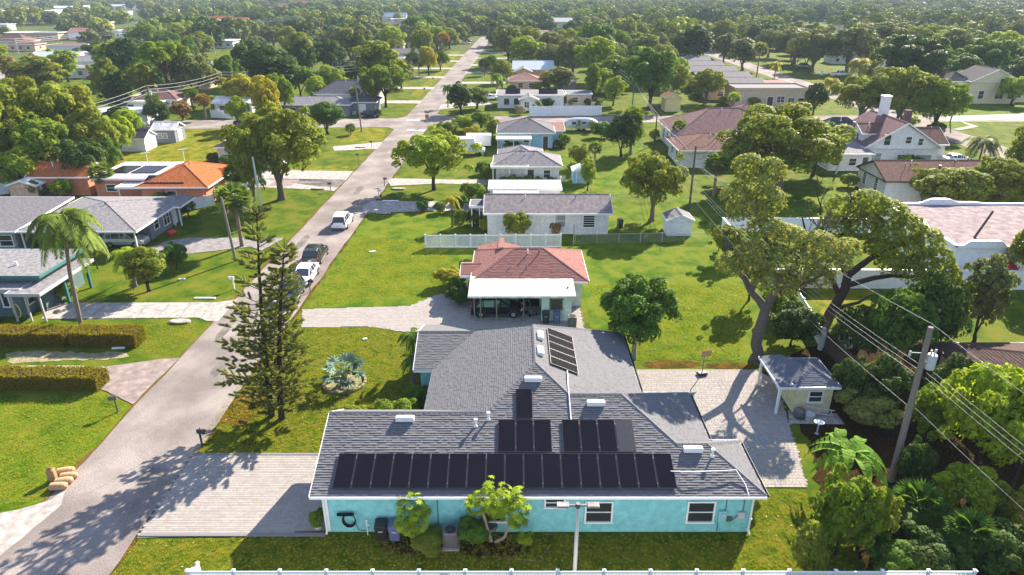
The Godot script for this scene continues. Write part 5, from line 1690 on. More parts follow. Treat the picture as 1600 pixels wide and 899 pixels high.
# a run of fence panels between two points
func vinyl_fence(label: String, a: Vector3, b: Vector3, spacing: float, h: float, m: Material, style: String, group := "") -> void:
	var t := thing("fence", label, "fence", a, 0.0, group)
	var along := b - a
	var n := maxi(1, roundi(along.length() / spacing))
	var dir := along.normalized()
	var turn := Basis(dir, Vector3.UP, dir.cross(Vector3.UP))
	var step := along.length() / n
	var key := "fence %s %.3f %.2f" % [style, step, h]
	var post := Geo.new()
	var w := 0.13
	post.box(Vector3(0, h / 2 + 0.03, 0), Vector3(w, h + 0.06, w), Basis(), Color.WHITE, 0.01)
	var cap := Geo.new()
	cap.box(Vector3(0, h + 0.075, 0), Vector3(w + 0.05, 0.03, w + 0.05), Basis(), Color.WHITE, 0.008)
	cap.box(Vector3(0, h + 0.11, 0), Vector3(w + 0.02, 0.05, w + 0.02), Basis(), Color.WHITE, 0.0, 0.3)
	var pm := post.mesh()
	var cm := cap.mesh()
	var rail := Geo.new()
	rail.box(Vector3(step / 2, 0, 0), Vector3(step - w, 0.13, 0.07), Basis(), Color.WHITE, 0.01)
	var rm := rail.mesh()
	var pk := Geo.new()
	var count := int((step - w) / (0.16 if style == "board" else 0.13))
	var bw := (step - w) / count
	var dep := 0.03
	pk.box(Vector3(0, h / 2, 0), Vector3(bw - (0.012 if style == "board" else 0.045), h - (0.32 if style == "board" else 0.02), dep), Basis(), Color.WHITE, 0.004)
	var pkm := pk.mesh()
	var few := n * count <= 330
	for i in n + 1:
		var at := Vector3(dir.x, dir.y, dir.z) * step * i
		var o := part("post", pm, m, t, at)
		o.basis = turn
		var o2 := part("post_cap", cm, m, o)
		if i == n:
			break
		for y in [h - 0.06, 0.10]:
			o = part("rail", rm, m, t, at + Vector3(0, y, 0))
			o.basis = turn
		for k in count:
			o = part("picket" if style != "board" else "board", pkm, m, t, at + dir * (w / 2 + bw * (k + 0.5)))
			o.basis = turn

func chain_link(label: String, pts: Array, h := 1.15) -> void:
	var t := thing("chain_link_fence", label, "fence", pts[0])
	for i in pts.size() - 1:
		var a: Vector3 = pts[i] - pts[0]
		var b: Vector3 = pts[i + 1] - pts[0]
		var n := maxi(1, roundi(a.distance_to(b) / 2.6))
		for k in n + (1 if i == pts.size() - 2 else 0):
			var g := Geo.new()
			g.cyl(a.lerp(b, float(k) / n), 0.03, h + 0.05, 6)
			part("post", g, M.galvanised, t)
		var r := Geo.new()
		r.bar(a + Vector3(0, h, 0), b + Vector3(0, h, 0), 0.022)
		part("rail", r, M.galvanised, t)
		var w := Geo.new()
		var d := a.distance_to(b)
		var dir := (b - a).normalized()
		var m := int(d / 0.16)
		for k in m:
			for s in [-1, 1]:
				var x0 := k * 0.16
				var x1: float = x0 + s * h
				var p := a + dir * clampf(x0, 0, d) + Vector3(0, 0.03, 0)
				var y1 := h
				if x1 < 0:
					y1 = x0
					x1 = 0
				elif x1 > d:
					y1 = d - x0
					x1 = d
				w.tube([p, a + dir * x1 + Vector3(0, maxf(y1, 0.05), 0)], [0.005, 0.005], 3, Color.WHITE, false)
		part("wire_netting", w, M.galvanised, t)

func wire(label: String, a: Vector3, b: Vector3, sag: float, r: float, m: Material, group := "") -> void:
	var pts := []
	var rad := []
	var n := 14
	for i in n + 1:
		var u := float(i) / n
		pts.append(a.lerp(b, u) - Vector3(0, sag * 4.0 * u * (1.0 - u), 0) - a)
		rad.append(r)
	var g := Geo.new()
	g.tube(pts, rad, 4, Color.WHITE, false)
	whole("power_line", g, m, label, "power line", a, 0.0, group)

func utility_pole(label: String, foot: Vector3, top: Vector3, r: float, m: Material, arm := 0.0, can := false) -> Node3D:
	var t := thing("utility_pole", label, "utility pole", foot)
	var up := top - foot
	var g := Geo.new()
	g.tube([Vector3.ZERO, up * 0.5, up], [r, r * 0.88, r * 0.72], 10)
	part("pole", g, m, t)
	if arm > 0.0:
		g = Geo.new()
		g.box(up * 0.94, Vector3(arm, 0.12, 0.10), Basis(), Color.WHITE, 0.01)
		g.bar(up * 0.94 + Vector3(arm * 0.3, 0, 0.06), up * 0.86 + Vector3(0, 0, 0.1), 0.02)
		g.bar(up * 0.94 + Vector3(-arm * 0.3, 0, 0.06), up * 0.86 + Vector3(0, 0, 0.1), 0.02)
		part("crossarm", g, m, t)
		for s in [-1, 0, 1]:
			g = Geo.new()
			g.lathe(up * 0.94 + Vector3(s * arm * 0.45, 0.06, 0) + (Vector3(0, 0.6, 0) if s == 0 else Vector3.ZERO), [Vector2(0, 0), Vector2(0.04, 0.0), Vector2(0.05, 0.08), Vector2(0.03, 0.16), Vector2(0, 0.17)], 8)
			part("insulator", g, M.galvanised, t)
	if can:
		g = Geo.new()
		var c := up * 0.80 + Vector3(0.42, -0.45, 0.1)
		g.lathe(c, [Vector2(0, 0), Vector2(0.24, 0.0), Vector2(0.26, 0.06), Vector2(0.26, 0.82), Vector2(0.22, 0.90), Vector2(0, 0.93)], 16)
		g.bar(c + Vector3(0.08, 0.9, 0), c + Vector3(0.12, 1.2, 0), 0.05)
		g.bar(c + Vector3(-0.1, 0.9, 0), c + Vector3(-0.12, 1.15, 0), 0.05)
		g.box(c + Vector3(-0.3, 0.5, 0), Vector3(0.2, 0.1, 0.15))
		part("transformer", g, M.galvanised, t)
	return t

func make_street_things() -> void:
	rng.seed = 41
	# cars on the street
	var grp := "cars parked along the right edge of the street"
	car("white SUV parked alone on the street, seen from behind", Vector3(-20.88, 0, -80.33), PI + 0.02, "suv", M.paint_white, grp).rotation.y = PI
	car("black SUV parked on the street behind the white sedan", Vector3(-21.19, 0, -68.85), PI, "suv", M.paint_black, grp)
	car("white car parked between the black SUV and the dark teal car", Vector3(-20.75, 0.036, -63.2), 0.0, "sedan", M.paint_white, grp)
	car("dark teal car nearest on the street, half behind the pine", Vector3(-20.95, 0.036, -58.6), 0.0, "suv", M.paint_teal, grp)
	car("dark purple-black SUV parked under the white carport roof", Vector3(-1.35, 0.036, -55.3), PI / 2, "suv", M.paint_dark)
	car("dark car under the big carport of the grey house", Vector3(-43.9, 0.0, -73.2), PI / 2, "suv", M.paint_silver)
	car("black car in the shade by the slate corner house", Vector3(-32.24, 0, -156.7), PI / 2, "sedan", M.paint_black)
	car("dark car in the left-hand drive at the far street end", Vector3(-29.47, 0, -378.69), PI / 2, "sedan", M.paint_black)
	car("second dark car at the far street end, beside the first", Vector3(-23.72, 0, -383.18), PI / 2, "suv", M.paint_dark)
	car("white car beside the two dark ones at the far drives", Vector3(-23.58, 0, -370.02), PI / 2, "sedan", M.paint_white)
	car("white pickup on the back street below the grey oaks", Vector3(107.84, 0, -233.72), PI / 2 + 0.1, "pickup", M.paint_white)
	car("silver car in the tree shade on the back street", Vector3(106.33, 0, -258.84), PI / 2, "suv", M.paint_silver)
	car("white car behind the low brown-roofed house", Vector3(74.44, 0, -113.18), PI / 2, "sedan", M.paint_white)
	car("white van at the far right beside the yellow house", Vector3(137.86, 0, -191.6), PI / 2, "suv", M.paint_silver)
	car("red car by the metal-roofed warehouse", Vector3(-163.48, 0, -267.64), 0.4, "sedan", M.paint_red)
	car("second red car beside the warehouse, further right", Vector3(-132.6, 0, -225.25), PI / 2, "sedan", M.paint_red)
	car("white car in the trees right of the warehouse", Vector3(-162.54, 0, -281.96), PI / 2, "suv", M.paint_white)
	car("dark car on the highway at the left edge", Vector3(-181.72, 0, -254.65), 0.5, "sedan", M.paint_dark)
	car("red car at the roadside house on the left skyline", Vector3(-237.06, 0, -349.94), 1.2, "sedan", M.paint_red)
	car("black car by the terrace units under the trees", Vector3(76.81, 0, -277.03), PI / 2, "suv", M.paint_black)
	car("white car before the low house with roof panels", Vector3(-5.5, 0, -182.4), PI / 2, "sedan", M.paint_white)
	car("black car in the side street's dark garage corner", Vector3(-56.36, 0, -141.65), 0.2, "suv", M.paint_black)
	# trailers and the box truck by the blue house
	var t := thing("box_truck", "white box truck parked on the lawn left of the blue house", "truck", Vector3(-8.0, 0, -119.5), 0.0)
	var g := Geo.new()
	g.box(Vector3(-0.6, 1.75, 0), Vector3(4.2, 2.3, 2.2), Basis(), Color.WHITE, 0.06)
	part("box", g, M.paint_white, t)
	g = Geo.new()
	g.box(Vector3(2.1, 1.2, 0), Vector3(1.3, 1.5, 2.0), Basis(), Color.WHITE, 0.15, 0.88)
	g.box(Vector3(2.9, 0.75, 0), Vector3(0.7, 0.6, 1.9), Basis(), Color.WHITE, 0.1)
	part("cab", g, M.paint_white, t)
	g = Geo.new()
	g.box(Vector3(2.72, 1.55, 0), Vector3(0.12, 0.6, 1.6), Basis(Vector3.BACK, 0.2))
	g.box(Vector3(2.2, 1.55, 1.0), Vector3(0.7, 0.5, 0.04))
	part("window_glass", g, M.glass, t)
	for q in [[-1.5, 1.0], [2.2, 1.0], [-1.5, -1.0], [2.2, -1.0]]:
		g = Geo.new()
		g.tube([Vector3(q[0], 0.36, q[1] - 0.12), Vector3(q[0], 0.36, q[1] + 0.12)], [0.36, 0.36], 16)
		part("wheel", g, M.rubber, t)
	t = thing("cargo_trailer", "white enclosed trailer behind the box truck", "trailer", Vector3(-6.11, 0, -125.14))
	g = Geo.new()
	g.box(Vector3(0, 1.4, 0), Vector3(4.6, 2.0, 2.1), Basis(), Color.WHITE, 0.08)
	g.bar(Vector3(-2.3, 0.45, 0), Vector3(-3.4, 0.45, 0), 0.06)
	part("box", g, M.paint_white, t)
	for q in [[0.4, 1.0], [0.4, -1.0]]:
		g = Geo.new()
		g.tube([Vector3(q[0], 0.34, q[1] - 0.1), Vector3(q[0], 0.34, q[1] + 0.1)], [0.34, 0.34], 14)
		part("wheel", g, M.rubber, t)
	t = thing("travel_trailer", "rounded silver-white travel trailer right of the blue house", "trailer", Vector3(14.16, 0, -140.97))
	g = Geo.new()
	var prof := []
	for i in 9:
		var z := -3.2 + i * 0.8
		var k := 1.0 - 0.35 * pow(absf(z) / 3.2, 4)
		prof.append([z, k])
	for i in 8:
		for j in 12:
			var q := []
			for w in [[i, j], [i + 1, j], [i + 1, j + 1], [i, j + 1]]:
				var a: float = PI * (w[1] / 12.0)
				var k: float = prof[w[0]][1]
				q.append(Vector3(prof[w[0]][0], 0.6 + 2.0 * k * pow(sin(a), 0.6), -1.15 * k * signf(cos(a)) * pow(absf(cos(a)), 0.6)))
			g.quad(q[3], q[2], q[1], q[0])
	g.box(Vector3(0, 0.62, 0), Vector3(5.4, 0.1, 2.0))
	part("shell", g, M.paint_silver, t)
	for x in [-1.6, 0.4, 1.9]:
		window_at(t, Vector3(x, 1.7, 1.1), 0, 0.8, 0.5, M.galvanised, "plain")
	for q in [[-0.5, 1.0], [0.5, 1.0], [-0.5, -1.0], [0.5, -1.0]]:
		g = Geo.new()
		g.tube([Vector3(q[0], 0.33, q[1] - 0.1), Vector3(q[0], 0.33, q[1] + 0.1)], [0.33, 0.33], 14)
		part("wheel", g, M.rubber, t)
	g = Geo.new()
	g.box(Vector3(0, 0.7, 0), Vector3(2.4, 0.5, 1.6), Basis(), Color.WHITE, 0.2)
	g.box(Vector3(0.2, 1.0, 0), Vector3(1.6, 0.2, 1.1), Basis(), Color.WHITE, 0.08)
	whole("covered_boat", g, M.white, "white tarpaulin-covered boat beside the blue house", "boat", Vector3(9.55, 0, -130.82))
	g = Geo.new()
	g.box(Vector3(0, 0.9, 0), Vector3(1.3, 1.6, 0.9), Basis(), Color.WHITE, 0.05)
	whole("storage_cabinet", g, M.red, "red cabinet standing at the blue house corner", "cabinet", Vector3(8.84, 0, -133.23))
	# bins
	wheelie_bin("black wheelie bin by the turquoise wall", Vector3(-6.95, 0.02, -28.0), 0.05, M.bin_black, "bins by the turquoise wall")
	wheelie_bin("blue-violet wheelie bin beside the black one at the turquoise wall", Vector3(-6.2, 0.02, -27.95), -0.04, M.bin_blue, "bins by the turquoise wall")
	wheelie_bin("black wheelie bin at the mint storage room", Vector3(2.95, 0.04, -53.5), 0.0, M.bin_black, "bins at the mint house")
	wheelie_bin("dark blue wheelie bin beside the black one at the mint storage room", Vector3(3.9, 0.04, -53.55), 0.0, M.bin_blue, "bins at the mint house")
	wheelie_bin("black wheelie bin at the left teal carport", Vector3(-45.3, 0.0, -53.6), 0.2, M.bin_black, "")
	wheelie_bin("dark wheelie bin right of the long white house", Vector3(13.2, 0.0, -79.4), 0.2, M.bin_black, "")
	# air conditioners
	for q in [[Vector3(-3.22, 0.02, -27.5), "tall grey air conditioner on a pad by the turquoise wall", M.ac_grey, 0.74, 0.95], [Vector3(5.2, 0.04, -52.9), "round-topped grey air conditioner at the mint house corner", M.ac_grey, 0.75, 0.85], [Vector3(13.4, 0.02, -34.8), "grey air conditioner hidden behind the turquoise house's right wing", M.ac_grey, 0.75, 0.9]]:
		if q[1].contains("hidden"):
			continue
		t = thing("air_conditioner", q[1], "air conditioner", q[0])
		var w: float = q[3]
		var h: float = q[4]
		g = Geo.new()
		g.box(Vector3(0, 0.04, 0), Vector3(w + 0.2, 0.08, w + 0.2), Basis(), Color.WHITE, 0.01)
		part("pad", g, M.concrete, t)
		g = Geo.new()
		g.box(Vector3(0, h / 2 + 0.08, 0), Vector3(w - 0.06, h - 0.06, w - 0.06), Basis(), Color.WHITE, 0.08)
		g.box(Vector3(0, h + 0.06, 0), Vector3(w, 0.08, w), Basis(), Color.WHITE, 0.03)
		g.box(Vector3(0, 0.12, 0), Vector3(w, 0.06, w), Basis(), Color.WHITE, 0.02)
		part("case", g, q[2], t)
		g = Geo.new()
		for i in 13:
			var x := -w / 2 + w * (i + 0.5) / 13.0
			for s in [-1, 1]:
				g.box(Vector3(x, h / 2 + 0.06, s * (w / 2 - 0.02)), Vector3(0.02, h - 0.15, 0.035))
				g.box(Vector3(s * (w / 2 - 0.02), h / 2 + 0.06, x), Vector3(0.035, h - 0.15, 0.02))
		part("grille", g, q[2], t)
		g = Geo.new()
		g.cyl(Vector3(0, h + 0.10, 0), w * 0.40, 0.012, 24)
		part("fan_opening", g, M.dark, t)
		g = Geo.new()
		for i in 5:
			g.tube(range(25).map(func(k): return Vector3(cos(TAU * k / 24.0), 0, sin(TAU * k / 24.0)) * w * (0.08 + 0.08 * i) + Vector3(0, h + 0.125, 0)), range(25).map(func(_k): return 0.006), 4, Color.WHITE, false)
		for i in 4:
			g.bar(Vector3(cos(PI * i / 4) * w * 0.41, h + 0.125, sin(PI * i / 4) * w * 0.41), Vector3(-cos(PI * i / 4) * w * 0.41, h + 0.125, -sin(PI * i / 4) * w * 0.41), 0.008, 4)
		part("fan_guard", g, M.metal_dark, t)
	# hose, tap and plant by the left corner of the turquoise wall
	t = thing("hose_reel", "black garden hose coiled on a reel on the turquoise wall", "hose reel", Vector3(-8.65, 0, -28.3))
	g = Geo.new()
	for k in 5:
		g.tube(range(19).map(func(i): return Vector3(cos(TAU * i / 18.0) * (0.30 + 0.015 * k), 1.05 + sin(TAU * i / 18.0) * (0.36 + 0.02 * k), 0.04 + 0.03 * k)), range(19).map(func(_i): return 0.022), 5, Color.WHITE, false)
	g.tube([Vector3(0.3, 0.9, 0.1), Vector3(0.45, 0.4, 0.12), Vector3(0.75, 0.32, 0.1), Vector3(0.95, 0.4, 0.05)], [0.02, 0.02, 0.02, 0.02], 5)
	part("hose", g, M.rubber, t)
	g = Geo.new()
	g.box(Vector3(-0.2, 1.35, 0.02), Vector3(0.9, 0.16, 0.12), Basis(), Color.WHITE, 0.02)
	part("bracket", g, M.rubber, t)
	t = thing("garden_tap", "thin white standpipe tap beside the coiled hose", "tap", Vector3(-7.75, 0, -28.2))
	g = Geo.new()
	g.cyl(Vector3.ZERO, 0.03, 1.0, 8)
	g.bar(Vector3(0, 0.75, 0), Vector3(0.16, 0.72, 0.05), 0.025)
	g.bar(Vector3(-0.06, 1.0, 0), Vector3(0.06, 1.0, 0), 0.025)
	part("pipe", g, M.trim, t)
	g = Geo.new()
	g.lathe(Vector3(-1.25, 0.55, -28.2), [Vector2(0, 0), Vector2(0.46, 0.0), Vector2(0.5, 0.1), Vector2(0.42, 0.2), Vector2(0, 0.2)], 20)
	var tub := whole("folded_tub", g, M.metal_dark, "dark round tub leaning on the turquoise wall behind the papaya", "tub")
	# yard-waste sacks at the kerb
	for q in [[Vector3(-27.33, 0, -32.6), 0.0, "brown paper sack standing open at the back of the kerbside pile", true], [Vector3(-26.99, 0, -33.25), 0.5, "brown paper sack lying nearest the road's far side of the pile", false], [Vector3(-26.52, 0, -32.78), 0.4, "pale brown sack lying second along the kerbside pile", false], [Vector3(-26.55, 0, -32.32), 0.5, "brown sack lying third along the kerbside pile", false], [Vector3(-26.58, 0, -31.87), 0.3, "fat brown sack lying nearest the viewer in the kerbside pile", false]]:
		g = Geo.new()
		if q[3]:
			g.box(Vector3(0, 0.45, 0), Vector3(0.46, 0.9, 0.36), Basis(), Color(0.9, 0.85, 0.8), 0.06, 0.92)
			g.box(Vector3(0, 0.93, 0), Vector3(0.36, 0.14, 0.26), Basis(), Color(0.5, 0.45, 0.3), 0.06, 0.6)
		else:
			var b := Basis(Vector3.UP, q[1])
			g.lathe(Vector3.ZERO, [Vector2(0, -0.5), Vector2(0.15, -0.48), Vector2(0.25, -0.40), Vector2(0.27, -0.1), Vector2(0.26, 0.25), Vector2(0.20, 0.44), Vector2(0.10, 0.52), Vector2(0, 0.5)], 12, Color(1.1, 1.05, 1.0), Vector3(1, 1, 0.85))
			var f := Geo.new()
			f.add(g, Transform3D(Basis(Vector3.UP, PI / 2 + q[1] - 0.2) * Basis(Vector3.RIGHT, PI / 2), Vector3(0, 0.23, 0)))
			g = f
		whole("paper_sack", g, M.bag, q[2], "sack", q[0], 0.0, "sacks piled at the kerb")
	# mailboxes
	mailbox("black mailbox at the paved driveway corner, left of the turquoise house", Vector3(-19.86, 0, -35.95), PI / 2, M.black_trim, M.black_trim)
	mailbox("dark mailbox on the left lawn beside the brick-pink drive", Vector3(-27.33, 0, -39.83), -PI / 2 + 0.3, M.metal_dark, M.metal_dark)
	mailbox("black mailbox on two legs by the second paved drive", Vector3(-19.44, 0, -60.07), PI / 2, M.black_trim, M.wood)
	mailbox("white mailbox on the left verge across from the pines", Vector3(-27.07, 0, -60.83), -PI / 2, M.trim, M.trim)
	mailbox("white mailbox at the shaded drive below the lime tree", Vector3(-18.54, 0, -92.03), PI / 2, M.trim, M.trim)
	mailbox("dark mailbox at the drive mouth left of the lime tree", Vector3(-18.82, 0, -98.35), PI / 2, M.metal_dark, M.metal_dark)
	mailbox("dark mailbox on the left verge near the big street oak", Vector3(-26.09, 0, -95.6), -PI / 2, M.metal_dark, M.wood)
	mailbox("dark mailbox on the thin dry verge left of the street", Vector3(-25.93, 0, -114.1), -PI / 2, M.metal_dark, M.wood)
	mailbox("dark mailbox beside the drive near the corner bush", Vector3(-25.63, 0, -124.6), -PI / 2, M.metal_dark, M.wood)
	mailbox("dark mailbox on the far verge past the slate house", Vector3(-24.16, 0, -195.27), -PI / 2, M.metal_dark, M.wood)
	mailbox("dark mailbox farthest along the left verge", Vector3(-24.34, 0, -218.89), -PI / 2, M.metal_dark, M.wood)
	# drain covers and culvert ends
	for q in [[Vector3(-29.17, 0, -53.63), 1.15, 0.5, "pale oval culvert end in the left lawn by the concrete drive"], [Vector3(-16.7, 0, -85), 1.2, 0.45, "pale culvert end on the lawn below the shaded drive"], [Vector3(-28.2, 0, -96.62), 1.3, 0.4, "brownish culvert end by the big oak's lawn"], [Vector3(-16.56, 0, -96.62), 1.3, 0.45, "dark culvert end beside the drive left of the lime tree"], [Vector3(-27.74, 0, -124.6), 1.2, 0.4, "dark culvert end in the dry verge far left"]]:
		g = Geo.new()
		g.lathe(Vector3(0, 0, 0), [Vector2(0.62, 0.0), Vector2(0.60, 0.16), Vector2(0.52, 0.20), Vector2(0, 0.22)], 20, Color.WHITE, Vector3(q[1] * 1.35, 1, q[2] * 1.5))
		t = thing("culvert_end", q[3], "culvert", q[0])
		part("collar", g, M.concrete, t)
		g = Geo.new()
		g.lathe(Vector3(0, 0.0, q[2] * 0.55), [Vector2(0.55, 0.0), Vector2(0.5, 0.10), Vector2(0, 0.12)], 16, Color.WHITE, Vector3(q[1] * 1.25, 1, q[2] * 1.0))
		part("opening", g, M.shade_soil, t)
	for q in [[Vector3(-29.02, 0, -58.6), 2.0, "thin white kerb stone lying on the left lawn by the drive", 0.0], [Vector3(-32.06, 0, -48.88), 1.0, "small white slab at the foot of the upper hedge", 0.1], [Vector3(-16.71, 0, -90.63), 2.2, "thin white kerb bar across the shaded drive mouth", 0.0], [Vector3(-15.5, 0, -70.99), 0.7, "small white scrap lying on the bright lawn", 0.5], [Vector3(-33.24, 0, -63.21), 0.6, "small tan scrap on the lawn by the round bush", 0.3], [Vector3(-12.29, 0, -50.42), 0.35, "small white scrap on the lawn behind the silver palm", 0.2]]:
		g = Geo.new()
		g.box(Vector3(0, 0.06, 0), Vector3(q[1], 0.12, 0.24), Basis(Vector3.UP, q[3]), Color.WHITE, 0.02)
		whole("kerb_stone", g, M.white, q[2], "slab", q[0])
	# the basketball hoop
	t = thing("basketball_hoop", "small black portable basketball hoop on the patio's far edge", "basketball hoop", Vector3(14.4, 0.05, -44.7), 0.25)
	g = Geo.new()
	g.box(Vector3(0, 0.12, 0), Vector3(0.75, 0.24, 0.5), Basis(), Color.WHITE, 0.06)
	part("base", g, M.bin_black, t)
	g = Geo.new()
	g.tube([Vector3(0, 0.2, 0), Vector3(0.02, 1.6, 0), Vector3(0.05, 1.75, 0.15)], [0.035, 0.035, 0.03], 8)
	part("pole", g, M.metal_dark, t)
	g = Geo.new()
	g.box(Vector3(0.05, 1.95, 0.2), Vector3(0.82, 0.5, 0.03), Basis(), Color.WHITE, 0.005)
	part("backboard", g, M.bag, t)
	g = Geo.new()
	g.tube(range(17).map(func(i): return Vector3(0.05 + cos(TAU * i / 16.0) * 0.2, 1.8, 0.45 + sin(TAU * i / 16.0) * 0.2)), range(17).map(func(_i): return 0.012), 5, Color.WHITE, false)
	part("rim", g, M.orange, t)
	# garden chair or stand at the house edge
	t = thing("metal_stand", "thin black metal stand at the house's right eave, shadow beside it", "stand", Vector3(11.9, 0.05, -39.0))
	g = Geo.new()
	for q in [[-0.4, 0], [0.4, 0], [-0.4, 0.5], [0.4, 0.5]]:
		g.bar(Vector3(q[0], 0, q[1]), Vector3(q[0] * 0.8, 0.9, q[1]), 0.02)
	g.bar(Vector3(-0.32, 0.9, 0), Vector3(0.32, 0.9, 0), 0.02)
	g.bar(Vector3(-0.32, 0.9, 0.5), Vector3(0.32, 0.9, 0.5), 0.02)
	part("frame", g, M.metal_dark, t)
	# things by the cream shed
	t = thing("bird_bath", "pale bird bath on a thin post before the cream shed", "bird bath", Vector3(20.1, 0, -37.3))
	g = Geo.new()
	g.cyl(Vector3.ZERO, 0.05, 0.85, 8)
	g.cyl(Vector3.ZERO, 0.18, 0.06, 10, Color.WHITE, 0.08)
	part("post", g, M.galvanised, t)
	g = Geo.new()
	g.lathe(Vector3(0, 0.82, 0), [Vector2(0, 0), Vector2(0.2, 0.03), Vector2(0.33, 0.12), Vector2(0.30, 0.14), Vector2(0, 0.08)], 16)
	part("bowl", g, M.white, t)
	g = Geo.new()
	for s in [-1, 1]:
		g.box(Vector3(0, 0.45 + s * 0.2, 0), Vector3(1.9, 0.06, 0.08), Basis(Vector3.BACK, -0.12))
	for i in 6:
		g.box(Vector3(-0.75 + i * 0.3, 0.45 - (-0.75 + i * 0.3) * 0.12, 0), Vector3(0.05, 0.42, 0.05))
	whole("ladder", g, M.galvanised, "aluminium ladder leaning along the cream shed's near wall", "ladder", Vector3(21.0, 0.05, -39.2), -0.1)
	g = Geo.new()
	g.lathe(Vector3.ZERO, [Vector2(0, 0), Vector2(0.3, 0), Vector2(0.42, 0.3), Vector2(0.38, 0.55), Vector2(0.2, 0.75), Vector2(0, 0.8)], 14)
	whole("covered_grill", g, M.metal_dark, "dark covered barbecue beside the cream shed's left corner", "barbecue", Vector3(19.6, 0.05, -39.1))
	g = Geo.new()
	g.lathe(Vector3.ZERO, [Vector2(0, 0), Vector2(0.28, 0), Vector2(0.36, 0.45), Vector2(0.32, 0.46), Vector2(0, 0.40)], 14)
	whole("plant_tub", g, M.galvanised, "grey tub between the covered barbecue and the ladder", "tub", Vector3(20.2, 0.05, -38.9))
	# motorcycle-like mower in the carport
	t = thing("lawn_mower", "black mower in the shade of the white carport", "lawn mower", Vector3(1.7, 0.05, -55.1), 0.5)
	g = Geo.new()
	g.box(Vector3(0, 0.35, 0), Vector3(0.6, 0.3, 0.9), Basis(), Color.WHITE, 0.1)
	g.box(Vector3(0, 0.6, 0.1), Vector3(0.4, 0.25, 0.4), Basis(), Color.WHITE, 0.06)
	part("body", g, M.metal_dark, t)
	g = Geo.new()
	g.tube([Vector3(-0.25, 0.4, -0.4), Vector3(-0.25, 1.0, -0.9), Vector3(0.25, 1.0, -0.9), Vector3(0.25, 0.4, -0.4)], [0.02, 0.02, 0.02, 0.02], 6)
	part("handle", g, M.galvanised, t)
	for q in [[-0.32, 0.35], [0.32, 0.35], [-0.32, -0.35], [0.32, -0.35]]:
		g = Geo.new()
		g.tube([Vector3(q[0] - 0.05, 0.15, q[1]), Vector3(q[0] + 0.05, 0.15, q[1])], [0.15, 0.15], 12)
		part("wheel", g, M.rubber, t)
	# garden hose by the teal house
	g = Geo.new()
	g.tube(range(15).map(func(i): return Vector3(cos(TAU * i / 14.0) * 0.3, 1.0 + sin(TAU * i / 14.0) * 0.65, 0)), range(15).map(func(_i): return 0.04), 5, Color.WHITE, false)
	whole("hose_coil", g, M.yellow, "yellow hose loop hanging on the dark teal wall", "hose", Vector3(-43.4, 0, -53.9))
	g = Geo.new()
	g.lathe(Vector3.ZERO, [Vector2(0, 0), Vector2(0.5, 0.05), Vector2(0.55, 0.4), Vector2(0.3, 0.6), Vector2(0, 0.62)], 10)
	whole("red_planter", g, M.red, "red heap of pots by the grey house's door", "planter", Vector3(-40.3, 0.05, -76.5))
	# stop sign at the crossing and a small street sign
	t = thing("stop_sign", "red stop sign with street name plates at the crossing", "stop sign", Vector3(-17.7, 0, -144.44))
	g = Geo.new()
	g.cyl(Vector3.ZERO, 0.04, 3.0, 6)
	part("post", g, M.galvanised, t)
	g = Geo.new()
	g.tube([Vector3(0, 2.25, 0.03), Vector3(0, 2.25, 0.06)], [0.45, 0.45], 8)
	part("plate", g, M.red, t)
	var tm := TextMesh.new()
	tm.text = "STOP"
	tm.font = SystemFont.new()
	tm.font.font_names = PackedStringArray(["Droid Sans"])
	tm.font_size = 24
	tm.pixel_size = 0.011
	tm.depth = 0.02
	part("lettering", tm, M.trim, t, Vector3(0, 2.25, 0.07))
	g = Geo.new()
	g.box(Vector3(0, 2.95, 0), Vector3(0.9, 0.18, 0.02))
	g.box(Vector3(0, 3.14, 0), Vector3(0.02, 0.18, 0.9))
	part("name_plate", g, M.paint_teal, t)
	t = thing("road_sign", "small pale sign on a post at the far right verge", "road sign", Vector3(-17.56, 0, -186.89))
	g = Geo.new()
	g.cyl(Vector3.ZERO, 0.03, 2.3, 6)
	part("post", g, M.galvanised, t)
	g = Geo.new()
	g.box(Vector3(0, 2.1, 0.02), Vector3(0.5, 0.6, 0.02))
	part("plate", g, M.galvanised, t)
	t = thing("road_sign", "yellow diamond sign in the shade of the back street", "road sign", Vector3(103.32, 0, -258.84))
	g = Geo.new()
	g.cyl(Vector3.ZERO, 0.04, 2.6, 6)
	part("post", g, M.galvanised, t)
	g = Geo.new()
	g.box(Vector3(0, 2.4, 0.03), Vector3(0.9, 0.9, 0.03), Basis(Vector3.BACK, PI / 4))
	part("plate", g, M.yellow, t)
	t = thing("road_sign", "white sign board beside the white pickup on the back street", "road sign", Vector3(101.94, 0, -233.72))
	g = Geo.new()
	g.box(Vector3(0, 1.0, 0), Vector3(0.9, 1.4, 0.06))
	part("plate", g, M.trim, t)
	t = thing("clothes_post", "white T-shaped clothes post, left one behind the orange roof", "clothes post", Vector3(-60.16, 0, -111.39))
	g = Geo.new()
	g.cyl(Vector3.ZERO, 0.06, 2.0, 6)
	g.box(Vector3(0, 2.0, 0), Vector3(0.12, 0.1, 1.4), Basis(Vector3.UP, -1.0))
	part("frame", g, M.trim, t)
	copy_of(t, "white T-shaped clothes post, right one behind the orange roof", Vector3(-55.32, 0, -114.1))
	# street lamp in the near foreground
	t = thing("street_lamp", "tall pale grey lamp post with two flat heads in the near foreground", "street lamp", Vector3(3.13, 0, -25.45))
	g = Geo.new()
	g.tube([Vector3.ZERO, Vector3(0.0, 4.5, 0)], [0.10, 0.085], 12)
	g.cyl(Vector3(0, 0, 0), 0.17, 0.12, 12)
	part("pole", g, M.galvanised, t)
	g = Geo.new()
	g.box(Vector3(0, 4.48, 0), Vector3(0.9, 0.08, 0.08))
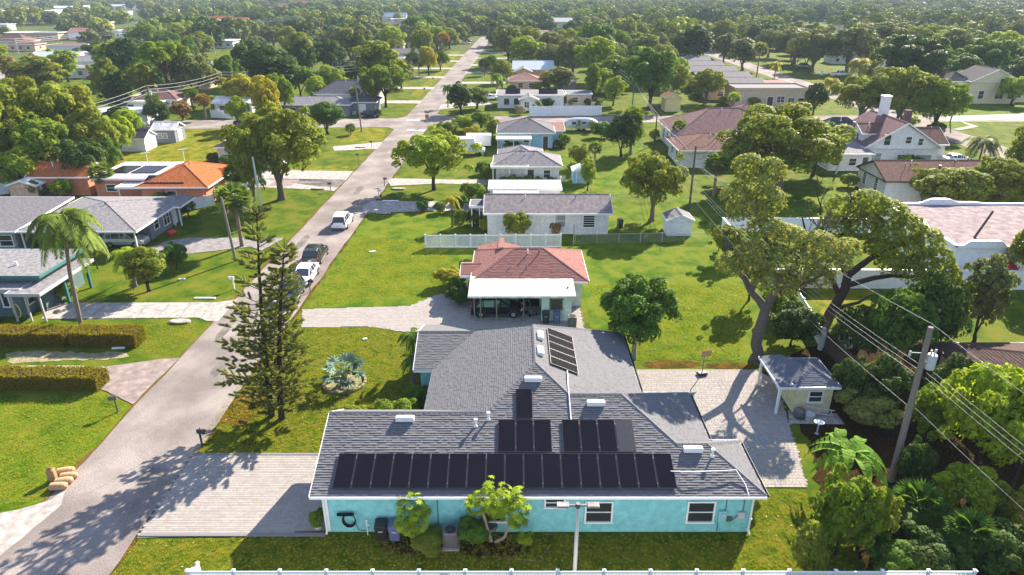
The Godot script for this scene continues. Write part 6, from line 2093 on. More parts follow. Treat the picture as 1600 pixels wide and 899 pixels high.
	g.cyl(Vector3(0, 4.35, 0), 0.11, 0.25, 10)
	part("arm", g, M.metal_dark, t)
	for s in [-1, 1]:
		g = Geo.new()
		g.box(Vector3(s * 0.72, 4.50, 0), Vector3(0.58, 0.12, 0.36), Basis(), Color.WHITE, 0.02)
		part("lamp_head", g, M.concrete, t)
	# fences
	vinyl_fence("white vinyl privacy fence along the bottom edge of the view", Vector3(-15.3, 0, -24.0), Vector3(21.8, 0, -24.0), 2.18, 1.80, M.vinyl, "board")
	g = Geo.new()
	vinyl_fence("short white fence return at the near left corner of the long fence", Vector3(-15.3, 0, -24.0), Vector3(-15.0, 0, -24.45), 1.5, 1.80, M.vinyl, "board")
	vinyl_fence("pale blue-white picket fence between the pink roof and the long white house", Vector3(-9.75, 0, -72.2), Vector3(5.5, 0, -72.4), 1.7, 1.55, M.vinyl, "picket")
	vinyl_fence("long white fence in front of the low white house", Vector3(4.0, 0, -157.6), Vector3(20.4, 0, -158.8), 2.4, 2.2, M.vinyl, "board")
	vinyl_fence("white fence beside the white-roofed peach shed, far left", Vector3(-76.0, 0, -91.0), Vector3(-68.6, 0, -96.6), 2.0, 1.7, M.vinyl, "board")
	vinyl_fence("white fence panels at the orange house's near corner", Vector3(-42.6, 0, -86.2), Vector3(-40.2, 0, -88.8), 1.2, 1.5, M.vinyl, "board")
	vinyl_fence("white fence panels right of the orange house's porch", Vector3(-39.6, 0, -93.6), Vector3(-36.8, 0, -99.0), 2.0, 1.5, M.vinyl, "board")
	vinyl_fence("white fence section before the white garage", Vector3(-61.84, 0, -154.26), Vector3(-67.62, 0, -155.88), 2.4, 1.8, M.vinyl, "board")
	vinyl_fence("low white fence behind the two hedgerow palms", Vector3(-59.73, 0, -160.07), Vector3(-61.58, 0, -155.88), 2.4, 1.8, M.vinyl, "board")
	chain_link("grey chain link fence right of the picket fence", [Vector3(7.2, 0, -73.5), Vector3(19.8, 0, -74.3), Vector3(22.6, 0, -74.3)])
	chain_link("chain link fence behind the flat white roof, far side of the lawn", [Vector3(9.0, 0, -90.2), Vector3(17.0, 0, -90.4), Vector3(22.0, 0, -90.4)])
	# tall posts standing in the chain link line
	for q in [[Vector3(7.0, 0, -73.2), 2.6, "grey post at the left end of the near chain link fence"], [Vector3(10.6, 0, -89.6), 2.2, "pale wooden post at the far chain link fence"], [Vector3(8.9, 0, -90.0), 1.3, "short pale post left of the wooden post"]]:
		g = Geo.new()
		g.box(Vector3(0, q[1] / 2, 0), Vector3(0.12, q[1], 0.12), Basis(), Color.WHITE, 0.01)
		whole("fence_post", g, M.bark_pale, q[2], "post", q[0])
	# the white yard walls on the right
	for q in [[Vector3(25.6, 0, -77.9), Vector3(43.0, 0, -77.4), 1.7, "white yard wall behind the two big grey oaks"], [Vector3(25.2, 0, -61.2), Vector3(56.0, 0, -60.6), 1.9, "pale blue-white wall running right behind the oak trunks"], [Vector3(25.2, 0, -77.9), Vector3(25.0, 0, -66.5), 1.7, "white wall running away from the near oak's crown"]]:
		var a: Vector3 = q[0]
		var b: Vector3 = q[1]
		var dir := (b - a).normalized()
		t = thing("yard_wall", q[3], "wall", a)
		g = Geo.new()
		var h: float = q[2]
		g.box((b - a) / 2 + Vector3(0, h / 2, 0), Vector3(a.distance_to(b), h, 0.16), Basis(dir, Vector3.UP, dir.cross(Vector3.UP)), Color.WHITE, 0.02)
		part("wall", g, M.vinyl, t)
		g = Geo.new()
		g.box((b - a) / 2 + Vector3(0, h + 0.05, 0), Vector3(a.distance_to(b), 0.10, 0.24), Basis(dir, Vector3.UP, dir.cross(Vector3.UP)), Color.WHITE, 0.02)
		part("coping", g, M.vinyl, t)
	vinyl_fence("white fence running from the near oak to the dark plank fence", Vector3(25.2, 0, -49.2), Vector3(26.2, 0, -57.0), 2.0, 1.6, M.vinyl, "board")
	vinyl_fence("short white fence section right of the corner post", Vector3(25.2, 0, -49.0), Vector3(28.2, 0, -48.8), 1.6, 1.5, M.vinyl, "board")
	t = thing("plank_fence", "dark weathered plank fence behind the cream shed", "fence", Vector3(25.3, 0, -48.6))
	for i in 42:
		g = Geo.new()
		var h := rng.randf_range(1.65, 1.8)
		g.box(Vector3(0, h / 2, 0), Vector3(0.025, h, 0.135), Basis(), Color.WHITE * rng.randf_range(0.8, 1.15))
		part("plank", g, M.wood_dark, t, Vector3(i * 0.012, 0, i * 0.15))
	for y in [0.4, 1.4]:
		g = Geo.new()
		g.box(Vector3(-0.03 + 0.25, y, 3.1), Vector3(0.05, 0.09, 6.3), Basis(Vector3.UP, 0.08))
		part("rail", g, M.wood_dark, t)
	g = Geo.new()
	g.box(Vector3(0, 1.0, 0), Vector3(0.3, 2.0, 0.3), Basis(), Color.WHITE, 0.02)
	whole("fence_post", g, M.vinyl, "thick white corner post where white and plank fences meet", "post", Vector3(25.0, 0, -48.7))
	# chimenea / fire bowl and furniture behind the oak
	g = Geo.new()
	g.lathe(Vector3(0, 0.5, 0), [Vector2(0, 0), Vector2(0.7, 0.05), Vector2(0.95, 0.3), Vector2(0.9, 0.32), Vector2(0, 0.15)], 18)
	for k in 3:
		g.bar(Vector3(cos(k * TAU / 3) * 0.5, 0, sin(k * TAU / 3) * 0.5), Vector3(cos(k * TAU / 3) * 0.5, 0.55, sin(k * TAU / 3) * 0.5), 0.05)
	whole("fire_bowl", g, M.metal_dark, "round dark fire bowl in front of the parapet house", "fire bowl", Vector3(38.6, 0, -63.2))
	g = Geo.new()
	g.lathe(Vector3.ZERO, [Vector2(0, 0.0), Vector2(0.3, 0), Vector2(0.4, 0.4), Vector2(0.2, 0.8), Vector2(0.16, 1.4), Vector2(0, 1.4)], 12)
	whole("clay_chimney", g, M.roof_orange, "rust orange clay chimney stove behind the fire bowl", "stove", Vector3(39.2, 0, -64.2))
	t = thing("wheelie_bin", "blue lidded bin standing by the white yard wall behind the oak", "bin", Vector3(38.2, 0, -79.2))
	g = Geo.new()
	g.box(Vector3(0, 0.55, 0), Vector3(0.6, 1.0, 0.6), Basis(), Color.WHITE, 0.05, 1.15)
	part("body", g, M.bin_black, t)
	g = Geo.new()
	g.box(Vector3(0, 1.1, 0), Vector3(0.7, 0.12, 0.74), Basis(), Color.WHITE, 0.04)
	part("lid", g, M.blue_wall, t)
	# poles and their wires
	var p9 := Vector3(22.6, 0, -32.6)
	var p9t := p9 + Vector3(-0.15, 10.3, 0.0)
	utility_pole("weathered wooden power pole with grey transformer among the near trees", p9, p9t, 0.20, M.wood_pole, 0.0, true)
	var arm := Geo.new()
	arm.bar(Vector3(0, 0, 0), Vector3(-0.9, 0.05, 0), 0.03)
	arm.lathe(Vector3(-0.9, -0.15, 0), [Vector2(0, 0), Vector2(0.07, 0), Vector2(0.05, 0.3), Vector2(0, 0.32)], 8)
	part("fuse_arm", arm, M.galvanised, get_node("utility_pole"), Vector3(0, 8.7, 0))
	var far := Vector3(30.4, 0, -77.0)
	var pts := [[Vector3(26.6, 0, -62.0), 8.3]]
	var prim := p9t + Vector3(0, 0.2, 0)
	wire("topmost single wire from the near pole to the upper left", prim, Vector3(19.6, 9.9, -83.6), 1.4, 0.0085, M.wire, "")
	wire("topmost single wire from the near pole to the lower right", prim, Vector3(29.5, 10.6, 6.0), 1.2, 0.0085, M.wire, "")
	for i in 3:
		var y: float = 8.0 - i * 0.32
		wire(["upper", "middle", "lower"][i] + " of three wires from the near pole to the upper left", p9 + Vector3(-0.2, y, 0), Vector3(19.6, y + 0.4, -83.6), 1.5, 0.0085, M.wire, "")
		wire(["upper", "middle", "lower"][i] + " of three wires from the near transformer to the lower right", p9 + Vector3(0.3, y - 0.2, 0), Vector3(29.5, y + 0.2, 6.0), 1.0, 0.0085, M.wire, "")
	wire("single low cable running left from the near pole through the trees", p9 + Vector3(-0.2, 5.3, 0), Vector3(19.6, 6.4, -83.6), 1.2, 0.0085, M.wire, "")
	wire("single low cable running right from the near pole to the frame corner", p9 + Vector3(0.2, 5.2, 0), Vector3(29.0, 5.6, 6.0), 1.2, 0.0085, M.wire, "")
	var pole_list := [
		[Vector3(23.41, 0, -86.67), 8.46, -0.02, "dark wooden pole standing in the bright back lawn", M.pole_dark, 0.0],
		[Vector3(26.63, 0, -127.36), 5.4, 0.0, "slim dark pole left of the mauve-roofed house", M.pole_dark, 0.0],
		[Vector3(29.03, 0, -168.17), 7.13, 0.0, "grey power pole with wires fanning to the mauve house", M.wood_pole, 0.0],
		[Vector3(28.23, 0, -231.98), 8.91, 0.0, "left of two power poles in the wooded middle", M.wood_pole, 2.2],
		[Vector3(28.1, 0, -218.89), 8.64, 0.0, "right of two power poles in the wooded middle", M.wood_pole, 0.0],
		[Vector3(-29.71, 0, -68.29), 7.1, -0.35, "leaning slim pole on the left lawn beside a palm", M.wood_pole, 0.0],
		[Vector3(-32.05, 0, -83.92), 7.7, -0.1, "grey pole in front of the big street oak", M.galvanised, 0.0],
		[Vector3(-30.54, 0, -139.62), 9.17, -0.4, "leaning wooden pole by the corner bush on the side street", M.wood_pole, 0.0],
		[Vector3(-79.2, 0, -114.1), 7.44, -0.5, "wooden pole with a grey can at the left tree mass", M.wood_pole, 0.0],
		[Vector3(-75.79, 0, -147.34), 8.18, -0.5, "leaning pole with grey can behind the two sheds", M.pole_dark, 0.0],
		[Vector3(-75.07, 0, -183.51), 6.91, 0.0, "thin grey pole left of the yellow-green trees", M.galvanised, 0.0],
		[Vector3(-129.05, 0, -312.43), 9.13, 0.0, "pale pole on the far lawn left of the dark oaks", M.galvanised, 0.0],
		[Vector3(-10.59, 0, -321.87), 10.71, 0.0, "pole with arm at the far end of the street", M.wood_pole, 2.0],
		[Vector3(-214.43, 0, -312.43), 6.55, 0.0, "tall highway pole at the far left, first of the row", M.galvanised, 2.4],
		[Vector3(-224.41, 0, -378.69), 5.34, 0.0, "tall highway pole, second of the far left row", M.galvanised, 2.4],
		[Vector3(-170.71, 0, -315.51), 9.99, 0.0, "tall highway pole, third of the far left row", M.galvanised, 2.4],
		[Vector3(-201.69, 0, -402.19), 6.64, 0.0, "tall highway pole, fourth of the far left row", M.galvanised, 2.4],
		[Vector3(-224.52, 0, -335.34), 3.37, 0.0, "short pole right of the first highway pole", M.wood_pole, 0.0],
		[Vector3(95.75, 0, -151.11), 9.67, 0.9, "pale leaning pole before the white villa", M.wood_pole, 0.0],
		[Vector3(45.31, 0, -65.23), 6.55, 2.6, "leaning dark pole in front of the parapet house", M.pole_dark, 0.0],
		[Vector3(50.94, 0, -105.5), 3.44, 0.6, "bare white pole before the deck of the two-storey house", M.galvanised, 0.0],
		[Vector3(-29.03, 0, -254.65), 6.5, 0.0, "slim pole among the far roadside trees", M.wood_pole, 0.0],
		[Vector3(-58.97, 0, -250.58), 5.98, 0.0, "slim pole behind the slate house roofs", M.wood_pole, 0.0],
	]
	var tops := []
	for q in pole_list:
		var foot: Vector3 = q[0]
		var top := foot + Vector3(q[2], q[1], 0)
		utility_pole(q[3], foot, top, 0.15, q[4], q[5], q[3].contains("can"))
		tops.append(top)
	var runs := [[0, Vector3(25.6, 10.4, -85.0), "from the lawn pole to the right"], [0, tops[2], "from the lawn pole to the grey pole behind"], [2, tops[4], "between the grey pole and the twin poles"], [8, tops[9], "from the can pole to the shed pole"], [9, tops[10], "from the shed pole to the thin grey pole"], [8, Vector3(-120, 8, -95), "from the can pole off to the left"], [10, Vector3(-38, 8.5, -190), "from the thin grey pole to the right"], [13, tops[14], "between the first and second highway poles"], [14, tops[15], "between the second and third highway poles"], [15, tops[16], "between the third and fourth highway poles"], [13, Vector3(-260, 12, -240), "from the first highway pole off to the left"], [16, Vector3(-120, 12, -420), "from the fourth highway pole to the right"]]
	for q in runs:
		for i in 3:
			var a: Vector3 = tops[q[0]] + Vector3(0, -0.1 - i * 0.75, 0)
			wire("%s wire %s" % [["top", "middle", "lowest"][i], q[2]], a, q[1] + Vector3(0, -0.1 - i * 0.75, 0), 0.7, 0.028 if a.z > -170 else 0.06, M.wire if a.z < -100 else M.wire_dark, "")
	wire("service wire from the grey pole down to the mauve roof, left", tops[2] + Vector3(0, -0.5, 0), Vector3(27.0, 3.3, -112.0), 0.5, 0.03, M.wire, "")
	wire("service wire from the grey pole down to the mauve roof, right", tops[2] + Vector3(0, -1.0, 0), Vector3(28.0, 3.3, -108.0), 0.5, 0.03, M.wire, "")
	for i in 3:
		wire(["left", "middle", "right"][i] + " of three wires dropping past the lawn pole to the oak", tops[0] + Vector3(0, -1.6 - i * 0.3, 0), Vector3(25.4 + i * 0.4, 5.5, -80.0), 0.3, 0.02, M.wire, "")


# ---------------------------------------------------------------- foliage
# one leaf: a kite folded along its rib
func leaf(g: Geo, p: Vector3, along: Vector3, n: Vector3, l: float, w: float, shade_n: Vector3, k: Color) -> void:
	var s := n.cross(along).normalized() * w * 0.5
	var m := p + along * l * 0.45
	var tip := p + along * l - n * l * 0.12
	g.put(p, shade_n, k)
	g.put(tip, shade_n, k)
	g.put(m - s, shade_n, k)
	g.put(p, shade_n, k)
	g.put(m + s, shade_n, k)
	g.put(tip, shade_n, k)

func ball_dir() -> Vector3:
	var z := rng.randf_range(-1.0, 1.0)
	var a := rng.randf() * TAU
	var r := sqrt(1.0 - z * z)
	return Vector3(r * cos(a), z, r * sin(a))

# a crown of leaf clumps: lumps = [centre, radius]; size of a leaf; how many; how far tones stray
func crown_of(lumps: Array, count: int, size: float, spread := 0.3, flat := 0.8, narrow := 0.55, outward := 0.4) -> Geo:
	var g := Geo.new()
	var area := 0.0
	for l in lumps:
		area += l[1] * l[1]
	for l in lumps:
		var c: Vector3 = l[0]
		var r: float = l[1]
		var n := int(count * r * r / area)
		var tone := rng.randf_range(1.0 - spread * 0.6, 1.0 + spread * 0.6)
		var warm := rng.randf_range(0.9, 1.15)
		for i in n:
			var d := ball_dir()
			if d.y < -0.35 and rng.randf() < 0.75:
				d.y = -d.y
			var rr := r * (0.62 + 0.42 * sqrt(rng.randf()))
			var p := c + Vector3(d.x, d.y * flat, d.z) * rr
			var hidden := false
			for o in lumps:
				if o[0] != c and o[0].distance_squared_to(p) < o[1] * o[1] * 0.36:
					hidden = true
					break
			if hidden:
				continue
			var m := (d + ball_dir() * 1.0 + Vector3(0, 0.75, 0)).normalized()
			var t := m.cross(ball_dir()).normalized()
			var v := tone * rng.randf_range(1.0 - spread, 1.0 + spread)
			var k := Color(v * warm * rng.randf_range(0.9, 1.15), v, v * rng.randf_range(0.7, 1.1))
			var s := size * rng.randf_range(0.5, 1.6)
			leaf(g, p - t * s * 0.5, t, m, s, s * narrow, (m + d * outward).normalized(), k)
	return g

# lumps spread over a rounded crown: radius r, from height y0 to y1; shape: round, oak, tall, umbrella
func lumps_for(shape: String, r: float, y0: float, y1: float, n: int, lump: float) -> Array:
	var out := []
	var h := (y1 - y0) / 2.0
	var c := Vector3(0, (y0 + y1) / 2.0, 0)
	for i in n:
		var d := Vector3.ZERO
		var y := 1.0 - 2.0 * (i + 0.5) / n
		var a := i * 2.39996 + rng.randf_range(-0.5, 0.5)
		match shape:
			"oak":
				y = lerpf(-0.8, 1.0, (i + 0.5) / n)
			"umbrella":
				y = lerpf(-0.1, 1.0, (i + 0.5) / n)
			"tall":
				y = lerpf(-0.95, 1.0, (i + 0.5) / n)
		y = clampf(y + rng.randf_range(-0.12, 0.12), -1, 1)
		var q := sqrt(maxf(0.0, 1.0 - y * y))
		d = Vector3(q * cos(a), y, q * sin(a))
		var far := rng.randf_range(0.45, 0.85) if i % 4 else rng.randf_range(0.1, 0.5)
		var s := lump * rng.randf_range(0.75, 1.25)
		if i % 7 == 3:
			far *= 1.25
			s *= 0.7
		out.append([c + Vector3(d.x * maxf(r - s * 0.8, 0.1), d.y * maxf(h - s * 0.6, 0.1), d.z * maxf(r - s * 0.8, 0.1)) * (far + 0.15), s])
	return out

# trunk and limbs reaching for the lumps
func trunk_of(r: float, fork: float, lumps: Array, limbs: int, lean := 0.0) -> Geo:
	var g := Geo.new()
	var f := Vector3(lean, fork, rng.randf_range(-0.2, 0.2))
	g.tube([Vector3(0, -0.1, 0), Vector3(lean * 0.1, 0.25, 0), Vector3(lean * 0.35 + rng.randf_range(-0.1, 0.1) * r * 3, fork * 0.5, 0), f], [r * 1.5, r * 1.1, r * 0.92, r * 0.85], 9)
	for i in limbs:
		if lumps.is_empty():
			break
		var l: Array = lumps[(i * lumps.size()) / limbs]
		var e: Vector3 = l[0]
		var mid := f.lerp(e, 0.5) + Vector3(rng.randf_range(-0.3, 0.3), 0.1 * f.distance_to(e), rng.randf_range(-0.3, 0.3))
		var q := r * rng.randf_range(0.42, 0.6)
		g.tube([f - Vector3(0, r * 0.6, 0), f.lerp(mid, 0.5) + Vector3(0, 0.15, 0), mid, e], [q, q * 0.85, q * 0.6, q * 0.22], 6, Color.WHITE, false)
		var tw := mid + (e - mid).rotated(Vector3.UP, rng.randf_range(0.5, 0.9) * (1 if i % 2 else -1)) * 0.9
		g.tube([mid, mid.lerp(tw, 0.5) + Vector3(0, 0.1, 0), tw], [q * 0.5, q * 0.35, q * 0.12], 5, Color.WHITE, false)
	return g

# prototypes: name -> [crown mesh, trunk mesh, height, half width]
var proto := {}
func make_proto(called: String, shape: String, r: float, y0: float, y1: float, n: int, lump: float, leaves: int, size: float, tr: float, limbs: int, spread := 0.3, narrow := 0.55, outward := 0.4) -> void:
	var l := lumps_for(shape, r, y0, y1, n, lump)
	var c := crown_of(l, leaves, size, spread, 0.8, narrow, outward)
	var t := trunk_of(tr, lerpf(y0 * 0.75, y0, 0.5) if y0 > 0.6 else 0.4, l, limbs)
	var lo := Vector3.ONE * 1e9
	var hi := -lo
	for p in c.v:
		lo = lo.min(p)
		hi = hi.max(p)
	proto[called] = [c.mesh(), t.mesh(), hi.y, (hi.x - lo.x + hi.z - lo.z) / 4.0]

func tree(called: String, kind: String, x: float, z: float, h: float, w: float, m: Material, label: String, group := "", turn := -1.0, bark: Material = null, category := "tree") -> Node3D:
	var p: Array = proto[kind]
	var t := thing(called, label, category, Vector3(x, 0, z), turn if turn >= 0 else rng.randf() * TAU, group)
	var s := Vector3(w / 2.0 / p[3], h / p[2], w / 2.0 / p[3])
	var c := part("crown" if category == "tree" else "foliage", p[0], m, t)
	c.scale = s
	var k := part("trunk" if category == "tree" else "stem", p[1], bark if bark else M.bark_dark, t)
	k.scale = s
	taken_ground.append(Rect2(x - w * 0.3, z - w * 0.3, w * 0.6, w * 0.6))
	return t

func make_protos() -> void:
	rng.seed = 71
	for i in 3:
		make_proto("oak_%d" % i, "oak", 5.0, 1.7, 8.6, 72, 0.98, 19000, 0.32, 0.36, 6, 0.42)
	for i in 3:
		make_proto("mid_%d" % i, "oak", 5.0, 1.5, 8.8, 56, 1.1, 10000, 0.44, 0.34, 4, 0.42)
	for i in 2:
		make_proto("tall_%d" % i, "tall", 3.2, 1.4, 10.0, 44, 0.95, 8000, 0.40, 0.26, 4, 0.42)
	make_proto("umbrella_0", "umbrella", 6.0, 7.3, 13.0, 46, 1.15, 10000, 0.42, 0.42, 8)
	make_proto("open_0", "round", 4.5, 1.9, 7.2, 46, 0.8, 9500, 0.32, 0.2, 9, 0.42)
	make_proto("mango_0", "round", 3.6, 1.7, 6.4, 58, 0.78, 13000, 0.36, 0.2, 5, 0.42, 0.4)
	for i in 3:
		make_proto("bush_%d" % i, "round", 1.2, 0.1, 2.0, 12, 0.55, 3600, 0.19, 0.05, 4, 0.35)
	make_proto("shrub_big", "round", 2.2, 0.2, 3.6, 36, 0.6, 9000, 0.22, 0.08, 6, 0.42)
	make_proto("broad_leaf", "round", 1.6, 0.5, 3.0, 14, 0.6, 1500, 0.42, 0.07, 6, 0.3, 0.6)
	make_proto("ball_0", "round", 1.0, 0.25, 2.0, 16, 0.55, 4200, 0.14, 0.06, 3, 0.2)

# a box hedge: leaves over its faces
func hedge(label: String, a: Vector3, b: Vector3, h: float, w: float) -> void:
	var t := thing("hedge", label, "hedge", a, 0.0, "clipped hedges on the left")
	var d := b - a
	var dir := d.normalized()
	var side := dir.cross(Vector3.UP)
	var l := d.length()
	var core := Geo.new()
	core.box(d / 2 + Vector3(0, h * 0.48, 0), Vector3(l - 0.25, h * 0.9, w - 0.3), Basis(dir, Vector3.UP, side), Color.WHITE, 0.1)
	part("branches", core, M.bark_dark, t)
	var g := Geo.new()
	for i in int((l * w + 2 * l * h + 2 * w * h) * 330):
		var u := rng.randf() * l
		var v := rng.randf_range(-0.5, 0.5) * w
		var y := rng.randf() * h
		var n := Vector3.UP
		var f := rng.randf() * (l * w + 2 * l * h + 2 * w * h)
		if f < l * w:
			y = h
		elif f < l * w + 2 * l * h:
			n = side * (1 if rng.randf() < 0.5 else -1)
			v = w / 2 * n.dot(side)
		else:
			n = dir * (1 if rng.randf() < 0.5 else -1)
			u = l if n.dot(dir) > 0 else 0.0
		var p := dir * u + side * v + Vector3(0, y, 0) + n * rng.randf_range(-0.14, 0.05) + Vector3(0, 0.05 * sin(u * 2.1) * (y / h), 0)
		var m := (n + ball_dir() * 0.7).normalized()
		var al := m.cross(ball_dir()).normalized()
		var red := rng.randf() < 0.28 and y > h * 0.25
		var q := rng.randf_range(0.65, 1.35)
		leaf(g, p, al, m, 0.15, 0.09, (m + n).normalized(), Color(q * (2.4 if red else 1.1), q * (1.0 if red else 1.0), q * 0.8))
	part("foliage", g, M.hedge, t)

# feather palm fronds; returns the crown
func fronds(g: Geo, top: Vector3, n: int, length: float, rise: float, droop: float, leaflet: float, width: float, k := 1.0) -> void:
	for i in n:
		var a := TAU * i * 0.382 + rng.randf_range(-0.2, 0.2)
		var up := rise * (1.0 - 1.5 * float(i) / n) + rng.randf_range(-0.1, 0.1)
		var dir := Vector3(cos(a), 0, sin(a))
		var pts := []
		var rad := []
		var l := length * rng.randf_range(0.85, 1.1)
		for j in 9:
			var u := j / 8.0
			pts.append(top + dir * l * (u * 0.9 - 0.12 * u * u * u) + Vector3.UP * l * (up * u - droop * u * u))
			rad.append(lerpf(0.035, 0.008, u))
		g.tube(pts, rad, 4, Color(k * 1.2, k * 1.1, k * 0.9), false)
		var tone := k * rng.randf_range(0.75, 1.25)
		for j in int(l * 16):
			var u := 0.1 + 0.9 * j / (l * 16.0)
			var f := u * 8.0
			var q: int = mini(int(f), 7)
			var p: Vector3 = pts[q].lerp(pts[q + 1], f - q)
			var d: Vector3 = (pts[q + 1] - pts[q]).normalized()
			var s := d.cross(Vector3.UP).normalized()
			var ll := leaflet * (0.45 + 0.8 * sin(PI * clampf(u * 0.9 + 0.08, 0, 1)))
			for sd in [-1, 1]:
				var al: Vector3 = (s * sd + d * 0.6 - Vector3.UP * rng.randf_range(0.15, 0.75)).normalized()
				var m: Vector3 = al.cross(d).normalized()
				if m.y < 0:
					m = -m
				leaf(g, p, al, m, ll, width, (m + Vector3.UP * 0.5).normalized(), Color(tone, tone, tone) * rng.randf_range(0.85, 1.15))

# a fan leaf: pleated segments round the end of its stalk
func fan_leaf(g: Geo, foot: Vector3, dir: Vector3, stalk: float, r: float, k: float, open := 2.5) -> void:
	var e := foot + dir * stalk
	g.tube([foot, foot + dir * stalk * 0.5 + Vector3(0, 0.05, 0), e], [0.03, 0.025, 0.02], 4, Color(k * 1.6, k * 1.4, k * 0.8), false)
	var s := dir.cross(Vector3.UP)
	if s.length() < 0.05:
		s = Vector3.RIGHT
	s = s.normalized()
	var n := s.cross(dir).normalized()
	for i in 17:
		var a := lerpf(-open / 2, open / 2, i / 16.0)
		var d := (dir * cos(a) + s * sin(a) - n * (0.10 + 0.12 * absf(sin(a)))).normalized()
		var m := (n + s * (0.4 if i % 2 else -0.4)).normalized()
		var l := r * (1.0 - 0.18 * absf(a) / open) * rng.randf_range(0.9, 1.05)
		leaf(g, e - d * 0.02, d, m, l, r * 0.19, (m + Vector3.UP * 0.3).normalized(), Color(k, k, k) * rng.randf_range(0.85, 1.15))

# palms: [crown mesh] per kind, built once
func palm(called: String, label: String, kind: String, x: float, z: float, h: float, w: float, m: Material, lean := 0.0, group := "") -> void:
	var t := thing(called, label, "palm tree", Vector3(x, 0, z), rng.randf() * TAU if lean == 0.0 else 0.0, group)
	var key := "palm_" + kind
	if not proto.has(key):
		var g := Geo.new()
		var dead := Geo.new()
		if kind == "feather":
			fronds(g, Vector3.ZERO, 17, 3.1, 0.75, 0.95, 0.75, 0.10)
		elif kind == "coconut":
			fronds(g, Vector3.ZERO, 14, 2.8, 0.7, 0.85, 0.6, 0.09)
		else:
			for i in 46:
				var y := 1.0 - 1.75 * (i + 0.5) / 46
				var a := i * 2.39996
				var q := sqrt(maxf(0.0, 1.0 - y * y))
				var d := Vector3(q * cos(a), y * 0.9 + 0.1, q * sin(a)).normalized()
				if y < -0.45:
					fan_leaf(dead, Vector3.ZERO, d, 0.9, 0.95, 1.0, 2.2)
				else:
					fan_leaf(g, Vector3.ZERO, d, 0.95, 1.0, rng.randf_range(0.75, 1.25), 2.4)
		proto[key] = [g.mesh(), dead.mesh() if dead.v.size() else null]
	var r := w / (5.2 if kind == "feather" else 5.0 if kind == "coconut" else 3.7)
	var top := Vector3(lean, h - (0.9 if kind == "feather" else 0.8) * r, 0)
	var tr := Geo.new()
	var rr := 0.17 if kind == "feather" else 0.14 if kind == "coconut" else 0.2
	tr.tube([Vector3(0, -0.1, 0), Vector3(0, 0.3, 0), Vector3(lean * 0.3, top.y * 0.5, 0), top], [rr * 1.5, rr * 1.1, rr, rr * 0.75], 10)
	part("trunk", tr, M.bark_palm, t)
	var c := part("crown", proto[key][0], m, t, top)
	c.scale = Vector3.ONE * r
	if proto[key][1] != null:
		var dd := part("dead_fronds", proto[key][1], M.leaf_dead, t, top)
		dd.scale = Vector3.ONE * r
	taken_ground.append(Rect2(x - 1, z - 1, 2, 2))

# a Norfolk-type pine: tiers of level branches with upturned tufts
func tiered_pine(label: String, at: Vector3, h: float, r: float, bare: float, lean: float, sparse: float) -> void:
	var t := thing("tiered_pine", label, "pine tree", at)
	var tr := Geo.new()
	var top := Vector3(lean, h, 0)
	var axis := func(y: float) -> Vector3: return Vector3(lean * pow(y / h, 1.4), y, 0)
	var pts := []
	var rad := []
	for i in 10:
		var u := i / 9.0
		pts.append(axis.call(h * u))
		rad.append(lerpf(0.24, 0.02, u))
	tr.tube(pts, rad, 9)
	part("trunk", tr, M.bark_dark, t)
	var br := Geo.new()
	var g := Geo.new()
	var y := bare
	var tier := 0
	while y < h - 0.15:
		var u := (y - bare) / (h - bare)
		var len := r * (1.0 - pow(u, 0.85)) * rng.randf_range(0.7, 1.15) + 0.22
		if u < 0.15:
			len *= 0.6 + 2.6 * u
		var count := 6 if u < 0.8 else 5
		var turn := rng.randf() * TAU
		for b in count:
			if rng.randf() < 0.18 + (sparse if u > 0.42 and u < 0.93 else 0.0):
				continue
			var a := turn + TAU * b / count + rng.randf_range(-0.25, 0.25)
			var dir := Vector3(cos(a), 0, sin(a))
			var ll := len * rng.randf_range(0.65, 1.15)
			var o: Vector3 = axis.call(y)
			var e := o + dir * ll + Vector3(0, ll * (0.10 + 0.5 * u) - 0.05, 0)
			var mid := o.lerp(e, 0.5) - Vector3(0, 0.06 * ll, 0)
			br.tube([o, mid, e], [0.035, 0.025, 0.012], 4, Color.WHITE, false)
			var side := dir.cross(Vector3.UP)
			# rope-like tufts along the outer part of the branch, turned up at their ends
			var k := maxi(1, int(ll / 0.62))
			for j in k:
				var v := 0.38 + 0.62 * (j + 0.5) / k
				var p := o.lerp(mid, v * 2.0) if v < 0.5 else mid.lerp(e, v * 2.0 - 1.0)
				for sd in [-1, 1]:
					if rng.randf() < 0.12:
						continue
					var tl := 0.30 + 0.34 * (1.0 - v) + rng.randf() * 0.14
					var td: Vector3 = (dir * 0.7 + side * sd * 0.75 + Vector3(0, rng.randf_range(0.25, 0.6), 0)).normalized()
					tuft(g, p, td, tl * 1.1, 0.10, rng.randf_range(0.7, 1.3))
			tuft(g, e - dir * 0.15, (dir + Vector3(0, 0.45, 0)).normalized(), 0.60, 0.11, rng.randf_range(0.8, 1.3))
		y += lerpf(0.55, 0.42, u) * rng.randf_range(0.85, 1.15)
		tier += 1
	tuft(g, top - Vector3(0, 0.4, 0), Vector3.UP, 0.7, 0.09, 1.0)
	part("branches", br, M.bark_dark, t)
	part("foliage", g, M.needle, t)

